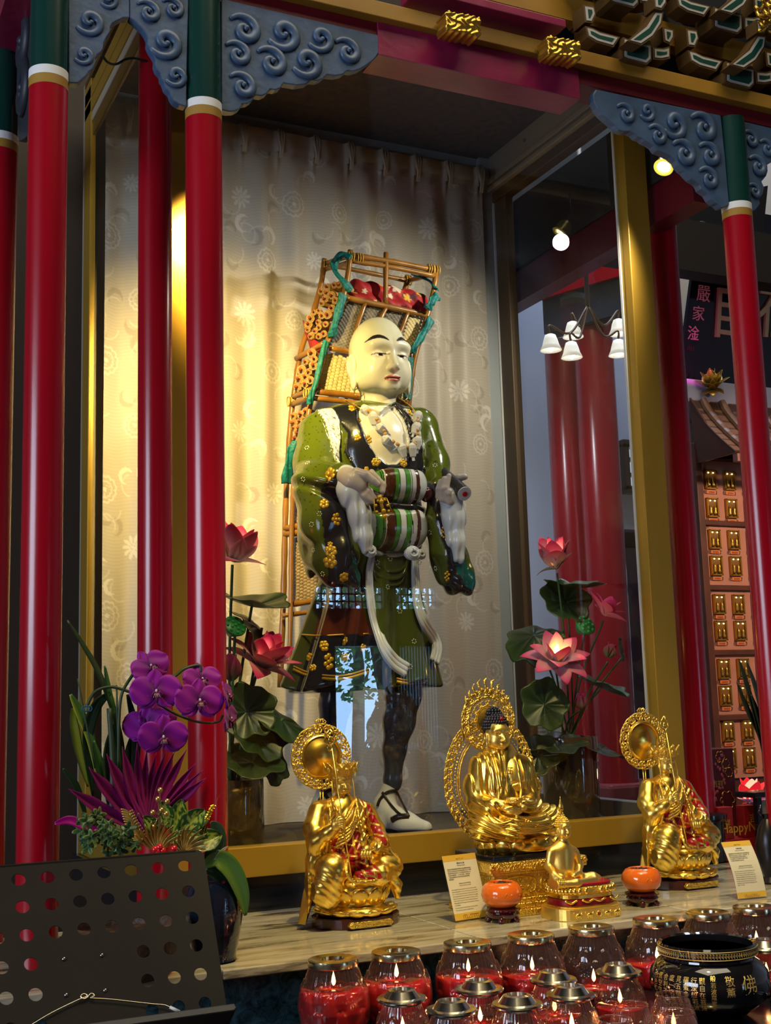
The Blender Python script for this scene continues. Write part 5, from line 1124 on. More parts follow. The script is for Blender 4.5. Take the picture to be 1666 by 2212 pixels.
# ---- small slender statue with flame finial
def make_thai():
    base = WZ(1250, 1977, TZ); Y0 = base.y; S = 1 / 846.; p = seat_frame(Y0)
    t = thing('buddha_figurine', 'small slender gilt seated figure with spired hair on a red and gold stepped base', 'figurine', base)
    c = lambda P, pts, k=.008: s_chain(P, [p(*q[:3]) for q in pts], [q[3] * S for q in pts], k)
    H = .055; hc = Vector((p(1219, 1812, -.01).x, Y0 - .008, p(1219, 1812, -.01).z))
    sdf_mesh('head', lambda P: unit_head((P - A3(hc)) / A3((H * .92, H, H)), False) * H, hc - Vector((.028, .034, .018)), hc + Vector((.028, .034, .06)), .0010, giltm, t)
    b = MB(); q = hc + Vector((0, .004, H * .60))
    for ring in range(7):
        th = .2 + ring * .23; n = max(1, int(2 * PI * math.sin(th) / .22))
        for k in range(n):
            a = 2 * PI * (k + .5 * (ring % 2)) / n; e_ = Vector((math.sin(th) * math.cos(a) * H * .325, math.sin(th) * math.sin(a) * H * .41, math.cos(th) * H * .42))
            if e_.y < -H * .2 and e_.z < H * .10: continue
            b.ball(q + e_, .0024, 6, 4)
    for ring in range(4):
        for k in range(9 - ring * 2): a = 2 * PI * k / (9 - ring * 2); b.ball(q + Vector((math.cos(a) * (.010 - .0022 * ring), .003 + math.sin(a) * (.010 - .0022 * ring), H * .36 + ring * .0055)), .0026, 6, 4)
    b.lathe([(.007, 0), (.0065, .006), (.0075, .009), (.004, .018), (.0015, .028), (.0003, .036)], q + Vector((0, .003, H * .36 + .018)), 12); b.build('spired_hair', gilt, t, True)
    def body(P):
        d = s_ell(P, p(1215, 1852, 0), (.032, .025, .045)); d = smin(d, s_ell(P, p(1216, 1882, 0), (.028, .024, .035)), .015); d = smin(d, c(P, [(1194, 1838, 0, 10), (1216, 1832, 0, 12), (1238, 1838, 0, 10)], .01), .012)
        d = smin(d, s_cap(P, p(1218, 1806, -.005), p(1217, 1830, 0), .010, .012), .008)
        d = smin(d, c(P, [(1190, 1842, 0, 9), (1186, 1872, .0, 8.5), (1196, 1888, -.03, 7), (1212, 1900, -.055, 6)], .006), .005); d = smin(d, c(P, [(1243, 1842, 0, 9), (1252, 1870, .0, 8), (1250, 1886, -.02, 7), (1240, 1892, -.04, 6)], .006), .005)
        d = smin(d, c(P, [(1216, 1904, -.005, 16), (1200, 1908, -.03, 14), (1198, 1909, -.035, 13)], .01), .01); d = smin(d, c(P, [(1225, 1902, -.005, 15), (1280, 1897, -.02, 12), (1290, 1898, -.02, 10)], .01), .01); d = smin(d, c(P, [(1202, 1912, -.055, 8), (1245, 1908, -.06, 8), (1285, 1902, -.035, 9)], .01), .008)
        return d
    sdf_mesh('body', body, (base.x - .10, Y0 - .10, TZ + .075), (base.x + .11, Y0 + .05, TZ + .20), .0016, giltm, t)
    b = MB()
    for k in range(4): b.tube([p(1208 + k * 4, 1898, -.062), p(1209 + k * 4, 1908, -.070), p(1210 + k * 4, 1916 - abs(k - 1.5), -.070)], .0024, 6)
    b.build('hand', gilt, t, True)
    cb_ = Vector((base.x + .002, Y0 - .01, TZ))
    def slab(nm, rx, ry, z0, z1, m): 
        pts = [cb_ + Vector((math.copysign(abs(math.cos(a)) ** .55, math.cos(a)) * rx, math.copysign(abs(math.sin(a)) ** .7, math.sin(a)) * ry, z0)) for a in [2 * PI * k / 40 for k in range(40)]]; MB().prism(pts, (0, 0, z1 - z0), .002).build(nm, m, t)
    redl = mat('red_foil', (.32, .006, .012), .25, coat=.3)
    slab('cushion', .078, .055, .080, .088, redl); slab('lotus_band', .084, .060, .062, .080, giltr); slab('upper_step', .080, .056, .050, .062, gilt); slab('red_recess', .084, .060, .034, .050, redl); slab('gilt_step', .092, .066, .030, .035, gilt); slab('foot', .100, .072, 0, .030, giltm)
    b = MB()
    for k in range(34): a = 2 * PI * k / 34; b.ball(cb_ + Vector((math.copysign(abs(math.cos(a)) ** .55, math.cos(a)) * .085, math.copysign(abs(math.sin(a)) ** .7, math.sin(a)) * .061, .071)), (.007, .007, .009), 8, 6)
    b.build('lotus_petal_band', gilt, t, True)
    b = MB()                                                                     # gilt scallops over the red recess, and the little animals on the foot
    for x0, x1 in ((-.082, -.050), (-.036, .036), (.050, .082)):
        yy = -.0605; b.tube([cb_ + Vector((lerp(x0, x1, k / 12), yy + .012 * (abs(lerp(x0, x1, k / 12)) / .09) ** 4, .049 - .006 * math.sin(k / 12 * PI * (2 if x1 - x0 > .05 else 1)) ** 2)) for k in range(13)], .003, 6)
    for xc in (-.055, -.022, .032, .062):
        o = cb_ + Vector((xc, -.072 + .012 * (abs(xc) / .09) ** 4, .014)); b.ball(o, (.010, .003, .005), 8, 6); b.ball(o + Vector((.010, 0, .004)), (.004, .003, .003), 6, 5)
        for lx in (-.006, 0, .006): b.tube([o + Vector((lx, 0, -.003)), o + Vector((lx + .002, 0, -.010))], .0014, 5)
        b.tube([o + Vector((-.010, 0, .002)), o + Vector((-.014, 0, .005)), o + Vector((-.013, 0, .009))], .001, 5)
    b.tube([cb_ + Vector((.006 + math.cos(a) * .007, -.073, .014 + math.sin(a) * .007)) for a in [2 * PI * k / 16 for k in range(17)]], .0014, 5, False); b.build('relief_figures', gilt, t, True)
    MB().ball(cb_ + Vector((.006, -.0725, .014)), (.004, .002, .004), 8, 6).build('red_disc', redl, t, True)
make_thai()

# ---- orange bowls on carved stands
orange = mat('orange_glass', (.72, .14, .012), .10, coat=.6, sss=.25)
def bowl(u, v, label, slabel):
    q = WZ(u, v, TZ); s = thing('bowl_stand', slabel, 'stand', q)
    b = MB(); b.lathe([(.036, .010), (.041, .014), (.043, .020), (.040, .025), (.046, .029), (.046, .033), (.030, .036), (.030, .034)], q, 40); b.build('stand_top', maroon, s, 'auto')
    for k in range(5): a = 2 * PI * k / 5 + .3; o = q + Vector((math.cos(a) * .036, math.sin(a) * .036, 0)); MB().tube([o + Vector((math.cos(a) * .008, math.sin(a) * .008, .002)), o + Vector((0, 0, .008)), o + Vector((-math.cos(a) * .006, -math.sin(a) * .006, .016))], [.006, .008, .007], 8).build('foot', maroon, s, True)
    z = q + Vector((0, 0, .0335)); t = thing('incense_bowl', label, 'bowl', z)
    b = MB(); b.lathe([(.020, .001), (.034, .004), (.049, .017), (.0535, .033), (.050, .050), (.041, .061), (.033, .064), (.0315, .0625), (.031, .058)], z, 48); b.build('bowl_body', orange, t, 'auto')
    b = MB(); b.lathe([(.0001, .060), (.016, .0585), (.0315, .057)], z, 32); rg = random.Random(int(u))
    for k in range(40): a, r = rg.uniform(0, 6.28), rg.uniform(0, .026); b.ball(z + Vector((math.cos(a) * r, math.sin(a) * r, .060)), rg.uniform(.002, .004), 6, 4)
    b.build('incense_ash', mat('dark_ash', (.04, .025, .018), .8), t, True)
    o = MB(); rg = random.Random(3)
    for k in range(5): o.tube([z + Vector((-.02 + .01 * k, -.0505 + .0006 * k * k, .035 + .004 * math.sin(k * 2 + j))) + Vector((j * .004, -.0012 * 0, .003 * math.sin(j * 1.7 + k))) for j in range(4)], .0009, 5)
    o.build('gold_painting', goldp, t, True)
bowl(1087, 1990, 'orange incense bowl in front of the large gilt pedestal', 'dark carved stand under the orange bowl by the large gilt pedestal')
bowl(1389, 1955, 'orange incense bowl in front of the far right crowned gilt statue', 'dark carved stand under the orange bowl by the far right crowned statue')

# ---- printed cards in clear upright holders
acr = glass_mat('clear_acrylic', (.97, .97, .95), 0, 1.45, 1.)
def card(corners_top, bottom, wid, y, lab, cat_lines, curve=0.):
    (u0, v0), (u1, v1) = bottom; a = WZ(u0, v0, TZ + .002); b_ = WZ(u1, v1, TZ + .002); X = (b_ - a); wd = X.length; X.normalize(); (ut, vt) = corners_top
    yb = a.y + .035; tp = W(ut, vt, yb); Z = (tp - a); ht = Z.length; Z.normalize(); Nn = X.cross(Z)
    if Nn.y > 0: Nn = -Nn
    t = thing('information_card', lab, 'card', a); o = lambda x, z, n=0: a + X * (x * wd) + Z * (z * ht) + Nn * (n + curve * math.sin(z * PI))
    def sheet(nm, z0, z1, m, n, th, x0=0., x1=1.): b = MB(); b.grid(lambda i, j: o(lerp(x0, x1, i), lerp(z0, z1, j), n), 2, 14, th); return b.build(nm, m, t)
    sheet('holder', 0, 1.0, acr, .0015, .003, -.02, 1.02); sheet('paper', .015, .985, mat('cream_card', (.74, .68, .50), .6), .0020, .0004)
    yel = mat('yellow_band', (.72, .44, .05), .6); sheet('header_band', .895, .985, yel, .0023, .0003); sheet('footer_band', .015, .115, yel, .0023, .0003)
    ink = mat('print_ink', (.05, .045, .03), .7); bi = mat('brown_ink', (.34, .19, .03), .7)
    for (txt, z, sz, al) in cat_lines:
        b = MB(); b.text(txt, o(.5 if al == 'CENTER' else .07, z, .0027), X, Z, sz * ht, .00005, al); b.build('printed_line', ink, t)
    b = MB(); 
    for k in range(5): q = o(.5 + (k - 2) * .035, .915, .0027); b.tube([q, q + Z * (.014 * ht * (1.6 - abs(k - 2) * .35)) + X * ((k - 2) * .02 * wd), q + Z * .006 * ht], .0006, 4)
    for k in range(9): q = o(.28 + k * .055, .06, .0027); b.tube([q + X * math.cos(j * .9 + k) * .0035 + Z * math.sin(j * .9 + k) * .005 for j in range(6)], .0006, 4)
    b.build('printed_ornament', bi, t)
body1 = ['He is regarded as the founder of this Saha World and the', 'source of Buddhism in our world. He was born around the', '6th c. in North India as the prince of King Suddhodana. He', 'had a happy family life but saw the suffering of birth, aging,', 'illness and death; giving up the palace he became a monk', 'and found the way to be free from suffering. He became', 'Fully Enlightened at the age of 35 and taught for 45 years', 'from Buddha.']
L1 = [('釋迦牟尼佛', .845, .030, 'CENTER'), ('Śākyamuni Buddha', .815, .020, 'CENTER'), ('釋迦牟尼佛是娑婆世界的教主也是佛教的創始者。', .765, .0215, 'LEFT'), ('西元前六世紀出生於北印度為淨飯王的太子,因見', .735, .0215, 'LEFT'), ('老病死苦而出家修行,三十五歲成道,說法四十五', .705, .0215, 'LEFT'), ('年,度化無量眾生。八十歲入涅槃。身相莊嚴,', .675, .0215, 'LEFT'), ('手持缽,結跏趺坐,令眾生同霑法益,離苦得樂,', .645, .0215, 'LEFT'), ('圓滿菩提。', .615, .0215, 'LEFT'), ('[Shakyamuni Buddha]', .545, .026, 'CENTER'), ('(Sanskrit: Shakyamuni-buddha)', .515, .018, 'CENTER')] + [(s_, .46 - .033 * i, .0205, 'LEFT') for i, s_ in enumerate(body1)] + [('The representative Sutras: Flower Ornament Sutra,', .19, .0205, 'LEFT'), ('The Lotus Sutra, and the Amitabha Sutra.', .155, .0205, 'LEFT')]
card((953, 1848), [(984, 1992), (1056, 1981)], 0, 0, 'cream printed card in a clear holder left of the large gilt pedestal', L1)
L2 = [('地藏菩薩', .845, .030, 'CENTER'), ('Ksitigarbha Bodhisattva', .815, .020, 'CENTER'), ('地藏菩薩於忉利天受釋尊付囑,在釋尊滅度後至', .765, .0215, 'LEFT'), ('彌勒成佛之間,度化六道眾生。曾發大願:「地', .735, .0215, 'LEFT'), ('獄不空,誓不成佛;眾生度盡,方證菩提。」', .705, .0215, 'LEFT'), ('左手持寶珠,右手持錫杖,為大願之代表。', .675, .0215, 'LEFT'), ('以大願力,救拔苦難,利益有情。', .645, .0215, 'LEFT'), ('[Ksitigarbha Bodhisattva]', .545, .026, 'CENTER'), ('(Earth Treasury, Earth Store Bodhisattva)', .515, .018, 'CENTER')] + [(s_, .46 - .033 * i, .0205, 'LEFT') for i, s_ in enumerate(['Before the coming of the Maitreya Buddha, he will', 'stay in the world to guide the beings of the six', 'realms. He vowed: until the hells are empty I will', 'not become a Buddha; when all beings are saved, I', 'will attain enlightenment. He holds a jewel in the', 'left hand and a staff in the right hand, and is the', 'Bodhisattva of the Great Vow, helping those who', 'suffer in the hells.'])]
card((1556, 1818), [(1594, 1944), (1656, 1938)], 0, 0, 'cream printed card leaning in a clear holder at the right end of the altar', L2, .012)
# ================================================================== candle table, lotus candle jars, black censer
CT = EYE - .675
tb = thing('candle_table', 'low black table in front of the altar crowded with candle jars', 'table', (1.75, 2.2, 0))
MB().box((.96, 1.55, CT - .03), (2.9, 2.64, CT), .004).build('table_top', black, tb)
MB().box((1.0, 1.62, .05), (2.86, 2.6, CT - .03)).build('table_body', black, tb)
jglass = thick_glass('jar_glass', (.93, .80, .78), (.75, .48, .42), .05); wax = mat('red_wax', (.50, .003, .010), .16, coat=.6); silver = mat('silver_lid', (.72, .68, .58), .18, metal=1); goldlid = mat('gold_lid', (.62, .54, .32), .2, metal=1)
flame = mat('flame', (1, .55, .15), .5, emit=9, ec=(1, .55, .18)); wickm = mat('wick', (.02, .015, .01), .9)
def jar_profile(h, R):
    return [(.74, .0), (.80, .03), (.93, .14), (1.0, .33), (.985, .48), (.93, .60), (.84, .74), (.735, .86), (.70, .90), (.70, .94)]
def jar_surface(R, h, kind, inset=0., z1=1., nu=150, nv=70):
    prof = jar_profile(h, R); zs = [p[1] for p in prof]; rs = [p[0] for p in prof]; rows = [(.02, .36, 9, 0), (.20, .36, 9, .5), (.38, .32, 9, 0)]; V = []
    for j in range(nv + 1):
        t = j / nv * z1 * .94; r0 = float(np.interp(t, zs, rs)) * R
        for i in range(nu):
            a = 2 * PI * i / nu; bump = 0
            for (zb_, hh, n, ph) in rows:
                da = ((a / (2 * PI) * n + ph) % 1 - .5) * 2; tt = (t - zb_) / hh
                if 0 < tt < 1:
                    w = .98 * math.sqrt(max(0, 1 - tt ** 2.2)); q = 1 - (abs(da) / w) if w > 0 else -1
                    if q > 0: bump = max(bump, .105 * min(1, q * 1.9) ** .6 * (.55 + .45 * math.sin(tt * 2.6)) + .010 * math.cos(da * 20) * min(1, q * 3))
            if t > .62: bump = max(bump, .026 * math.cos(a * 40) * min(1, (t - .62) * 12) * (1 if t < .88 else 0))
            r = r0 * .95 + bump * R - inset; V.append((r * math.cos(a), r * math.sin(a), t * h))
    F = [(j * nu + i, j * nu + (i + 1) % nu, (j + 1) * nu + (i + 1) % nu, (j + 1) * nu + i) for j in range(nv) for i in range(nu)]
    return V, F, nu, nv
def make_jar(kind, R, h, fill):
    """kind: 'flat' gold ring lid, 'dome' silver lid, 'open' no lid; built at the origin"""
    t = thing('candle_jar', '', 'candle jar', (0, 0, 0), 'lotus glass candle jars')
    b = MB(); V, F, nu, nv = jar_surface(R, h, kind); b.add(V, F); b.f.append(tuple(range(nu))[::-1]); b.mi.append(0); b.build('glass_jar', jglass, t, True)
    b = MB(); V, F, nu, nv = jar_surface(R, h, kind, .0022, fill, 120, 40); b.add(V, F); b.f.append(tuple(range(nu))[::-1]); b.mi.append(0); b.f.append(tuple(nv * nu + k for k in range(nu))); b.mi.append(0); b.build('red_wax', wax, t, True)
    zt = h * .94; rn = R * .70
    if kind == 'flat':
        b = MB(); b.lathe([(rn * .98, zt - .012), (rn * 1.05, zt - .010), (rn * 1.06, zt - .002), (rn * 1.04, zt + .003), (rn * .95, zt + .0045), (rn * .55, zt + .0025), (rn * .46, zt + .004), (rn * .44, zt - .004)], (0, 0, 0), 48, None, None, False); b.build('ring_lid', goldlid, t, 'auto')
    elif kind == 'dome':
        b = MB(); b.lathe([(rn * 1.04, zt - .010), (rn * 1.10, zt - .006), (rn * 1.36, zt - .004), (rn * 1.38, zt - .001), (rn * 1.32, zt + .002), (rn * 1.0, zt + .003), (rn * .90, zt + .008), (rn * .74, zt + .016), (rn * .52, zt + .0175), (rn * .50, zt + .008)], (0, 0, 0), 48, None, None, False)
        b.build('flared_lid', silver, t, 'auto')
    else:
        b = MB(); b.tube([(math.cos(a) * rn, math.sin(a) * rn, zt) for a in [2 * PI * k / 40 for k in range(41)]], .0022, 8, False); b.build('glass_rim', jglass, t, True)
    zf = fill * .94 * h; b = MB(); b.tube([(0, 0, zf - .002), (.0005, 0, zf + .008)], .0010, 6); b.build('wick', wickm, t)
    b = MB(); b.lathe([(.0002, 0), (.0035, .004), (.0048, .009), (.0035, .017), (.0015, .024), (.0001, .029)], (0, 0, zf + .005), 10); b.build('flame', flame, t, True)
    return t
def flame_light(x, y, z, e_=.12):
    l = bpy.data.lights.new('candle_flame_light', 'POINT'); l.energy = e_; l.color = (1, .52, .18); l.shadow_soft_size = .006
    o = bpy.data.objects.new('candle_flame_light', l); col.objects.link(o); o.location = (x, y, z)
ORD = ['first', 'second', 'third', 'fourth', 'fifth', 'sixth', 'seventh', 'last']
protos = {}
def place_jar(kind, R, h, fill, x, y, lab, saucer=False):
    k = (kind, R, h, fill); z = CT + (.012 if saucer else 0)
    if k in protos: o = copy_tree(protos[k], (x, y, z), lab)
    else: o = protos[k] = make_jar(kind, R, h, fill); o.location = (x, y, z); o['label'] = lab
    flame_light(x, y, z + fill * .94 * h + .018)
    return o
big = [(1.052, .62), (1.199, .62), (1.375, .56), (1.54, .46), (1.705, .16), (1.889, .36), (2.05, .30), (2.196, .40)]
BL = ['large red candle jar with flat gold ring lid, leftmost of the back row', 'large red candle jar with flat gold ring lid, just right of the leftmost one',
      'large red candle jar with ring lid below the printed card by the big pedestal', 'large red candle jar with ring lid below the orange bowl at the big pedestal', 'large nearly empty glass candle jar below the small spired figurine',
      'large candle jar with a bright flame half hidden by the black censer', 'large glass candle jar behind the rim of the black censer', 'large candle jar at the far right end of the back row']
for i, (x, f) in enumerate(big): place_jar('flat', .0725, .158, f, x, 2.5, BL[i])
small = [(868, 2146, 'small silver-lidded candle jar between the two leftmost large jars'), (1035, 2126, 'small silver-lidded candle jar in front of the third large jar'), (975, 2170, 'small silver-lidded candle jar at the bottom edge, leftmost of the front row'),
         (1117, 2158, 'small silver-lidded candle jar at the bottom, middle of the front group'), (1195, 2106, 'small silver-lidded candle jar between the fourth and fifth large jars'), (1232, 2138, 'small silver-lidded candle jar in front of the nearly empty large jar'),
         (1336, 2090, 'small silver-lidded candle jar left of the black censer, below the second orange bowl'), (1652, 2036, 'small silver-lidded candle jar right of the black censer')]
for (u, v, lab) in small:
    q = WZ(u, v, CT + .112); place_jar('dome', .0515, .110, .34, q.x, q.y, lab)
openj = [(1365, 2172, 'small lidless candle jar in front of the jar left of the censer'), (1452, 2150, 'small lidless glass candle jar right in front of the black censer'), (1462, 2188, 'small lidless glass candle jar at the bottom edge below the censer'), (1328, 2204, 'lowest lidless candle jar cut by the bottom edge of the picture')]
for (u, v, lab) in openj:
    q = WZ(u, v, CT + .085); place_jar('open', .044, .092, .22, q.x, q.y, lab)
# black censer with gilt writing
cq = WZ(1527, 2032, CT + .150); CE = thing('censer', 'large glossy black incense urn with gilt writing among the candle jars', 'censer', (cq.x, cq.y, CT))
Rm = .104; prof = [(.070, 0), (.074, .004), (.090, .014), (.116, .036), (.128, .064), (.124, .092), (.108, .112), (.098, .118), (.097, .122), (.104, .126), (.105, .146), (.102, .150), (.096, .147), (.094, .126), (.10, .10), (.09, .04), (.0001, .03)]
urn = mat('black_urn_glaze', (.006, .006, .008), .06, coat=.8, coat_r=.03)
b = MB(); b.lathe(prof, (cq.x, cq.y, CT), 72); b.build('urn_body', urn, CE, 'auto')
gw = mat('gilt_writing', (.62, .44, .14), .4, metal=.5)
def urn_r(z): return float(np.interp(z, [p[1] for p in prof[:9]], [p[0] for p in prof[:9]]))
def urn_text(body, ang, ztop, size):
    """one upright column of characters wrapped on the urn"""
    for i, ch_ in enumerate(body):
        vs, fs = text_mesh(ch_, size, .0, 'CENTER'); z0 = ztop - (i + 1) * size * 1.02; out = []
        for (x, y, _z) in vs: z = z0 + y; r = urn_r(z) + .0006; a = ang + x / r; out.append((cq.x + math.cos(a) * r, cq.y + math.sin(a) * r, CT + z))
        ub.add(out, fs)
ub = MB(); va = math.atan2(-cq.y, -cq.x)
for k, s_ in enumerate(['觀自在菩薩', '行深般若波', '羅蜜多時照', '見五蘊皆空', '度一切苦厄', '舍利子色不', '異空空不異', '色色即是空']): urn_text(s_, va - .12 - k * .135, .100, .0135)
urn_text('般若波羅蜜多', va + .06, .104, .012); urn_text('敬薰', va + .34, .104, .021); urn_text('佛', va + .70, .106, .040); ub.build('gilt_characters', gw, CE)
b = MB()
for k in range(56):
    a0 = va - 1.7 + k * 3.4 / 56
    pts = [(0, 0), (0, .010), (.0058, .010), (.0058, .003), (.0032, .003), (.0032, .0068)]
    b.tube([(cq.x + math.cos(a0 + x / .1045) * .1052, cq.y + math.sin(a0 + x / .1045) * .1052, CT + .131 + z) for x, z in pts], .0006, 4)
for z in (.128, .144): b.tube([(cq.x + math.cos(a) * .1053, cq.y + math.sin(a) * .1053, CT + z) for a in [2 * PI * k / 60 for k in range(61)]], .0009, 5, False)
b.build('key_pattern_band', gw, CE)
b = MB(); b.lathe([(.0001, .134), (.094, .134)], (cq.x, cq.y, CT), 40); b.build('ash_bed', mat('ash_bed', (.015, .013, .012), .8), CE)
tr = thing('tray', 'black tray edge lying right of the black censer', 'tray', (2.25, 2.05, CT)); b = MB()
x0, x1, y0, y1 = cq.x + .14, 2.85, 1.75, 2.2
MB().box((x0, y0, CT + .0005), (x1, y1, CT + .006), .002).build('tray_bottom', black, tr)
for lo, hi in (((x0, y1 - .012, CT + .006), (x1, y1, CT + .020)), ((x0, y0, CT + .006), (x1, y0 + .012, CT + .020)), ((x0, y0 + .012, CT + .006), (x0 + .012, y1 - .012, CT + .020))): MB().box(lo, hi, .002).build('tray_edge', black, tr)
# ================================================================== flowers
leafg = mat('leaf_green', rough=.35, attr='Col', spec=.4); petalm = mat('petal', rough=.55, attr='Col', sheen=.15, spec=.3); 
def add_translucent(m, amount):
    nt = m.node_tree; o = [n for n in nt.nodes if n.type == 'OUTPUT_MATERIAL'][0]; b = nt.nodes['Principled BSDF']; t = N(nt, 'ShaderNodeBsdfTranslucent'); x = N(nt, 'ShaderNodeMixShader', i_0=amount)
    at = [n for n in nt.nodes if n.type == 'ATTRIBUTE'][0]; nt.links.new(at.outputs['Color'], t.inputs[0]); nt.links.new(b.outputs[0], x.inputs[1]); nt.links.new(t.outputs[0], x.inputs[2]); nt.links.new(x.outputs[0], o.inputs[0])
add_translucent(petalm, .28)
stemm = mat('stem_green', (.03, .11, .03), .45); brownvase = mat('brown_glazed_vase', (.060, .040, .018), .08, coat=.7, coat_r=.04)
def frame(n, up=Vector((0, 0, 1))):
    n = Vector(n).normalized(); x = up.cross(n); x = x.normalized() if x.length > 1e-4 else Vector((1, 0, 0)); y = n.cross(x); return Matrix((x, y, n)).transposed()
class CB(MB):
    """mesh with a colour per vertex"""
    def __init__(s): super().__init__(); s.col = []
    def sheet(s, fn, cf, nu, nv, thick=.0008):
        n0 = len(s.v); s.grid(fn, nu, nv, thick); k = (nu + 1) * (nv + 1); cs = [cf(i / nu, j / nv) for i in range(nu + 1) for j in range(nv + 1)]
        s.col += cs * ((len(s.v) - n0) // k); return s
    def solid(s, n0, c): s.col += [c] * (len(s.v) - n0)
    def build(s, *a, **k):
        o = super().build(*a, **k); s.col += [(.1, .1, .1)] * (len(s.v) - len(s.col)); set_col(o.data, s.col); return o
mixc = lambda a, b, t: tuple(x + (y - x) * max(0, min(1, t)) for x, y in zip(a, b))
PINK, PALE, HOT = (.85, .07, .24), (.95, .76, .72), (.88, .02, .16)
def petal(b, c, M, L, w, az, open_, cup=.5, tip=PINK, base=PALE, curl=0.):
    """lotus petal from centre c; az around the axis, open_ = lean away from the axis (radians)"""
    ca, sa = math.cos(az), math.sin(az)
    def f(u, v):
        s = (v - .5) * 2; wd = w * (math.sin(PI * min(1, u * .94 + .05)) ** .75) * (1 - .25 * u); th = open_ * (.35 + .65 * u) + curl * u * u; r = L * (u * math.sin(open_ * .55 + th * .45)); z = L * u * math.cos(open_ * .55 + th * .45)
        side = s * wd; inn = -cup * wd * (1 - s * s) * .55
        p = Vector((r - inn * math.cos(open_) * -1 * 0 + cup * wd * (1 - s * s) * .45, side, z)); p = Vector((p.x * ca - p.y * sa, p.x * sa + p.y * ca, p.z)); return c + M @ p
    b.sheet(f, lambda u, v: mixc(mixc(base, tip, (u - .15) / .75), HOT, .35 * abs(v - .5) * 2 * u), 12, 8, .0009)
def lotus(parent, u, v, y, size, axis, rows, name='lotus_flower', tip=PINK, base=PALE, seed=1):
    rg = random.Random(seed); c = W(u, v, y + YO); M = frame(axis); b = CB()
    for (n, op, L, w, ph) in rows:
        for k in range(n): petal(b, c, M, size * L * rg.uniform(.93, 1.05), size * w, 2 * PI * (k + ph) / n + rg.uniform(-.1, .1), op + rg.uniform(-.12, .12), .5, tip, base, rg.uniform(-.1, .25))
    o = b.build(name, petalm, parent, True); return o, c, M
def lotus_leaf(parent, u, v, y, r, normal, fold=0., seed=0, rx=1., dark=1., droop=0.):
    rg = random.Random(seed); c = W(u, v, y + YO); M = frame(normal); b = CB(); ph = rg.uniform(0, 6)
    def f(i, j):
        a = 2 * PI * j; q = i * r * (1 + .07 * math.sin(5 * a + ph) + .05 * math.sin(9 * a + 2 * ph)); x, yv = math.cos(a) * q * rx, math.sin(a) * q
        z = -.22 * r * (1 - i * i) * .6 + fold * abs(x) * .9 - droop * (yv * yv) / r + .06 * r * i * math.sin(3 * a + ph) + .03 * r * i * math.sin(8 * a); return c + M @ Vector((x, yv, z))
    def cf(i, j):
        vein = abs(math.sin(j * 2 * PI * 5.5 + ph)) ** 18; return mixc(mixc((.007 * dark, .028 * dark, .011 * dark), (.034 * dark, .066 * dark, .012 * dark), i ** 3), (.07, .12, .045), vein * .5 * (1 - i * .6))
    b.sheet(f, cf, 14, 44, .0011); return b.build('lotus_leaf', leafg, parent, True)
def seed_pod(parent, u, v, y, r, axis):
    c = W(u, v, y + YO); M = frame(axis); b = MB(); ax = M @ Vector((0, 0, 1)); b.lathe([(r * .15, -r * 1.3), (r * .6, -r * .7), (r * .98, -r * .1), (r, .0), (r * .92, r * .10), (.0001, r * .13)], c, 28, ax); o = b.build('seed_pod', mat('pod_green', (.015, .22, .055), .4), parent, True)
    b = MB()
    for n, q in ((1, 0), (4, .38), (8, .74)):
        for k in range(n): a = 2 * PI * k / n + q; b.ball(c + M @ Vector((math.cos(a) * r * q, math.sin(a) * r * q, r * .12)), r * .15, 8, 6)
    b.build('lotus_seed', mat('seed_green', (.02, .30, .08), .3), o, True)
def stems(parent, base, ends, r=.0035):
    for e_ in ends:
        p = W(e_[0], e_[1], e_[2] + YO); q = base + Vector((rnd.uniform(-.02, .02), rnd.uniform(-.02, .02), 0)); m = q.lerp(p, .5) + Vector((rnd.uniform(-.012, .012), 0, .02)); MB().tube(bez([q, m, p], 8), r, 7).build('stem', stemm, parent, True)
def cyl_vase(parent, c, r, h):
    b = MB(); b.lathe([(r * .98, 0), (r, .004), (r, h - .004), (r * .985, h), (r * .93, h), (r * .92, h - .02), (.0001, h - .022)], c, 56); b.build('vase', brownvase, parent, 'auto')
FZ = EYE - .399; YO = .05
# ---- right arrangement
rv = W(1238, 1768, 3.57); rv = Vector((rv.x, 3.57, FZ)); LR = thing('lotus_arrangement', 'tall pink lotus arrangement with one glowing flower, at the right inside the case', 'flower arrangement', rv)
hv = W(1238, 1592, 3.51).z - FZ; cyl_vase(LR, rv, .094, hv); top = rv + Vector((0, 0, hv - .02)); yv = 3.50
open_rows = [(4, .35, 1.0, .36, 0), (5, .85, 1.1, .38, .4), (7, 1.30, 1.15, .36, .1)]
lotus(LR, 1200, 1430, 3.44, .104, (-.10, -.62, .78), [(4, .42, .98, .36, .12), (5, .95, 1.1, .38, .4), (7, 1.42, 1.15, .36, .1)], seed=3)
lamp = W(1203, 1404, 3.465); b = MB(); b.lathe([(.0001, -.016), (.008, -.010), (.0095, 0), (.006, .012), (.0001, .022)], lamp, 14, (-.1, -.5, .85)); b.build('glowing_bulb', mat('warm_bulb', (1, .7, .2), .4, emit=14, ec=(1, .66, .16)), LR, True)
l = bpy.data.lights.new('lotus_bulb_light', 'POINT'); l.energy = .35; l.color = (1, .62, .15); l.shadow_soft_size = .01; lo_ = bpy.data.objects.new('lotus_bulb_light', l); col.objects.link(lo_); lo_.location = lamp + Vector((0, -.035, .03))
lotus(LR, 1200, 1225, 3.47, .112, (-.28, -.30, .90), [(3, .22, .95, .36, .3), (5, .50, 1.0, .40, 0)], tip=(.88, .09, .18), seed=5)
b = CB(); cl = W(1205, 1228, 3.52)
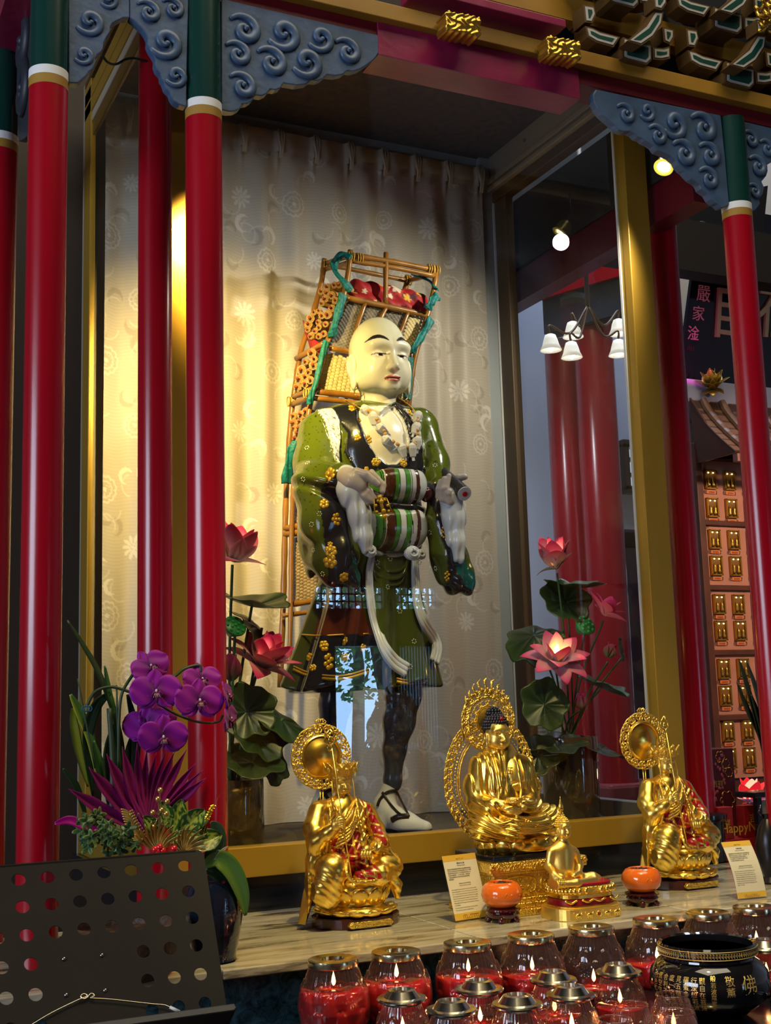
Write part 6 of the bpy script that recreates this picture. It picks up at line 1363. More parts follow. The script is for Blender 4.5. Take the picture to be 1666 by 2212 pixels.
for az, op, L in ((2.9, 1.9, .085), (.25, .5, .11), (.05, .8, .075)): petal(b, cl, frame((-.28, -.30, .90)), L, .022, az, op, .4, (.16, .10, .03), (.20, .20, .05))
b.build('sepal', petalm, LR, True)
lotus(LR, 1304, 1328, 3.40, .078, (.55, -.25, .80), [(3, .3, .95, .36, .3), (4, .8, 1.05, .38, 0), (5, 1.25, 1.1, .36, .3)], seed=8, base=(.88, .28, .38))
lotus(LR, 1314, 1420, 3.43, .052, (.25, -.25, .93), [(3, .06, .9, .42, .3), (4, .18, 1.0, .5, 0)], 'lotus_bud', (.60, .10, .14), (.30, .32, .10), 4); lotus(LR, 1253, 1530, 3.44, .052, (.0, -.2, .98), [(3, .04, .9, .36, .3), (4, .12, 1.0, .42, 0)], 'lotus_bud', (.70, .05, .16), (.60, .40, .28), 6)
seed_pod(LR, 1265, 1350, 3.46, .038, (.05, -.85, .45))
lotus_leaf(LR, 1224, 1296, 3.50, .088, (-.05, -.86, .50), .02, 1, 1.05); lotus_leaf(LR, 1242, 1262, 3.53, .100, (.0, -.12, .99), .1, 2, 1.1); lotus_leaf(LR, 1152, 1366, 3.50, .100, (-.45, -.55, .70), -.35, 3, 1.0, 1, .6); lotus_leaf(LR, 1178, 1520, 3.42, .088, (-.30, -.88, .25), -.12, 4, .9, .9)
lotus_leaf(LR, 1306, 1480, 3.43, .088, (.25, -.30, .90), .12, 5, .8); lotus_leaf(LR, 1342, 1402, 3.42, .042, (.75, -.60, .10), .2, 6, .8, .7); lotus_leaf(LR, 1205, 1602, 3.44, .090, (-.2, -.25, .94), -.1, 7, 1.1, .6); lotus_leaf(LR, 1300, 1610, 3.46, .090, (.3, -.3, .9), -.15, 8, 1.1, .6); lotus_leaf(LR, 1160, 1630, 3.44, .075, (-.6, -.6, .5), -.1, 9, 1., .5)
stems(LR, top, [(1204, 1238, 3.48), (1226, 1300, 3.51), (1200, 1440, 3.46), (1264, 1362, 3.47), (1304, 1340, 3.45), (1313, 1430, 3.44), (1253, 1534, 3.44), (1178, 1522, 3.43), (1304, 1482, 3.44), (1155, 1372, 3.51), (1343, 1422, 3.44)])
# ---- left arrangement
lv = Vector((W(506, 1750, 3.55).x, 3.55, FZ)); LL = thing('lotus_arrangement', 'pink lotus arrangement inside the case, half hidden by the red column', 'flower arrangement', lv)
hv = W(520, 1684, 3.50).z - FZ; cyl_vase(LL, lv, .088, hv); top = lv + Vector((0, 0, hv - .02))
lotus(LL, 558, 1440, 3.49, .122, (.35, -.45, .82), [(4, .25, .98, .36, .1), (5, .62, 1.05, .38, .5), (5, 1.05, 1.1, .34, .0), (4, 1.5, 1.05, .34, .4)], tip=(.90, .025, .24), seed=12); lotus(LL, 500, 1212, 3.47, .130, (.25, -.30, .92), [(3, .25, .95, .38, .3), (4, .55, 1.0, .42, 0), (3, 1.5, .85, .34, .65)], tip=(.88, .08, .22), seed=14)
lotus(LL, 500, 1470, 3.48, .085, (-.1, -.2, .98), [(3, .06, .9, .36, .3), (4, .16, 1.0, .42, 0)], 'lotus_bud', (.35, .02, .14), (.20, .12, .12), 5); seed_pod(LL, 508, 1352, 3.44, .036, (.15, -.80, .50))
lotus_leaf(LL, 545, 1300, 3.50, .105, (.10, -.25, .96), .2, 21, 1.15); lotus_leaf(LL, 565, 1352, 3.50, .085, (.65, -.45, .50), -.3, 22, 1.0, 1, .5); lotus_leaf(LL, 535, 1535, 3.46, .085, (-.1, -.92, .30), .02, 23, 1.05); lotus_leaf(LL, 612, 1546, 3.50, .085, (.35, -.45, .75), -.25, 24, 1.25, 1.2, .3); lotus_leaf(LL, 560, 1590, 3.46, .085, (.25, -.75, .55), .1, 25, 1.1, .8); lotus_leaf(LL, 548, 1640, 3.44, .085, (.0, -.55, .82), -.05, 26, 1.15); lotus_leaf(LL, 590, 1652, 3.50, .062, (.45, -.80, .2), .1, 27, 1, .55)
stems(LL, top, [(556, 1450, 3.50), (502, 1220, 3.48), (508, 1364, 3.45), (545, 1304, 3.5), (535, 1540, 3.47), (612, 1552, 3.5), (500, 1480, 3.48), (566, 1356, 3.5)], .0045)
def flower_lamp(u, v, y, e_):
    l = bpy.data.lights.new('lotus_bulb_light', 'POINT'); l.energy = e_; l.color = (1, .70, .42); l.shadow_soft_size = .012; o = bpy.data.objects.new('lotus_bulb_light', l); col.objects.link(o); o.location = W(u, v, y)
for a in ((566, 1405, 3.50, .5), (1192, 1200, 3.50, .35), (508, 1180, 3.50, .35)): flower_lamp(*a)
for a in ((562, 1424, 3.51, LL), (1194, 1214, 3.51, LR), (506, 1196, 3.51, LL)): MB().ball(W(*a[:3]), .007, 10, 8).build('glowing_bulb', MATS['warm_bulb'], a[3], True)
# ---- orchid and palm arrangement between the left columns
FY = 2.70; fb = Vector((W(270, 1900, FY).x, FY, TZ)); FA = thing('orchid_arrangement', 'festive basket arrangement of purple orchids, magenta palm fan and gold leaves behind the music stand', 'flower arrangement', fb)
b = MB(); b.lathe([(.085, 0), (.10, .02), (.12, .09), (.125, .11), (.115, .112), (.105, .09), (.0001, .085)], fb, 36); b.build('basket', mat('brown_basket', (.07, .035, .018), .6, bump=.5, bscale=90), FA, 'auto')
OP, OD, OL = (.27, .002, .29), (.07, .0, .08), (.42, .02, .44)
def orchid(u, v, y, s, normal, roll=0., seed=0):
    rg = random.Random(seed); c = W(u, v, y); M = frame(normal) @ Matrix.Rotation(roll, 3, 'Z'); b = CB()
    def tep(az, L, w, rnd_=.5, cup=.12, z0=0.):
        ca, sa = math.cos(az), math.sin(az)
        def f(i, j):
            t = (j - .5) * 2; q = i; wd = w * (math.sin(PI * min(1, q * .96 + .03)) ** rnd_); x = L * q; yv_ = t * wd; z = z0 + cup * L * (q * q - .3 * q) - .10 * w * t * t + .03 * L * math.sin(t * 5 + q * 6 + seed); return c + M @ Vector((x * ca - yv_ * sa, x * sa + yv_ * ca, z))
        b.sheet(f, lambda i, j: mixc(mixc(OD, OP, i * 2.2), OL, max(0, (abs(j - .5) * 2) ** 6 * .7 + .5 * max(0, i - .86) * 6) * .6 + .10 * abs(math.sin(j * 38)) * i), 10, 12, .0007)
    for az, L, w in ((PI / 2, .95, .36), (PI * 1.22, .92, .34), (-PI * .22, .92, .34)): tep(az, s * L, s * w, .7, -.05, -.0015)
    for az in (.10, PI - .10): tep(az, s * 1.08, s * .62, .45, .10, .001)
    fo = b.build('orchid_flower', petalm, FA, True); b = CB(); n0 = 0
    for sg in (-1, 1): n0 = len(b.v); b.tube(bez([c + M @ Vector((sg * s * .05, -s * .05, s * .05)), c + M @ Vector((sg * s * .2, -s * .16, s * .22)), c + M @ Vector((sg * s * .10, -s * .05, s * .34))], 5), s * .05, 6); b.solid(n0, (.20, .0, .12))
    n0 = len(b.v); b.tube(bez([c + M @ Vector((0, -s * .05, s * .05)), c + M @ Vector((0, -s * .30, s * .18)), c + M @ Vector((0, -s * .48, s * .12))], 5), [s * (.11 - .007 * k) for k in range(11)], 6); b.solid(n0, (.12, .0, .08)); n0 = len(b.v); b.ball(c + M @ Vector((0, s * .02, s * .12)), (s * .05, s * .09, s * .07), 8, 6); b.solid(n0, (.75, .60, .72))
    for k in range(4): n0 = len(b.v); b.tube([c + M @ Vector((s * (.05 * k - .075), -s * .10, s * .2)), c + M @ Vector((s * (.09 * k - .135), -s * .26, s * .26))], s * .018, 5); b.solid(n0, (.62, .40, .40))
    b.build('orchid_lip', petalm, fo, True)
OS = 1 / 1000.
for i, (u, v, s, n, rl, dy) in enumerate([(325, 1440, 46, (.1, -.9, .35), .5, .03), (337, 1494, 54, (-.15, -.97, .1), .05, 0), (318, 1566, 50, (-.35, -.9, .1), .1, .02), (352, 1592, 52, (-.05, -.97, -.05), .0, -.02), (436, 1468, 44, (.1, -.95, .3), .1, .02), (430, 1514, 54, (.05, -.98, .1), -.05, -.01), (492, 1502, 36, (.85, -.5, .2), .3, .0), (496, 1552, 40, (.80, -.6, .0), .2, -.01), (340, 1556, 44, (.2, -.9, .2), .0, .035)]): orchid(u, v, FY + dy, s * OS, n, rl, i)
darks = mat('dark_stem', (.025, .045, .018), .5)
for pts, r in (([(243, 1650), (240, 1590), (186, 1524)], 0), ([(186, 1528), (205, 1495), (238, 1484), (272, 1492), (306, 1506), (320, 1530)], .0035), ([(255, 1660), (257, 1560), (263, 1500), (285, 1460), (300, 1440)], .0035), ([(336, 1470), (375, 1462), (398, 1445), (430, 1437), (434, 1452)], .0035), ([(340, 1520), (385, 1545), (430, 1560), (470, 1560), (482, 1545)], .0028), ([(252, 1480), (256, 1660)], .002), ([(168, 1466), (205, 1660)], .0018), ([(240, 1800), (243, 1650), (236, 1530)], .006)):
    if r: MB().tube(bez([W(u, v, FY + .03) for u, v in pts], 6), r, 7).build('orchid_stem', darks, FA, True)
b = MB(); q = W(187, 1531, FY + .02)
for k in range(3): b.tube([q + Vector((math.cos(a) * .006 - .005 + .005 * k, -.004, math.sin(a) * .006)) for a in [2 * PI * j / 10 for j in range(11)]], .0012, 5, False)
b.build('plant_clip', mat('teal_clip', (.02, .10, .14), .4), FA, True)
def strap_leaf(pts, w, y, ca, cb_, parent=None, name='strap_leaf', twist=0.):
    P = bez([W(p[0], p[1], y + (p[2] if len(p) > 2 else 0)) for p in pts], 8); n = len(P); b = CB()
    def f(i, j):
        k = min(int(i * (n - 1)), n - 2); p = P[k].lerp(P[k + 1], i * (n - 1) - k); tn = (P[k + 1] - P[k]).normalized(); sd = tn.cross(Vector((.3, -.95, .1 + twist * i))).normalized(); wd = w * math.sin(PI * (i * .93 + .05)) ** .7; s = (j - .5) * 2
        return p + sd * (s * wd) + Vector((.1, -1, .2)) * (.25 * wd * abs(s))
    b.sheet(f, lambda i, j: mixc(ca, cb_, abs(j - .5) * 2 if j > .5 else 0), 26, 6, .0009); return b.build(name, leafg, parent or FA, True)
DG, LG, YG = (.010, .028, .010), (.05, .13, .02), (.30, .36, .03)
for pts, w, a, c in (([(145, 1340), (180, 1395), (220, 1470), (262, 1600), (268, 1720)], .007, (.05, .07, .02), DG), ([(226, 1438), (236, 1500), (258, 1600), (262, 1720)], .008, LG, DG), ([(152, 1500), (172, 1540), (196, 1600), (215, 1700)], .012, LG, YG), ([(156, 1530), (160, 1570), (170, 1625), (190, 1700)], .012, YG, DG), ([(238, 1496), (205, 1530), (188, 1600), (200, 1720)], .014, DG, DG), ([(275, 1500), (290, 1570), (292, 1640), (280, 1740)], .012, DG, DG), ([(250, 1560), (238, 1640), (245, 1740)], .020, DG, (.03, .04, .015)), ([(300, 1560), (280, 1650), (275, 1740)], .020, DG, DG), ([(136, 1660), (165, 1700), (190, 1780)], .008, DG, DG), ([(202, 1600), (225, 1680), (240, 1760)], .010, LG, DG)): strap_leaf(pts, w, FY + .05, a, c)
# magenta fan palm
mag, mag2 = (.34, .004, .15), (.20, .002, .12); b = None
for i, (u, v, w) in enumerate([(148, 1704, .014), (191, 1656, .015), (230, 1628, .015), (264, 1612, .013), (296, 1604, .010), (318, 1615, .009), (338, 1625, .009), (358, 1624, .009), (378, 1622, .010), (404, 1618, .011), (426, 1646, .010), (440, 1662, .009), (446, 1680, .012)]):
    b = CB(); B0 = W(322, 1800, FY - .01); B1 = W(u, v, FY + .02 - .05 * abs(i - 6) / 6); ax = (B1 - B0); L = ax.length; ax.normalize(); sd = ax.cross(Vector((.3, -.95, .1))).normalized(); nn = sd.cross(ax)
    def f(i_, j, B0=B0, ax=ax, sd=sd, nn=nn, L=L, w=w):
        s = (j - .5) * 2; wd = w * (.35 + .65 * math.sin(PI * min(1, .12 + i_ * .62))) * (1 if i_ < .72 else max(.02, (1 - i_) / .28)); return B0 + ax * (L * i_) + sd * (s * wd) + nn * (abs(s) * wd * .7 - .02 * math.sin(i_ * PI))
    b.sheet(f, lambda i_, j: mixc(mag2, mag, i_ * .8 + .3 * j), 12, 4, .0009); b.build('palm_blade', petalm, FA, True)
strap_leaf([(118, 1779), (150, 1772), (185, 1785), (230, 1800)], .010, FY - .02, mag, mag, FA, 'palm_blade')
# gilded palm leaves
gm = mat('gilded_leaf', (.62, .42, .12), .35, metal=.8)
def gold_spray(c0, tips, w, y):
    b = MB(); B0 = W(*c0, y)
    for (u, v) in tips:
        B1 = W(u, v, y - .02); ax = B1 - B0; L = ax.length; ax.normalize(); sd = ax.cross(Vector((.3, -.95, .1))).normalized(); nn = sd.cross(ax)
        b.grid(lambda i, j: B0 + ax * (L * i) + sd * ((j - .5) * 2 * w * math.sin(PI * min(1, .1 + i * .9)) ** .7) + nn * (abs(j - .5) * w * 1.2 - .012 * math.sin(i * PI)), 8, 2, .0008)
    b.build('gilded_palm', gm, FA, True)
gold_spray((345, 1842), [(300, 1790), (312, 1780), (326, 1772), (338, 1768), (350, 1770), (362, 1775), (374, 1782), (384, 1792), (392, 1803), (290, 1802)], .0042, FY - .07)
gold_spray((398, 1842), [(388, 1795), (400, 1782), (412, 1778), (424, 1782), (436, 1790), (446, 1800), (450, 1812), (452, 1826), (446, 1838), (376, 1808), (368, 1820)], .0038, FY - .08)
b = MB(); ax = bez([W(330, 1838, FY - .06), W(310, 1815, FY - .06), W(292, 1785, FY - .06), W(280, 1756, FY - .06)], 5); b.tube(ax, .0018, 6)
for k in range(2, 16):
    p = ax[k]
    for sg in (-1, 1): d = Vector((sg * .020 - .012, -.008, .016 if sg < 0 else .010)) * (1.25 - .04 * k); sd = d.cross(Vector((.3, -.95, .1))).normalized() * .0034; b.grid(lambda i, j: p + d * i + sd * ((j - .5) * 2 * math.sin(PI * min(1, .1 + i * .9))), 5, 2, .0006)
b.build('gilded_palm', gm, FA, True)
# berries, ivy, variegated leaves, tinsel
gb = mat('gold_berry', (.55, .36, .12), .3, metal=.8); bt = mat('berry_twig', (.30, .17, .06), .5); rb = mat('red_berry', (.55, .006, .012), .15, coat=.6)
for (u, v) in ((346, 1707), (341, 1726), (361, 1731), (330, 1755), (349, 1750), (359, 1758), (330, 1787)):
    MB().tube(bez([W(343, 1800, FY - .06), W(345, 1765, FY - .06), W(u, v, FY - .07)], 5), .0010, 5).build('berry_twig', bt, FA); MB().ball(W(u, v, FY - .075), .0062, 12, 8).build('gold_berry', gb, FA, True)
for (u, v) in ((335, 1835), (345, 1830), (352, 1838), (376, 1833), (340, 1840)): MB().ball(W(u, v, FY - .10), .0072, 12, 8).build('red_berry', rb, FA, True)
rg = random.Random(21)
for k in range(64):
    u, v = rg.gauss(232, 36), rg.gauss(1800, 28)
    if u > 300 or v > 1856 or u < 164 or v < 1752: continue
    b = CB(); c = W(u, v, FY - rg.uniform(.0, .09)); M = frame((rg.uniform(-.6, .6), -1, rg.uniform(-.2, .9))) @ Matrix.Rotation(rg.uniform(0, 6), 3, 'Z'); s = rg.uniform(.011, .021); lt = rg.random(); cc = mixc((.015, .05, .015), (.16, .24, .05), lt if lt > .45 else lt * .2)
    def f(i, j, c=c, M=M, s=s):
        a = 2 * PI * j; q = i * s * (.72 + .28 * math.cos(5 * a)) ; return c + M @ Vector((math.cos(a) * q, math.sin(a) * q, .15 * s * math.sin(3 * a) * i))
    b.sheet(f, lambda i, j: mixc((.012, .045, .016), cc, i * i), 4, 30, .0007); b.build('ivy_leaf', leafg, FA, True)
def vari(u, v, y, L, w, d, nz):
    b = CB(); c = W(u, v, y); ax = Vector(d).normalized(); sd = ax.cross(Vector(nz)).normalized(); nn = sd.cross(ax)
    def f(i, j): s = (j - .5) * 2; return c + ax * (L * i) + sd * (s * w * math.sin(PI * (i * .95 + .03)) ** .8) + nn * (abs(s) * w * .3 - .15 * L * i * i)
    b.sheet(f, lambda i, j: mixc((.012, .055, .014), (.26, .34, .05), (1 if mnoise.noise(Vector((i * 9, j * 9, u))) + .35 - abs(j - .5) * 1.2 > .12 else 0) * .85), 22, 16, .0008); b.build('variegated_leaf', leafg, FA, True)
for a in ((370, 1800, FY - .02, .075, .022, (.35, 0, .93), (.2, -1, .2)), (362, 1790, FY - .04, .06, .020, (-.2, -.1, .95), (.2, -1, .2)), (365, 1820, FY - .05, .07, .020, (.9, -.2, .2), (.1, -.8, .6)), (385, 1800, FY - .03, .075, .024, (.75, -.1, .6), (.2, -1, .3)), (410, 1790, FY - .02, .06, .016, (.8, 0, .55), (.2, -1, .3)), (400, 1815, FY - .01, .055, .02, (.7, -.1, .4), (.2, -1, .3)), (345, 1810, FY - .03, .06, .02, (-.5, -.1, .7), (.2, -1, .3)), (416, 1830, FY, .07, .026, (.8, -.1, .3), (.2, -.9, .5))): vari(*a)
b = MB(); p0, p1 = W(446, 1770, FY - .05), W(462, 1738, FY - .05); b.tube([W(440, 1800, FY - .05), p0, p1, W(479, 1707, FY - .05)], .0007, 5)
for k in range(60): t = k / 59; c = p0.lerp(p1, t); a = k * 1.9; b.tube([c, c + Vector((math.cos(a) * .0055, math.sin(a) * .0055, .0016 * math.sin(a * 3)))], .0009, 4)
b.build('gold_tinsel', mat('tinsel', (.75, .5, .06), .2, metal=1), FA)
# ---- dark vase with broad leaves beside the stand
pv = Vector((W(462, 1960, 2.752).x, 2.752, TZ)); PV = thing('potted_plant', 'dark blue-black glazed pot with long drooping green leaves beside the music stand', 'potted plant', pv)
b = MB(); b.lathe([(.044, 0), (.050, .004), (.048, .012), (.057, .05), (.065, .10), (.064, .14), (.056, .165), (.052, .172), (.054, .178), (.049, .178), (.046, .165), (.0001, .16)], pv, 40); b.build('pot', mat('blue_black_glaze', (.006, .010, .022), .08, coat=.8, bump=.25, bscale=45), PV, 'auto')
strap_leaf([(440, 1870), (470, 1856), (500, 1880), (522, 1930), (530, 1978)], .024, 2.70, LG, (.10, .16, .02), PV, 'broad_leaf'); strap_leaf([(445, 1880), (475, 1890), (505, 1915), (520, 1945)], .020, 2.71, DG, DG, PV, 'broad_leaf'); strap_leaf([(448, 1865), (470, 1830), (468, 1795), (455, 1775)], .020, 2.74, DG, (.02, .05, .02), PV, 'broad_leaf')
strap_leaf([(440, 1870), (455, 1840), (470, 1815), (474, 1800)], .016, 2.72, DG, DG, PV, 'broad_leaf'); strap_leaf([(462, 1858), (478, 1840), (492, 1828)], .004, 2.70, (.45, .40, .38), (.45, .40, .38), PV, 'dry_leaf')
# ================================================================== right-hand background: memorial cabinet, board, lamps
CYY = 4.45; q0 = W(1503, 1000, CYY); CBN = thing('memorial_cabinet', 'tall wooden cabinet of small gilt niches under a tiled roof, behind the right columns', 'cabinet', Vector((q0.x + .3, CYY + .1, 0)))
wood = mat('red_brown_wood', (.10, .035, .018), .4, vary=.35, vscale=10); pinkp = mat('pinkish_panel', (.46, .22, .15), .6, vary=.12); niche_g = mat('niche_gold', (.55, .33, .05), .3, metal=.9); niche_d = mat('niche_back', (.16, .08, .012), .5); plate = mat('orange_plate', (.60, .20, .05), .5)
x0 = W(1520, 1140, CYY).x; dx = (W(1573, 1100, CYY).x - W(1532, 1100, CYY).x); c1 = W(1533, 1037, CYY).x; nx = 6; xr = c1 + dx * nx - dx * .3
rows = [1037, 1097, 1165, 1222, 1305, 1362, 1445, 1503, 1580, 1640]; zr = [W(1545, v, CYY).z for v in rows]; lines = [W(1550, v, CYY).z for v in (990, 1131, 1270, 1410, 1551, 1690)]
MB().box((x0 - .04, CYY + .012, .3), (xr + .04, CYY + .30, lines[0] + .0)).build('carcass', wood, CBN)
MB().box((x0 - .045, CYY - .03, .3), (x0 - .008, CYY + .012, lines[0] + .06), .004).build('side_post', wood, CBN)
for i in range(5):
    MB().box((x0 - .008, CYY, lines[i + 1] + .012), (xr, CYY + .012, lines[i] - .012), .002).build('panel', pinkp, CBN); MB().box((x0 - .008, CYY - .018, lines[i] - .012), (xr, CYY + .012, lines[i] + .012), .003).build('shelf', wood, CBN)
MB().box((x0 - .008, CYY - .018, lines[0] - .006), (xr + .04, CYY + .012, lines[0] + .06), .004).build('head_rail', wood, CBN)
b = MB()
for i in range(5):
    c = Vector((x0 + .004, CYY - .001, lines[i] - .018))
    for k in range(4): b.tube([c + Vector((.008 * k + math.cos(j) * .004, 0, -.006 * (3 - k) * .6 + math.sin(j) * .004)) for j in range(7)], .0011, 4)
b.build('corner_fretwork', mat('silver_fret', (.5, .46, .4), .35, metal=.6), CBN)
nw, nh = dx * .245, (zr[0] - zr[1]) * .30
lampm = mat('tiny_lamp', (1, .75, .25), .4, emit=6, ec=(1, .72, .22))
def make_niche(x, z):
    """one gilt niche with two small figures' glow, frame and name plate"""
    b = MB(); b.box((x - nw, CYY - .006, z - nh), (x + nw, CYY - .002, z + nh)); bk = b.build('niche', niche_d, CBN)
    b = MB()
    for lo, hi in (((x - nw - .005, z - nh - .004), (x - nw + .002, z + nh + .004)), ((x + nw - .002, z - nh - .004), (x + nw + .005, z + nh + .004)), ((x - nw - .005, z + nh), (x + nw + .005, z + nh + .005)), ((x - nw - .005, z - nh - .006), (x + nw + .005, z - nh))): b.box((lo[0], CYY - .014, lo[1]), (hi[0], CYY - .001, hi[1]))
    b.build('niche_frame', niche_g, bk); b = MB()
    for sg in (-1, 1): b.lathe([(.007, 0), (.010, .008), (.006, .022), (.008, .030), (.005, .040), (.0001, .046)], (x + sg * nw * .48, CYY - .010, z - nh * .9), 8)
    b.build('gilt_figure', niche_g, bk, True)
    for sg in (-1, 1): MB().ball((x + sg * nw * .5, CYY - .012, z + nh * .78), (.0045, .003, .0032), 8, 5).build('niche_lamp', lampm, bk, True)
    b = MB(); zp = z - nh - .020; b.box((x - nw * .95, CYY - .008, zp - .008), (x + nw * .95, CYY - .001, zp + .008), .001); b.build('name_plate', plate, bk)
    b = MB(); b.text('福慧圓滿', (x, CYY - .0085, zp - .004), (1, 0, 0), (0, 0, 1), .009, .0001, 'CENTER'); b.build('name_lettering', mat('red_ink', (.30, .03, .01), .6), bk)
    b = MB()
    for sg in (-1, 1): b.tube([(x + sg * (nw * 1.05 + .004) + math.cos(j * .9) * .005, CYY - .004, zp + math.sin(j * .9) * .008) for j in range(8)], .0013, 5)
    b.build('plate_scroll', mat('pewter', (.12, .10, .08), .4, metal=.6), bk); return bk
for k in range(4):
    for z in zr: make_niche(c1 + k * dx, z)
# tiled canopy roof
RF = thing('tiled_canopy', 'small brown tiled roof sloping over the niche cabinet', 'roof', W(1540, 930, CYY)); tile = mat('brown_tile', (.20, .10, .05), .45, vary=.3); tiled = mat('dark_tile_gap', (.05, .025, .015), .6)
ra, rb_ = W(1490, 868, CYY - .03), W(1545, 975, CYY - .28)
def rp(s, t): return Vector((lerp(ra.x, ra.x + 1.0, s) + .02 * t, lerp(ra.y, rb_.y, t), lerp(ra.z, rb_.z, t ** .75)))
b = MB(); b.grid(lambda i, j: rp(i, j), 8, 10, .01); b.build('roof_deck', tiled, RF)
b = MB()
for k in range(9):
    for r_ in range(7): a, c = rp((k + .05) / 9, r_ / 7), rp((k + .95) / 9, (r_ + .8) / 7); d = rp((k + .05) / 9, (r_ + .8) / 7); e_ = rp((k + .95) / 9, r_ / 7); b.prism([a, e_, c, d], (0, -.006, .009))
b.build('flat_tile', tile, RF)
for k in range(9): MB().tube([rp((k + .62) / 9, t / 12) + Vector((0, -.012, .012)) for t in range(13)], [.018 + .003 * (i % 2) for i in range(13)], 10).build('ridge_tile', tile, RF)
b = MB(); e0 = rp(0, 1); b.box((e0.x, e0.y - .02, e0.z - .04), (e0.x + 1.0, e0.y + .01, e0.z - .005)); b.build('eave_board', mat('pink_brown_board', (.24, .10, .07), .5), RF)
MB().prism([rp(0, 0) + Vector((0, .0, .02)), rp(0, .5) + Vector((0, 0, .0)), rp(0, 1), Vector((e0.x, CYY - .02, e0.z))], (.012, 0, 0)).build('gable_board', wood, RF)
# white rail, gilt lotus, black calligraphy board
za, zb2 = W(1500, 872, CYY).z, W(1500, 822, CYY).z
rl = MB().box((W(1475, 850, CYY).x, CYY - .02, za), (6.2, CYY + .345, zb2), .004).build('ledge', mat('pale_lilac_paint', (.46, .46, .56), .5)); tag(rl, 'pale white ledge under the black calligraphy board', 'ledge')
gl = thing('lotus_ornament', 'gilt carved lotus standing on the pale ledge', 'ornament', W(1540, 858, CYY - .04)); gm2 = mat('soft_gold', (.52, .34, .07), .35, metal=.75)
b = CB(); M = frame((-.3, -.35, .88))
for n, op, L, w, ph in ((3, .15, .10, .034, 0), (5, .55, .10, .036, .3), (6, 1.0, .095, .034, 0), (6, 1.9, .06, .026, .5)):
    for k in range(n): petal(b, W(1540, 841, CYY - .06), M, L, w, 2 * PI * (k + ph) / n, op, .5)
b.build('lotus_petals', gm2, gl, True)
bp = [W(1490, 560, CYY + .10), W(1470, 690, CYY + .10), W(1476, 822, CYY + .02)]; BD2 = thing('calligraphy_board', 'black lacquer board with large gilt character and a pale column of handwriting', 'board', W(1560, 820, CYY))
bl, tl = W(1474, 822, CYY + .03), W(1492, 548, CYY - .08); X = Vector((1, 0, 0)); Zb = (Vector((0, tl.y - bl.y, tl.z - bl.z))).normalized(); Hb = Vector((0, tl.y - bl.y, tl.z - bl.z)).length + .25; Nb = X.cross(Zb); Nb = -Nb if Nb.y > 0 else Nb
blk = mat('black_lacquer_board', (.006, .004, .008), .15, coat=.6)
MB().prism([bl - X * .02, bl + X * 2.2, bl + X * 2.2 + Zb * Hb, bl + X * .06 + Zb * Hb], -Nb * .02).build('board_face', blk, BD2)
def on_board(u, v): # ray meets the board
    d = ray(u, v); o = Vector((0, 0, EYE)); t = (bl - o).dot(Nb) / d.dot(Nb); return o + d * t + Nb * .002
b = MB(); sd = (on_board(1520, 650) - on_board(1518, 636)).length
for ch_, u, v, s in (('嚴', 1519, 648, .085), ('家', 1508, 690, .075), ('淦', 1497, 732, .072)): b.text(ch_, on_board(u, v), X, Zb, s, .0015, 'CENTER')
b.build('handwriting', mat('pale_gold_writing', (.70, .48, .32), .5), BD2)
b = MB(); s0 = on_board(1492, 758)
for k in range(4): b.box(s0 + Vector((-.02 + k * .011, -.002, 0)), s0 + Vector((-.014 + k * .011, .001, .045)))
b.build('seal_mark', mat('dim_seal', (.05, .035, .02), .6), BD2)
b = MB(); b.text('自', on_board(1580, 722), X, Zb, .30, .012, 'CENTER'); b.text('在', on_board(1680, 722), X, Zb, .30, .012, 'CENTER'); b.build('large_character', mat('bright_gold_character', (.80, .60, .28), .3, metal=.6), BD2)
lg = bpy.data.lights.new('magenta_led', 'SPOT'); lg.energy = 2.2; lg.color = (1, .03, .6); lg.spot_size = 1.4; lg.shadow_soft_size = .02; lo_ = bpy.data.objects.new('magenta_led', lg); col.objects.link(lo_); lo_.location = W(1478, 800, CYY - .12) ; lo_.rotation_euler = (on_board(1492, 770) - Vector(lo_.location)).to_track_quat('-Z', 'Y').to_euler()
struct('wall_right_bay', MB().box((W(1461, 600, CYY + .3).x, CYY + .34, 0), (7.0, CYY + .40, 6.25)), mat('cream_wall', (.50, .45, .36), .8))
# side beam and shadowed bracket behind the right column
s1, s2 = WX(1455, 436, 2.70), WX(1541, 401, 2.70)
sb2 = thing('side_beam', 'dark red beam running back behind the right column', 'beam', Vector((2.70, s1.y, s1.z))); MB().box((2.70, 3.12, EYE + 1.66), (2.78, 4.6, EYE + 1.80)).build('red_face', darkred, sb2); MB().box((2.69, 3.12, EYE + 1.80), (2.79, 4.6, EYE + 2.1)).build('upper_board', darkwall, sb2)
cloud_bracket('shadowed dark bracket hanging behind the two right columns', [(1455, 455), (1600, 415), (1660, 400), (1648, 520), (1640, 566), (1620, 575), (1600, 590), (1580, 582), (1558, 584), (1540, 572), (1515, 566), (1500, 560), (1484, 563), (1470, 556), (1458, 557)], [(1520, 500, 14, 1), (1575, 520, 14, -1)], 4.15, .03, None, mat('shaded_bracket_paint', (.006, .007, .010), .6))  # blackened paint carries the bracket's deep shade in its colour
sct = thing('side_counter', 'low black stone counter carrying the New Year box and gift bag', 'counter', (3.4, 3.6, 0)); MB().box((2.70, 3.346, 0), (4.1, 3.84, TZ - .0005), .003).build('counter_block', black, sct)
MB().box((2.78, 4.12, EYE + 1.86), (4.3, 4.22, EYE + 2.1)).build('cross_beam', darkwall, sb2)
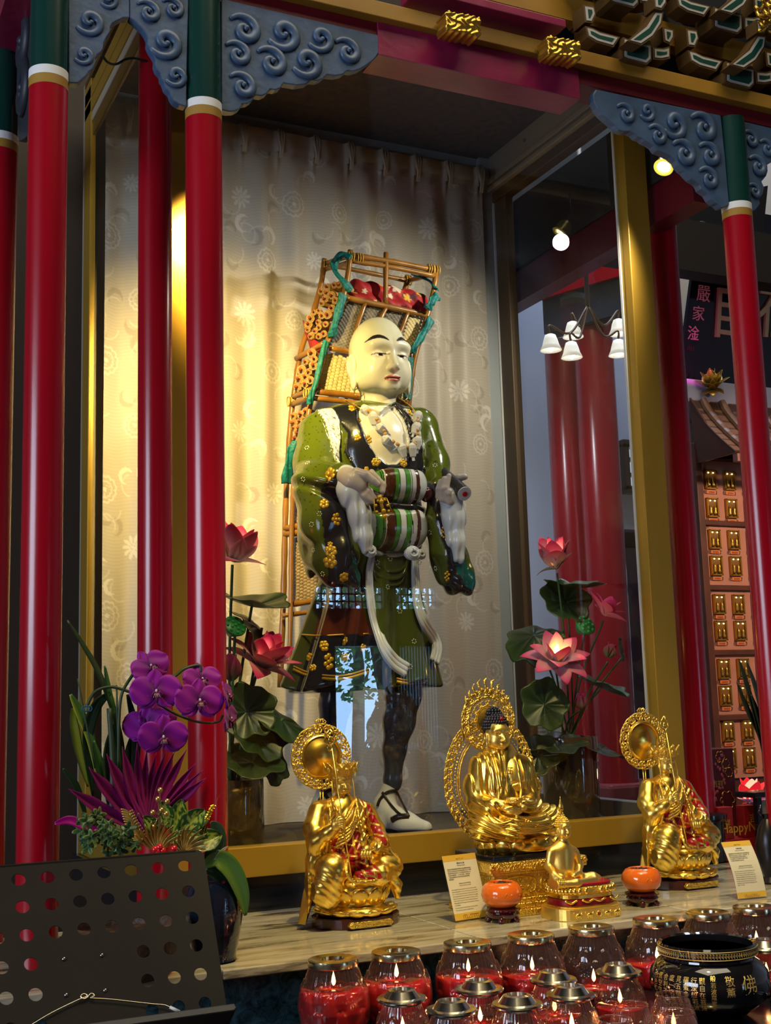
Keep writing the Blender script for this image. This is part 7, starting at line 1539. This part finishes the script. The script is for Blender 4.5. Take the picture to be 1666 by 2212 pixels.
# ---- gifts, lamp, table at far right
GB = thing('gift_bag', 'tall red and black gift bag with gold blossoms right of the plain red column', 'gift bag', WZ(1575, 1800, TZ) ); gy = 3.52; ga, gbb = W(1535, 1830, gy), W(1592, 1650, gy)
gxa, gxb = W(1532, 1700, gy).x, W(1590, 1700, gy).x; GB.location = ((gxa + gxb) / 2, gy + .05, TZ); gz = W(1545, 1618, gy).z
MB().box((gxa, gy, TZ), (gxb, gy + .10, gz), .003).build('bag', mat('maroon_print', (.10, .006, .012), .4), GB)
b = MB(); rg = random.Random(6)
for k in range(34):
    u, v = rg.uniform(1536, 1568), rg.uniform(1630, 1735)
    p = W(u, v, gy - .001); p.y = gy - .001; b.ball(p, (.005, .001, .006), 6, 4)
b.build('pink_petal_print', mat('pink_print', (.50, .10, .16), .5), GB, True); b = MB()
for (u, v, s) in ((1572, 1728, .022), (1556, 1635, .014), (1568, 1650, .012), (1575, 1668, .012)):
    c = W(u, v, gy - .002)
    for k in range(6): a = k * PI / 3; o = c + Vector((math.cos(a) * s, 0, math.sin(a) * s)); b.tube([o + Vector((math.cos(a + t) * s * .5, 0, math.sin(a + t) * s * .5)) for t in (-1.5, -.75, 0, .75, 1.5)], .0011, 4)
b.text('吉祥', W(1539, 1700, gy - .001), (1, 0, 0), (0, 0, 1), .026, .0004); b.build('gold_blossom_print', goldp, GB)
HB = thing('new_year_box', 'red New Year box with gold lettering behind the right printed card', 'box', (0, 0, 0)); hy = 3.36; hxa, hxb = W(1556, 1800, hy).x, W(1650, 1800, hy).x; HB.location = ((hxa + hxb) / 2, hy + .04, TZ); hz = W(1600, 1742, hy).z; redp_ = mat('red_card', (.28, .006, .008), .4)
MB().box((hxa, hy, TZ), (hxb, hy + .08, W(1600, 1812, hy).z), .002).build('box_body', redp_, HB); MB().box((W(1557, 1760, hy).x, hy + .01, W(1600, 1812, hy).z), (W(1588, 1760, hy).x, hy + .05, hz), .002).build('red_packet', redp_, HB); MB().box((W(1612, 1760, hy).x, hy + .01, W(1600, 1812, hy).z), (W(1640, 1760, hy).x, hy + .05, hz), .002).build('red_packet', redp_, HB)
b = MB(); b.text('HappyNewYear', W(1558, 1801, hy - .001), (1, 0, -.0), (0, 0, 1), .046, .0006); b.text('吉', W(1620, 1775, hy + .008), (1, 0, 0), (0, 0, 1), .032, .0006); b.text('祥', W(1566, 1785, hy + .008), (1, 0, 0), (0, 0, 1), .026, .0006); b.build('gold_lettering', goldp, HB)
LP = thing('lotus_lamp', 'glowing red and pink lotus lamp at the far right', 'lamp', W(1622, 1745, 3.62)); b = CB(); lc = W(1622, 1735, 3.62); LP.location = (lc.x, lc.y, TZ)
MB().lathe([(.07, 0), (.07, .10), (.03, .12), (.03, lc.z - TZ)], (lc.x, lc.y, TZ), 24).build('lamp_stand', redp_, LP, 'auto')
gp = mat('glowing_petal', (.8, .25, .2), .5, emit=1.5, ec=(1, .42, .26)); gr = mat('red_glow_petal', (.6, .01, .02), .5, emit=.55, ec=(1, .02, .03)); gv = mat('lilac_petal', (.42, .22, .36), .5, emit=.08, ec=(.6, .25, .5)); M = frame((0, -.1, 1))
for nm, m_, lst in (('inner_petal', gp, ((-1.1, .25), (-2.1, .25))), ('red_petal', gr, ((-1.6, .45), (-.2, .65), (-2.9, .65), (1.2, .4), (2.2, .4))), ('outer_petal', gv, ((-1.2, 1.35), (-2.0, 1.4), (-.5, 1.3), (-2.7, 1.3), (.4, 1.3)))):
    for az, op in lst: b = CB(); petal(b, lc, M, .095, .036, az, op, .5); b.build(nm, m_, LP, True)
l = bpy.data.lights.new('lotus_lamp_light', 'POINT'); l.energy = 2.4; l.color = (1, .30, .12); l.shadow_soft_size = .03; lo_ = bpy.data.objects.new('lotus_lamp_light', l); col.objects.link(lo_); lo_.location = lc + Vector((-.02, .12, .10))
BT = thing('side_table', 'black side table edge at the right border of the picture', 'table', (0, 0, 0)); ty = 3.30; tx = W(1632, 1720, ty).x; tz_ = W(1640, 1712, ty).z; BT.location = (tx + .3, ty + .1, 0); MB().box((tx, ty, tz_ - .018), (tx + .6, ty + .10, tz_), .003).build('table_top', black, BT); MB().box((tx + .015, ty + .01, TZ), (tx + .035, ty + .03, tz_ - .018)).build('leg', black, BT); MB().box((tx + .56, ty + .01, TZ), (tx + .58, ty + .03, tz_ - .018)).build('leg', black, BT); MB().box((tx + .035, ty + .02, TZ + .03), (tx + .56, ty + .025, tz_ - .03)).build('panel', mat('grey_panel', (.20, .19, .16), .6), BT)
dv = WZ(1668, 1908, TZ); DV = thing('dark_vase', 'tall dark bronze vase cut by the right border behind the printed card', 'vase', dv); b = MB(); b.lathe([(.030, 0), (.034, .006), (.022, .02), (.034, .06), (.040, .11), (.028, .16), (.012, .185), (.015, .20)], dv, 32); b.build('vase_body', mat('dark_bronze', (.02, .018, .02), .3, metal=.6), DV, 'auto'); MB().tube([dv + Vector((-.012, 0, .19)), dv + Vector((-.03, 0, .205)), dv + Vector((-.02, 0, .225))], .004, 6).build('handle', black, DV, True)
SP = thing('snake_plant', 'dark sword-leaved plant beside the right edge, in front of the niche cabinet', 'plant', W(1650, 1760, 3.9)); SP.location = (W(1650, 1760, 4.08).x, 4.08, 0)
for pts in ([(1596, 1425), (1612, 1480), (1634, 1560), (1650, 1640)], [(1612, 1428), (1632, 1490), (1648, 1560), (1656, 1640)], [(1592, 1475), (1612, 1530), (1640, 1590), (1654, 1660)], [(1622, 1500), (1640, 1560), (1656, 1640)]): strap_leaf(pts, .020, 4.08, (.006, .012, .006), (.010, .025, .010), SP, 'sword_leaf')
MB().lathe([(.09, .0), (.11, .04), (.12, 1.0), (.11, 1.02), (.0001, 1.0)], (SP.location.x, 4.08, 0), 24).build('planter', black, SP, 'auto')

# ================================================================== through the case's right pane: pillars, eave brackets, chandelier, notice
for (u, y, vtop, lab) in ((1296, 5.6, 690, 'broad red pillar with blue and white painted capital, beyond the right pane'), (1228, 5.85, 760, 'broad red pillar half hidden behind another beyond the right pane')):
    p = W(u, 1000, y); zt = W(u, vtop, y).z; t = thing('pillar', lab, 'pillar', (p.x, y, 0)); pr_ = .112 if vtop < 700 else .105; MB().lathe([(pr_, .0), (pr_, zt)], (p.x, y, 0), 40).build('shaft', red, t, 'auto')
    if vtop < 700:
        MB().lathe([(.115, zt), (.115, zt + .16)], (p.x, y, 0), 40).build('capital', mat('blue_capital', (.06, .10, .20), .5), t, 'auto'); b = MB()
        for k in range(10): a = 2 * PI * k / 10; b.tube([(p.x + math.cos(a + .12 * math.sin(j)) * .117, y + math.sin(a + .12 * math.sin(j)) * .117, zt + .02 + j * .022) for j in range(6)], .012, 5)
        b.build('painted_scrolls', whitep, t, True)
    else: MB().lathe([(.108, zt), (.108, zt + .05)], (p.x, y, 0), 40).build('white_band', whitep, t, 'auto')
    MB().box((p.x - .17, y - .17, 0), (p.x + .28, y + .17, W(u, 1692, y).z), .02).build('plinth', mat('dark_red_plinth', (.20, .03, .03), .5), t)
PBm = thing('eave_beam', 'dark red beam with green outlined eave brackets beyond the right pane', 'beam', W(1260, 560, 5.5)); a, c = W(1165, 640, 5.75), W(1352, 520, 5.2)
d = (c - a); d.z = 0; d.normalize(); nrm = Vector((-d.y, d.x, 0))
def eave(z0, z1, off, m, nm, l=0): q = [a - d * l + nrm * off, a + d * 1.1 + nrm * off, a + d * 1.1 + nrm * (off + .12), a - d * l + nrm * (off + .12)]; MB().prism([Vector((p.x, p.y, z0)) for p in q], (0, 0, z1 - z0)).build(nm, m, PBm)
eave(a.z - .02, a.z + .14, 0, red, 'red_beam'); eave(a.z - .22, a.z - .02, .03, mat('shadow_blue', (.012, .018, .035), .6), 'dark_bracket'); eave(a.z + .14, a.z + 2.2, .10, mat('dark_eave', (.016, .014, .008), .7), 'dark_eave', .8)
arm_g = mat('bracket_green', (.004, .05, .035), .4); arm_o = mat('bracket_ochre', (.085, .042, .009), .5); arm_w = mat('bracket_white', (.42, .41, .36), .5); arm_k = mat('bracket_blue_black', (.004, .007, .012), .5)
def outlined(poly, parent, nm, depth, n, face=arm_g):
    """painted bracket block: ochre body, white band and green face, each a real layer"""
    c = sum(poly, Vector()) / len(poly); sh = lambda k: [c + (p - c) * k for p in poly]; L = min((poly[i] - poly[(i + 1) % len(poly)]).length for i in range(len(poly)))
    def inset(dd): # inset polygon by dd towards its inside
        out = []; m = len(poly)
        for i in range(m):
            p, q, r = poly[i - 1], poly[i], poly[(i + 1) % m]; e1 = (q - p).normalized(); e2 = (r - q).normalized(); n1 = n.cross(e1); n2 = n.cross(e2)
            if n1.dot(c - q) < 0 and i == 0: pass
            bis = (n1 + n2); bis = bis / max(.5, bis.length_squared / 2); out.append(q + bis * dd * sgn)
        return out
    area_ = sum(((poly[i] - c).cross(poly[(i + 1) % len(poly)] - c)).dot(n) for i in range(len(poly))); sgn = 1 if area_ > 0 else -1
    o = MB().prism(poly, -n * depth).build(nm, arm_o, parent); MB().prism([p + n * .0002 for p in inset(.006)], n * .002).build('white_line', arm_w, o); MB().prism([p + n * .0003 for p in inset(.014)], n * .003).build('green_face', face, o); return o
def bracket_set(o, X, Z, Nn, s, parent):
    """one tier: central block with two upturned arms ending in square tips"""
    P = lambda x, z, f=0.: o + X * (x * s) + Z * (z * s) + Nn * f
    outlined([P(-.5, 0), P(.5, 0), P(.62, .35), P(.62, .95), P(-.62, .95), P(-.62, .35)], parent, 'bracket_block', .10, Nn)
    for sg in (-1, 1):
        outlined([P(sg * .66, .45), P(sg * 1.5, .75), P(sg * 2.0, 1.25), P(sg * 2.05, 1.75), P(sg * 1.75, 1.75), P(sg * 1.35, 1.35), P(sg * .66, 1.05)], parent, 'bracket_arm', .07, Nn); outlined([P(sg * 1.62, 1.85), P(sg * 2.02, 1.85), P(sg * 2.2, 2.2), P(sg * 2.2, 2.9), P(sg * 1.55, 2.9), P(sg * 1.5, 2.2)], parent, 'bracket_tip', .07, Nn)
        MB().prism([P(sg * .5, .1, -.09), P(sg * 1.5, .45, -.09), P(sg * 2.0, 1.0, -.09), P(sg * 2.0, 1.3, -.09), P(sg * .5, .5, -.09)], -Nn * .05).build('bracket_arm', arm_k, parent)
for i in range(3):
    o = a + d * (.06 + i * .42) + nrm * .02; o.z = a.z + .20; bracket_set(o, d, Vector((0, 0, 1)), -nrm, .065, PBm)
    o2 = o + d * .2 - nrm * .05; o2.z += .26; bracket_set(o2, d, Vector((0, 0, 1)), -nrm, .065, PBm)
# hall lamps
CH = thing('chandelier', 'five-armed ceiling lamp with glowing bell shades beyond the right pane', 'chandelier', W(1265, 640, 4.9)); shade = mat('frosted_shade', (.75, .70, .60), .5, emit=.55, ec=(1, .92, .75)); bulb = mat('hot_bulb', (1, .95, .8), .4, emit=7, ec=(1, .93, .72)); hub = W(1270, 660, 4.9)
MB().tube([hub, hub + Vector((0, 0, .9))], .012, 8).build('rod', arm_o, CH, True)
for (u, v) in ((1190, 746), (1238, 718), (1235, 762), (1337, 712), (1337, 757)):
    p = W(u, v, 4.9 + (.08 if v < 740 else -.05)); MB().tube(bez([hub, (hub + p) / 2 + Vector((0, 0, -.04)), p + Vector((0, 0, .10)), p + Vector((0, 0, .05))], 6), .006, 7).build('arm', arm_o, CH, True)
    b = MB(); b.lathe([(.016, .055), (.026, .05), (.034, .025), (.040, .0), (.052, -.026), (.050, -.026), (.037, .0), (.030, .025), (.015, .05)], p, 40, None, lambda a_, z: 1 + (.035 * math.cos(a_ * 16) if z < .03 else 0), False); b.build('bell_shade', shade, CH, True); MB().ball(p + Vector((0, 0, -.012)), (.017, .017, .020), 12, 8).build('bulb', bulb, CH, True)
def spotlamp(p, to, r, lab):
    t = thing('spotlight', lab, 'lamp', p); ax = (Vector(to) - p).normalized(); b = MB(); b.lathe([(r * .6, -r * 1.6), (r * .85, -r * 1.2), (r, -.1 * r), (r * 1.08, 0), (r * 1.0, .12 * r), (r * .80, .10 * r), (r * .74, -.15 * r)], p, 36, ax); b.build('housing', mat('yellow_lamp_rim', (.62, .46, .05), .3, metal=.5), t, 'auto')
    b = MB(); b.lathe([(r * 1.0, .14 * r), (r * 1.09, .06 * r), (r * 1.04, -.02 * r), (r * .84, .11 * r), (r * .86, .13 * r), (r * 1.0, .14 * r)], p, 36, ax, None, False); b.build('rim_ring', mat('lit_rim', (.8, .6, .06), .3, emit=.8, ec=(1, .82, .08)), t, 'auto')
    b = MB(); b.lathe([(.0001, -.10 * r), (r * .72, -.10 * r)], p, 30, ax); b.build('lit_face', mat('lamp_face', (1, 1, .8), .4, emit=5, ec=(1, .95, .62)), t)
    b = MB(); 
    for k in range(7): a_ = 2 * PI * k / 6; q = 0 if k == 6 else .42 * r; b.ball(p + frame(ax) @ Vector((math.cos(a_) * q, math.sin(a_) * q, -.06 * r)), r * .17, 8, 6)
    b.build('led_lens', mat('led_lens', (1, 1, .9), .3, emit=14, ec=(1, .96, .7)), t, True)
    b = MB(); b.tube([p - ax * r * 1.6, p - ax * r * 2.4 + Vector((0, 0, .5 * r)), p - ax * r * 2.4 + Vector((0, 0, 3.2 * r))], r * .15, 6); b.build('mount_arm', black, t, True); return t
spotlamp(W(1434, 361, 3.04), (1.5, 2.6, EYE + .2), .030, 'round yellow-rimmed spotlight under the right cloud bracket'); spotlamp(W(1263, 468, 5.0), (0, 0, EYE), .040, 'round lit spotlight among the dark eave brackets beyond the right pane')
l = bpy.data.lights.new('eave_lamp_light', 'POINT'); l.energy = 3; l.color = (1, .9, .35); l.shadow_soft_size = .04; lo_ = bpy.data.objects.new('eave_lamp_light', l); col.objects.link(lo_); lo_.location = W(1255, 490, 4.95)
n0, n1 = W(1122, 1640, 6.40), W(1236, 1470, 6.40); NT = thing('notice_sheet', 'cream printed notice on the wall behind the right lotus arrangement', 'notice', (n0.x, 6.42, n0.z)); MB().box((n0.x, 6.42, n0.z), (n1.x, 6.4405, n1.z)).build('sheet', mat('notice_cream', (.52, .47, .36), .7), NT); b = MB(); b.text('地藏系列', (n0.x + .012, 6.418, n1.z - .085), (1, 0, 0), (0, 0, 1), .032, .0004); b.text('(一)', (n0.x + .012, 6.418, n1.z - .125), (1, 0, 0), (0, 0, 1), .026, .0004)
for k in range(9): b.text('常念地藏菩薩聖號功德無量', (n0.x + .015, 6.418, n1.z - .165 - k * .024), (1, 0, 0), (0, 0, 1), .018, .0003)
b.build('printed_lines', mat('notice_ink', (.06, .06, .05), .7), NT)
# ================================================================== eave brackets over the beam
DG_ = thing('eave_bracket_set', 'green, white and ochre painted eave brackets stacked above the beam at the top right', 'eave brackets', Vector((2.3, 2.85, EYE + 1.93)))
YD = 2.815; X, Z, Nn = Vector((1, 0, 0)), Vector((0, 0, 1)), Vector((0, -1, 0)); nf = Nn
def PW(pts, y): return [W(u, v, y) for u, v in pts]
def tier(ox, oy):
    """painted bracket outlines; (ox, oy) shifts the block along the beam"""
    S = lambda pts: [(u + ox, v + oy - 8) for u, v in pts]; y = YD
    outlined(PW(S([(1346, 88), (1356, 92), (1408, 105), (1408, 138), (1398, 148), (1358, 138), (1346, 132)]), y), DG_, 'bracket_block', .09, nf)
    outlined(PW(S([(1264, 64), (1280, 68), (1296, 76), (1340, 88), (1326, 110), (1290, 100), (1270, 88)]), y + .01), DG_, 'bracket_arm', .06, nf)
    outlined(PW(S([(1260, 18), (1284, 22), (1288, 40), (1280, 58), (1264, 56)]), y + .01), DG_, 'bracket_tip', .06, nf)
    outlined(PW(S([(1410, 110), (1432, 112), (1448, 108), (1448, 134), (1430, 138), (1411, 136)]), y + .01), DG_, 'bracket_arm', .06, nf); outlined(PW(S([(1431, 66), (1456, 72), (1456, 90), (1448, 104), (1434, 98)]), y + .01), DG_, 'bracket_tip', .06, nf)
    outlined(PW(S([(1356, 96), (1395, 62), (1414, 32), (1434, 34), (1430, 60), (1412, 88), (1386, 106)]), y - .05), DG_, 'bracket_arm', .05, nf); outlined(PW(S([(1412, -2), (1440, 0), (1440, 16), (1430, 30), (1414, 26)]), y - .06), DG_, 'bracket_tip', .05, nf)
    for pts in ([(1246, 60), (1256, 68), (1262, 92), (1300, 116), (1330, 122), (1310, 112), (1276, 96), (1264, 66)], [(1234, 22), (1250, 20), (1256, 50), (1246, 62), (1236, 48)]): MB().prism(PW(S(pts), y + .09), -nf * .04).build('bracket_arm', arm_o, DG_)
tier(0, 0); tier(222, 52); tier(196, -66); tier(-28, -122); tier(420, 96); tier(400, -20)
MB().box((W(1000, 30, 2.96).x, 2.96, EYE + 1.93), (3.6, 3.02, EYE + 2.6)).build('backing_board', arm_k, DG_)
MB().box((W(1030, 20, 2.93).x, 2.90, EYE + 2.06), (3.6, 2.94, EYE + 2.14)).build('yellow_plank', yellowp, DG_)
fg = W(1650, 30, 2.72); b = MB(); rg = random.Random(8)
for k in range(26): c = fg + Vector((rg.uniform(-.02, .05), rg.uniform(-.02, .02), rg.uniform(-.05, .06))); b.tube([c + Vector((math.cos(j * .8 + k) * (.016 - .0015 * j), -.004 * j, math.sin(j * .8 + k) * (.016 - .0015 * j))) for j in range(8)], .006, 6)
b.build('gilt_carving', goldleaf, DG_, True)
MB().box((W(900, 0, 2.80).x, 2.80, W(1120, 25, 2.80).z - .012), (W(1222, 30, 2.80).x, 2.90, W(1120, 25, 2.80).z + .012), .002).build('plum_batten', purplered, DG_); MB().box((-.4, 3.005, EYE + 1.93), (W(1000, 30, 2.98).x, 3.05, EYE + 2.7)).build('dark_board', darkwall, DG_)
# ---- electric cable over the left side rail
cb2 = MB(); cb2.tube(bez([W(220, 118, 3.15), W(232, 134, 3.16), W(250, 139, 3.18), (W(272, 128, 3.19)), W(290, 126, 3.2), W(312, 131, 3.2), W(332, 136, 3.21)], 6), .0035, 7); co_ = cb2.build('cable', mat('black_cable', (.01, .01, .01), .5), None, True); tag(co_, 'thin black cable looping beside the gold side rail at the top left', 'cable')
# ================================================================== music stand
sM = .052
def find_y(ua, va, ub, vb):
    lo, hi = 1.2, 3.2
    for _ in range(40):
        y = (lo + hi) / 2
        if (W(ub, vb, y).x - W(ua, va, y).x) < sM: lo = y
        else: hi = y
    return (lo + hi) / 2
yt_, yb_ = find_y(342, 1874, 399, 1870) , find_y(381, 2171, 443, 2167)
A0 = W(399, 1870, yt_); B0 = W(443, 2167, yb_); Ux = Vector((1, 0, 0)); Uz = (A0 - B0); pitch_z = Uz.length / 5; Uz.normalize(); A0x = A0; Un = Ux.cross(Uz); Un = -Un if Un.y > 0 else Un
Uz = (Uz - Ux * Uz.dot(Ux)).normalized(); Un = Ux.cross(Uz); Un = -Un if Un.y > 0 else Un
MS = thing('music_stand', 'dark perforated metal music stand tilted back in the lower left foreground', 'music stand', Vector((A0.x - 4 * sM, yb_ + .25, 0)))
dsk = mat('dark_stand_metal', (.020, .016, .010), .6, metal=.0, spec=.12, vary=.15, vscale=6)
def D(c, r, n=0.): return A0 - Ux * (c * sM) - Uz * (r * pitch_z) + Un * n     # column from the right, row from the top
skew = (B0 - A0).dot(Ux) / 5
def D(c, r, n=0.): return A0 - Ux * (c * sM - skew * r * (1 - c / 4)) - Uz * (r * pitch_z) + Un * n
b = MB(); NC = 9; hr = .0127 / sM
def has(c, r): return not (r >= 3 and 3 <= c <= 5)
def cell(c, r, th=.0016):
    if not has(c, r): q = [D(c + .5, r + .5), D(c - .5, r + .5), D(c - .5, r - .5), D(c + .5, r - .5)]; b.add(q, [(0, 1, 2, 3)]); return
    n = 20; vs = []; 
    for k in range(n):
        a = 2 * PI * (k + .5) / n; dx_, dz = math.cos(a), math.sin(a); m = max(abs(dx_), abs(dz)); vs.append(D(c - dx_ * .5 / m, r - dz * .5 / m)); 
    for k in range(n): a = 2 * PI * (k + .5) / n; vs.append(D(c - math.cos(a) * hr, r - math.sin(a) * hr * sM / pitch_z))
    for k in range(n): a = 2 * PI * (k + .5) / n; vs.append(D(c - math.cos(a) * hr, r - math.sin(a) * hr * sM / pitch_z, -th))
    b.add(vs, [(k, (k + 1) % n, n + (k + 1) % n, n + k) for k in range(n)] + [(n + k, n + (k + 1) % n, 2 * n + (k + 1) % n, 2 * n + k) for k in range(n)])
    # square corners
    for sx, sz in ((1, 1), (1, -1), (-1, 1), (-1, -1)):
        ks = [k for k in range(n) if abs(abs(math.cos(2 * PI * (k + .5) / n)) - abs(math.sin(2 * PI * (k + .5) / n))) < .3 and math.cos(2 * PI * (k + .5) / n) * sx > 0 and math.sin(2 * PI * (k + .5) / n) * sz > 0]
        a_, c_ = [2 * PI * (k + .5) / n for k in ks[:2]] if len(ks) >= 2 else (0, 0)
        if len(ks) >= 2:
            pa = [D(c - math.cos(t) * .5 / max(abs(math.cos(t)), abs(math.sin(t))), r - math.sin(t) * .5 / max(abs(math.cos(t)), abs(math.sin(t)))) for t in (a_, c_)]; b.add([pa[0], D(c - sx * .5, r - sz * .5), pa[1]], [(0, 1, 2)])
for c in range(NC):
    for r in range(6): cell(c, r)
me_ = .72; rt = .52     # margins
b.add([D(NC - .5, -.5), D(-.5, -.5), D(-.5, -.5 - rt + .45), D(NC - .5, -.5 - rt + .45)], [(0, 1, 2, 3)])
rim = [D(-.5, 5.5), D(-.5, -.5)] ; x1 = -.5 - .30
corner = [D(x1 + .30 - .30 * math.sin(t), -.5 - .1 + .30 - .30 * math.cos(t)) for t in [PI / 2 * k / 8 for k in range(9)]]
b.prism([D(-.5, 5.75)] + [D(-.5, -.6)] + corner + [D(x1, 5.75)], Un * -.0016); b.prism([D(NC - .5, -.5), D(NC - .5, -.6), D(-.5, -.6), D(-.5, -.5)], Un * -.0016); b.prism([D(NC - .5, 5.75), D(NC - .5, -.6), D(NC - .2, -.3), D(NC - .2, 5.75)], Un * -.0016); b.prism([D(NC - .5, 5.75), D(NC - .5, 5.5), D(-.5, 5.5), D(-.5, 5.75)], Un * -.0016)
b.build('desk', dsk, MS)
b = MB(); b.prism([D(NC - .2, 5.62), D(x1 + .05, 5.62), D(x1 - .02, 5.78), D(x1 + .1, 5.86), D(NC - .2, 5.86)], Un * .055, .002); b.build('ledge', mat('black_ledge', (.012, .012, .012), .4), MS)
for (u, v) in ((138, 2072), (220, 2064), (143, 2150), (227, 2140)):
    d_ = ray(u, v); o_ = Vector((0, 0, EYE)); t_ = (A0 - o_).dot(Un) / d_.dot(Un); MB().ball(o_ + d_ * t_, .0042, 10, 6).build('rivet', mat('steel_rivet', (.35, .32, .28), .25, metal=1), MS, True)
def od(u, v, n=.004): d_ = ray(u, v); o_ = Vector((0, 0, EYE)); t_ = (A0 - o_).dot(Un) / d_.dot(Un); return o_ + d_ * t_ + Un * n
stl = mat('brass_wire', (.62, .55, .38), .25, metal=1)
for pts in ([(60, 2222), (110, 2192), (165, 2165), (187, 2156), (180, 2151), (173, 2156), (180, 2162), (190, 2157)], [(188, 2157), (196, 2150), (203, 2155), (196, 2160), (240, 2163), (320, 2172), (352, 2175), (366, 2180), (395, 2192)]): MB().tube(bez([od(u, v, .006) for u, v in pts], 5), .0013, 6).build('page_clip', stl, MS, True)
MB().tube([od(365, 2180, .007), od(386, 2190, .007)], .0028, 8).build('clip_sleeve', mat('clear_sleeve', (.6, .6, .58), .2), MS, True)
pc = D(4, 4.2, -.02); MB().tube([pc, Vector((pc.x, pc.y + .02, .12))], .011, 12).build('pole', dsk, MS, True); MB().prism([D(4.9, 4.9, -.004), D(3.1, 4.9, -.004), D(3.1, 3.2, -.004), D(4.9, 3.2, -.004)], Un * -.012).build('back_plate', dsk, MS)
for k in range(3): a_ = 2 * PI * k / 3 + PI / 2; MB().tube(bez([Vector((pc.x, pc.y + .02, .45)), Vector((pc.x + math.cos(a_) * .16, pc.y + .02 + math.sin(a_) * .16, .20)), Vector((pc.x + math.cos(a_) * .26, pc.y + .02 + math.sin(a_) * .26, .008))], 5), .008, 8).build('leg', dsk, MS, True)
# ================================================================== light
def area(name, loc, size, power, c, rot, sy=None):
    l = bpy.data.lights.new(name, 'AREA'); l.shape = 'RECTANGLE'; l.size = size; l.size_y = sy or size; l.energy = power; l.color = c
    o = bpy.data.objects.new(name, l); col.objects.link(o); o.location = loc; o.rotation_euler = rot; return o
def spot(name, loc, to, power, c, ang, blend=.5, r=.03):
    l = bpy.data.lights.new(name, 'SPOT'); l.energy = power; l.color = c; l.spot_size = math.radians(ang); l.spot_blend = blend; l.shadow_soft_size = r
    o = bpy.data.objects.new(name, l); col.objects.link(o); o.location = loc; o.rotation_euler = (Vector(to) - Vector(loc)).to_track_quat('-Z', 'Y').to_euler(); return o
w = bpy.data.worlds.new('world'); sc.world = w; w.use_nodes = True
bg = w.node_tree.nodes['Background']; bg.inputs[0].default_value = (.36, .62, 1, 1); bg.inputs[1].default_value = 16.0
spot('left_case_spot', (1.03, 3.06, EYE + 1.46), (1.36, 4.15, EYE + .85), 235, (1, .70, .22), 84, 1.0)
spot('right_case_spot', W(1434, 361, 3.04) + Vector((-.02, .03, -.05)), (1.9, 3.9, EYE + 1.0), 72, (1, .88, .68), 105, .9)
area('left_wall_fill', (-4.1, .5, 2.6), 3.0, 230, (.70, .80, 1), (PI / 2, 0, -PI / 2), 1.8)  # added cool fill in front of the solid left wall, no window here
area('overhead_fill', (1.6, 1.1, 6.15), 4.0, 150, (1, .86, .62), (0, 0, 0), 2.6)  # added overhead fill panel, not a fitting of the hall
spot('altar_lamp', (1.2, 1.5, 4.2), (1.7, 2.85, EYE - .4), 340, (1, .74, .22), 44, .8, .06)
spot('pillar_fill_spot', (2.3, 4.75, 3.3), (4.0, 5.8, EYE + .1), 70, (.92, .92, 1), 80, .8, .1)  # added spot hidden behind the case, brightens the pillars and corridor wall
area('corridor_top_fill', (4.1, 4.9, 6.15), 2.0, 300, (.66, .76, 1), (0, 0, 0))  # added cool fill under the closed ceiling, brightens the corridor wall
spot('right_bay_fill', (4.2, 2.5, 2.9), W(1575, 1330, 4.45), 170, (1, .60, .38), 60, .8, .08)  # added out-of-view spot that brightens the niche cabinet
sc.view_settings.view_transform = 'Standard'; sc.view_settings.look = 'None'; sc.view_settings.exposure = 0; sc.view_settings.gamma = 1
sc.view_settings.use_curve_mapping = False
cy = sc.cycles; cy.max_bounces = 6; cy.diffuse_bounces = 2; cy.use_light_tree = True; cy.glossy_bounces = 4; cy.transmission_bounces = 4; cy.transparent_max_bounces = 20; cy.caustics_reflective = False; cy.caustics_refractive = False
cy.sample_clamp_indirect = 4; cy.use_denoising = True; cy.use_adaptive_sampling = True; cy.adaptive_threshold = .06
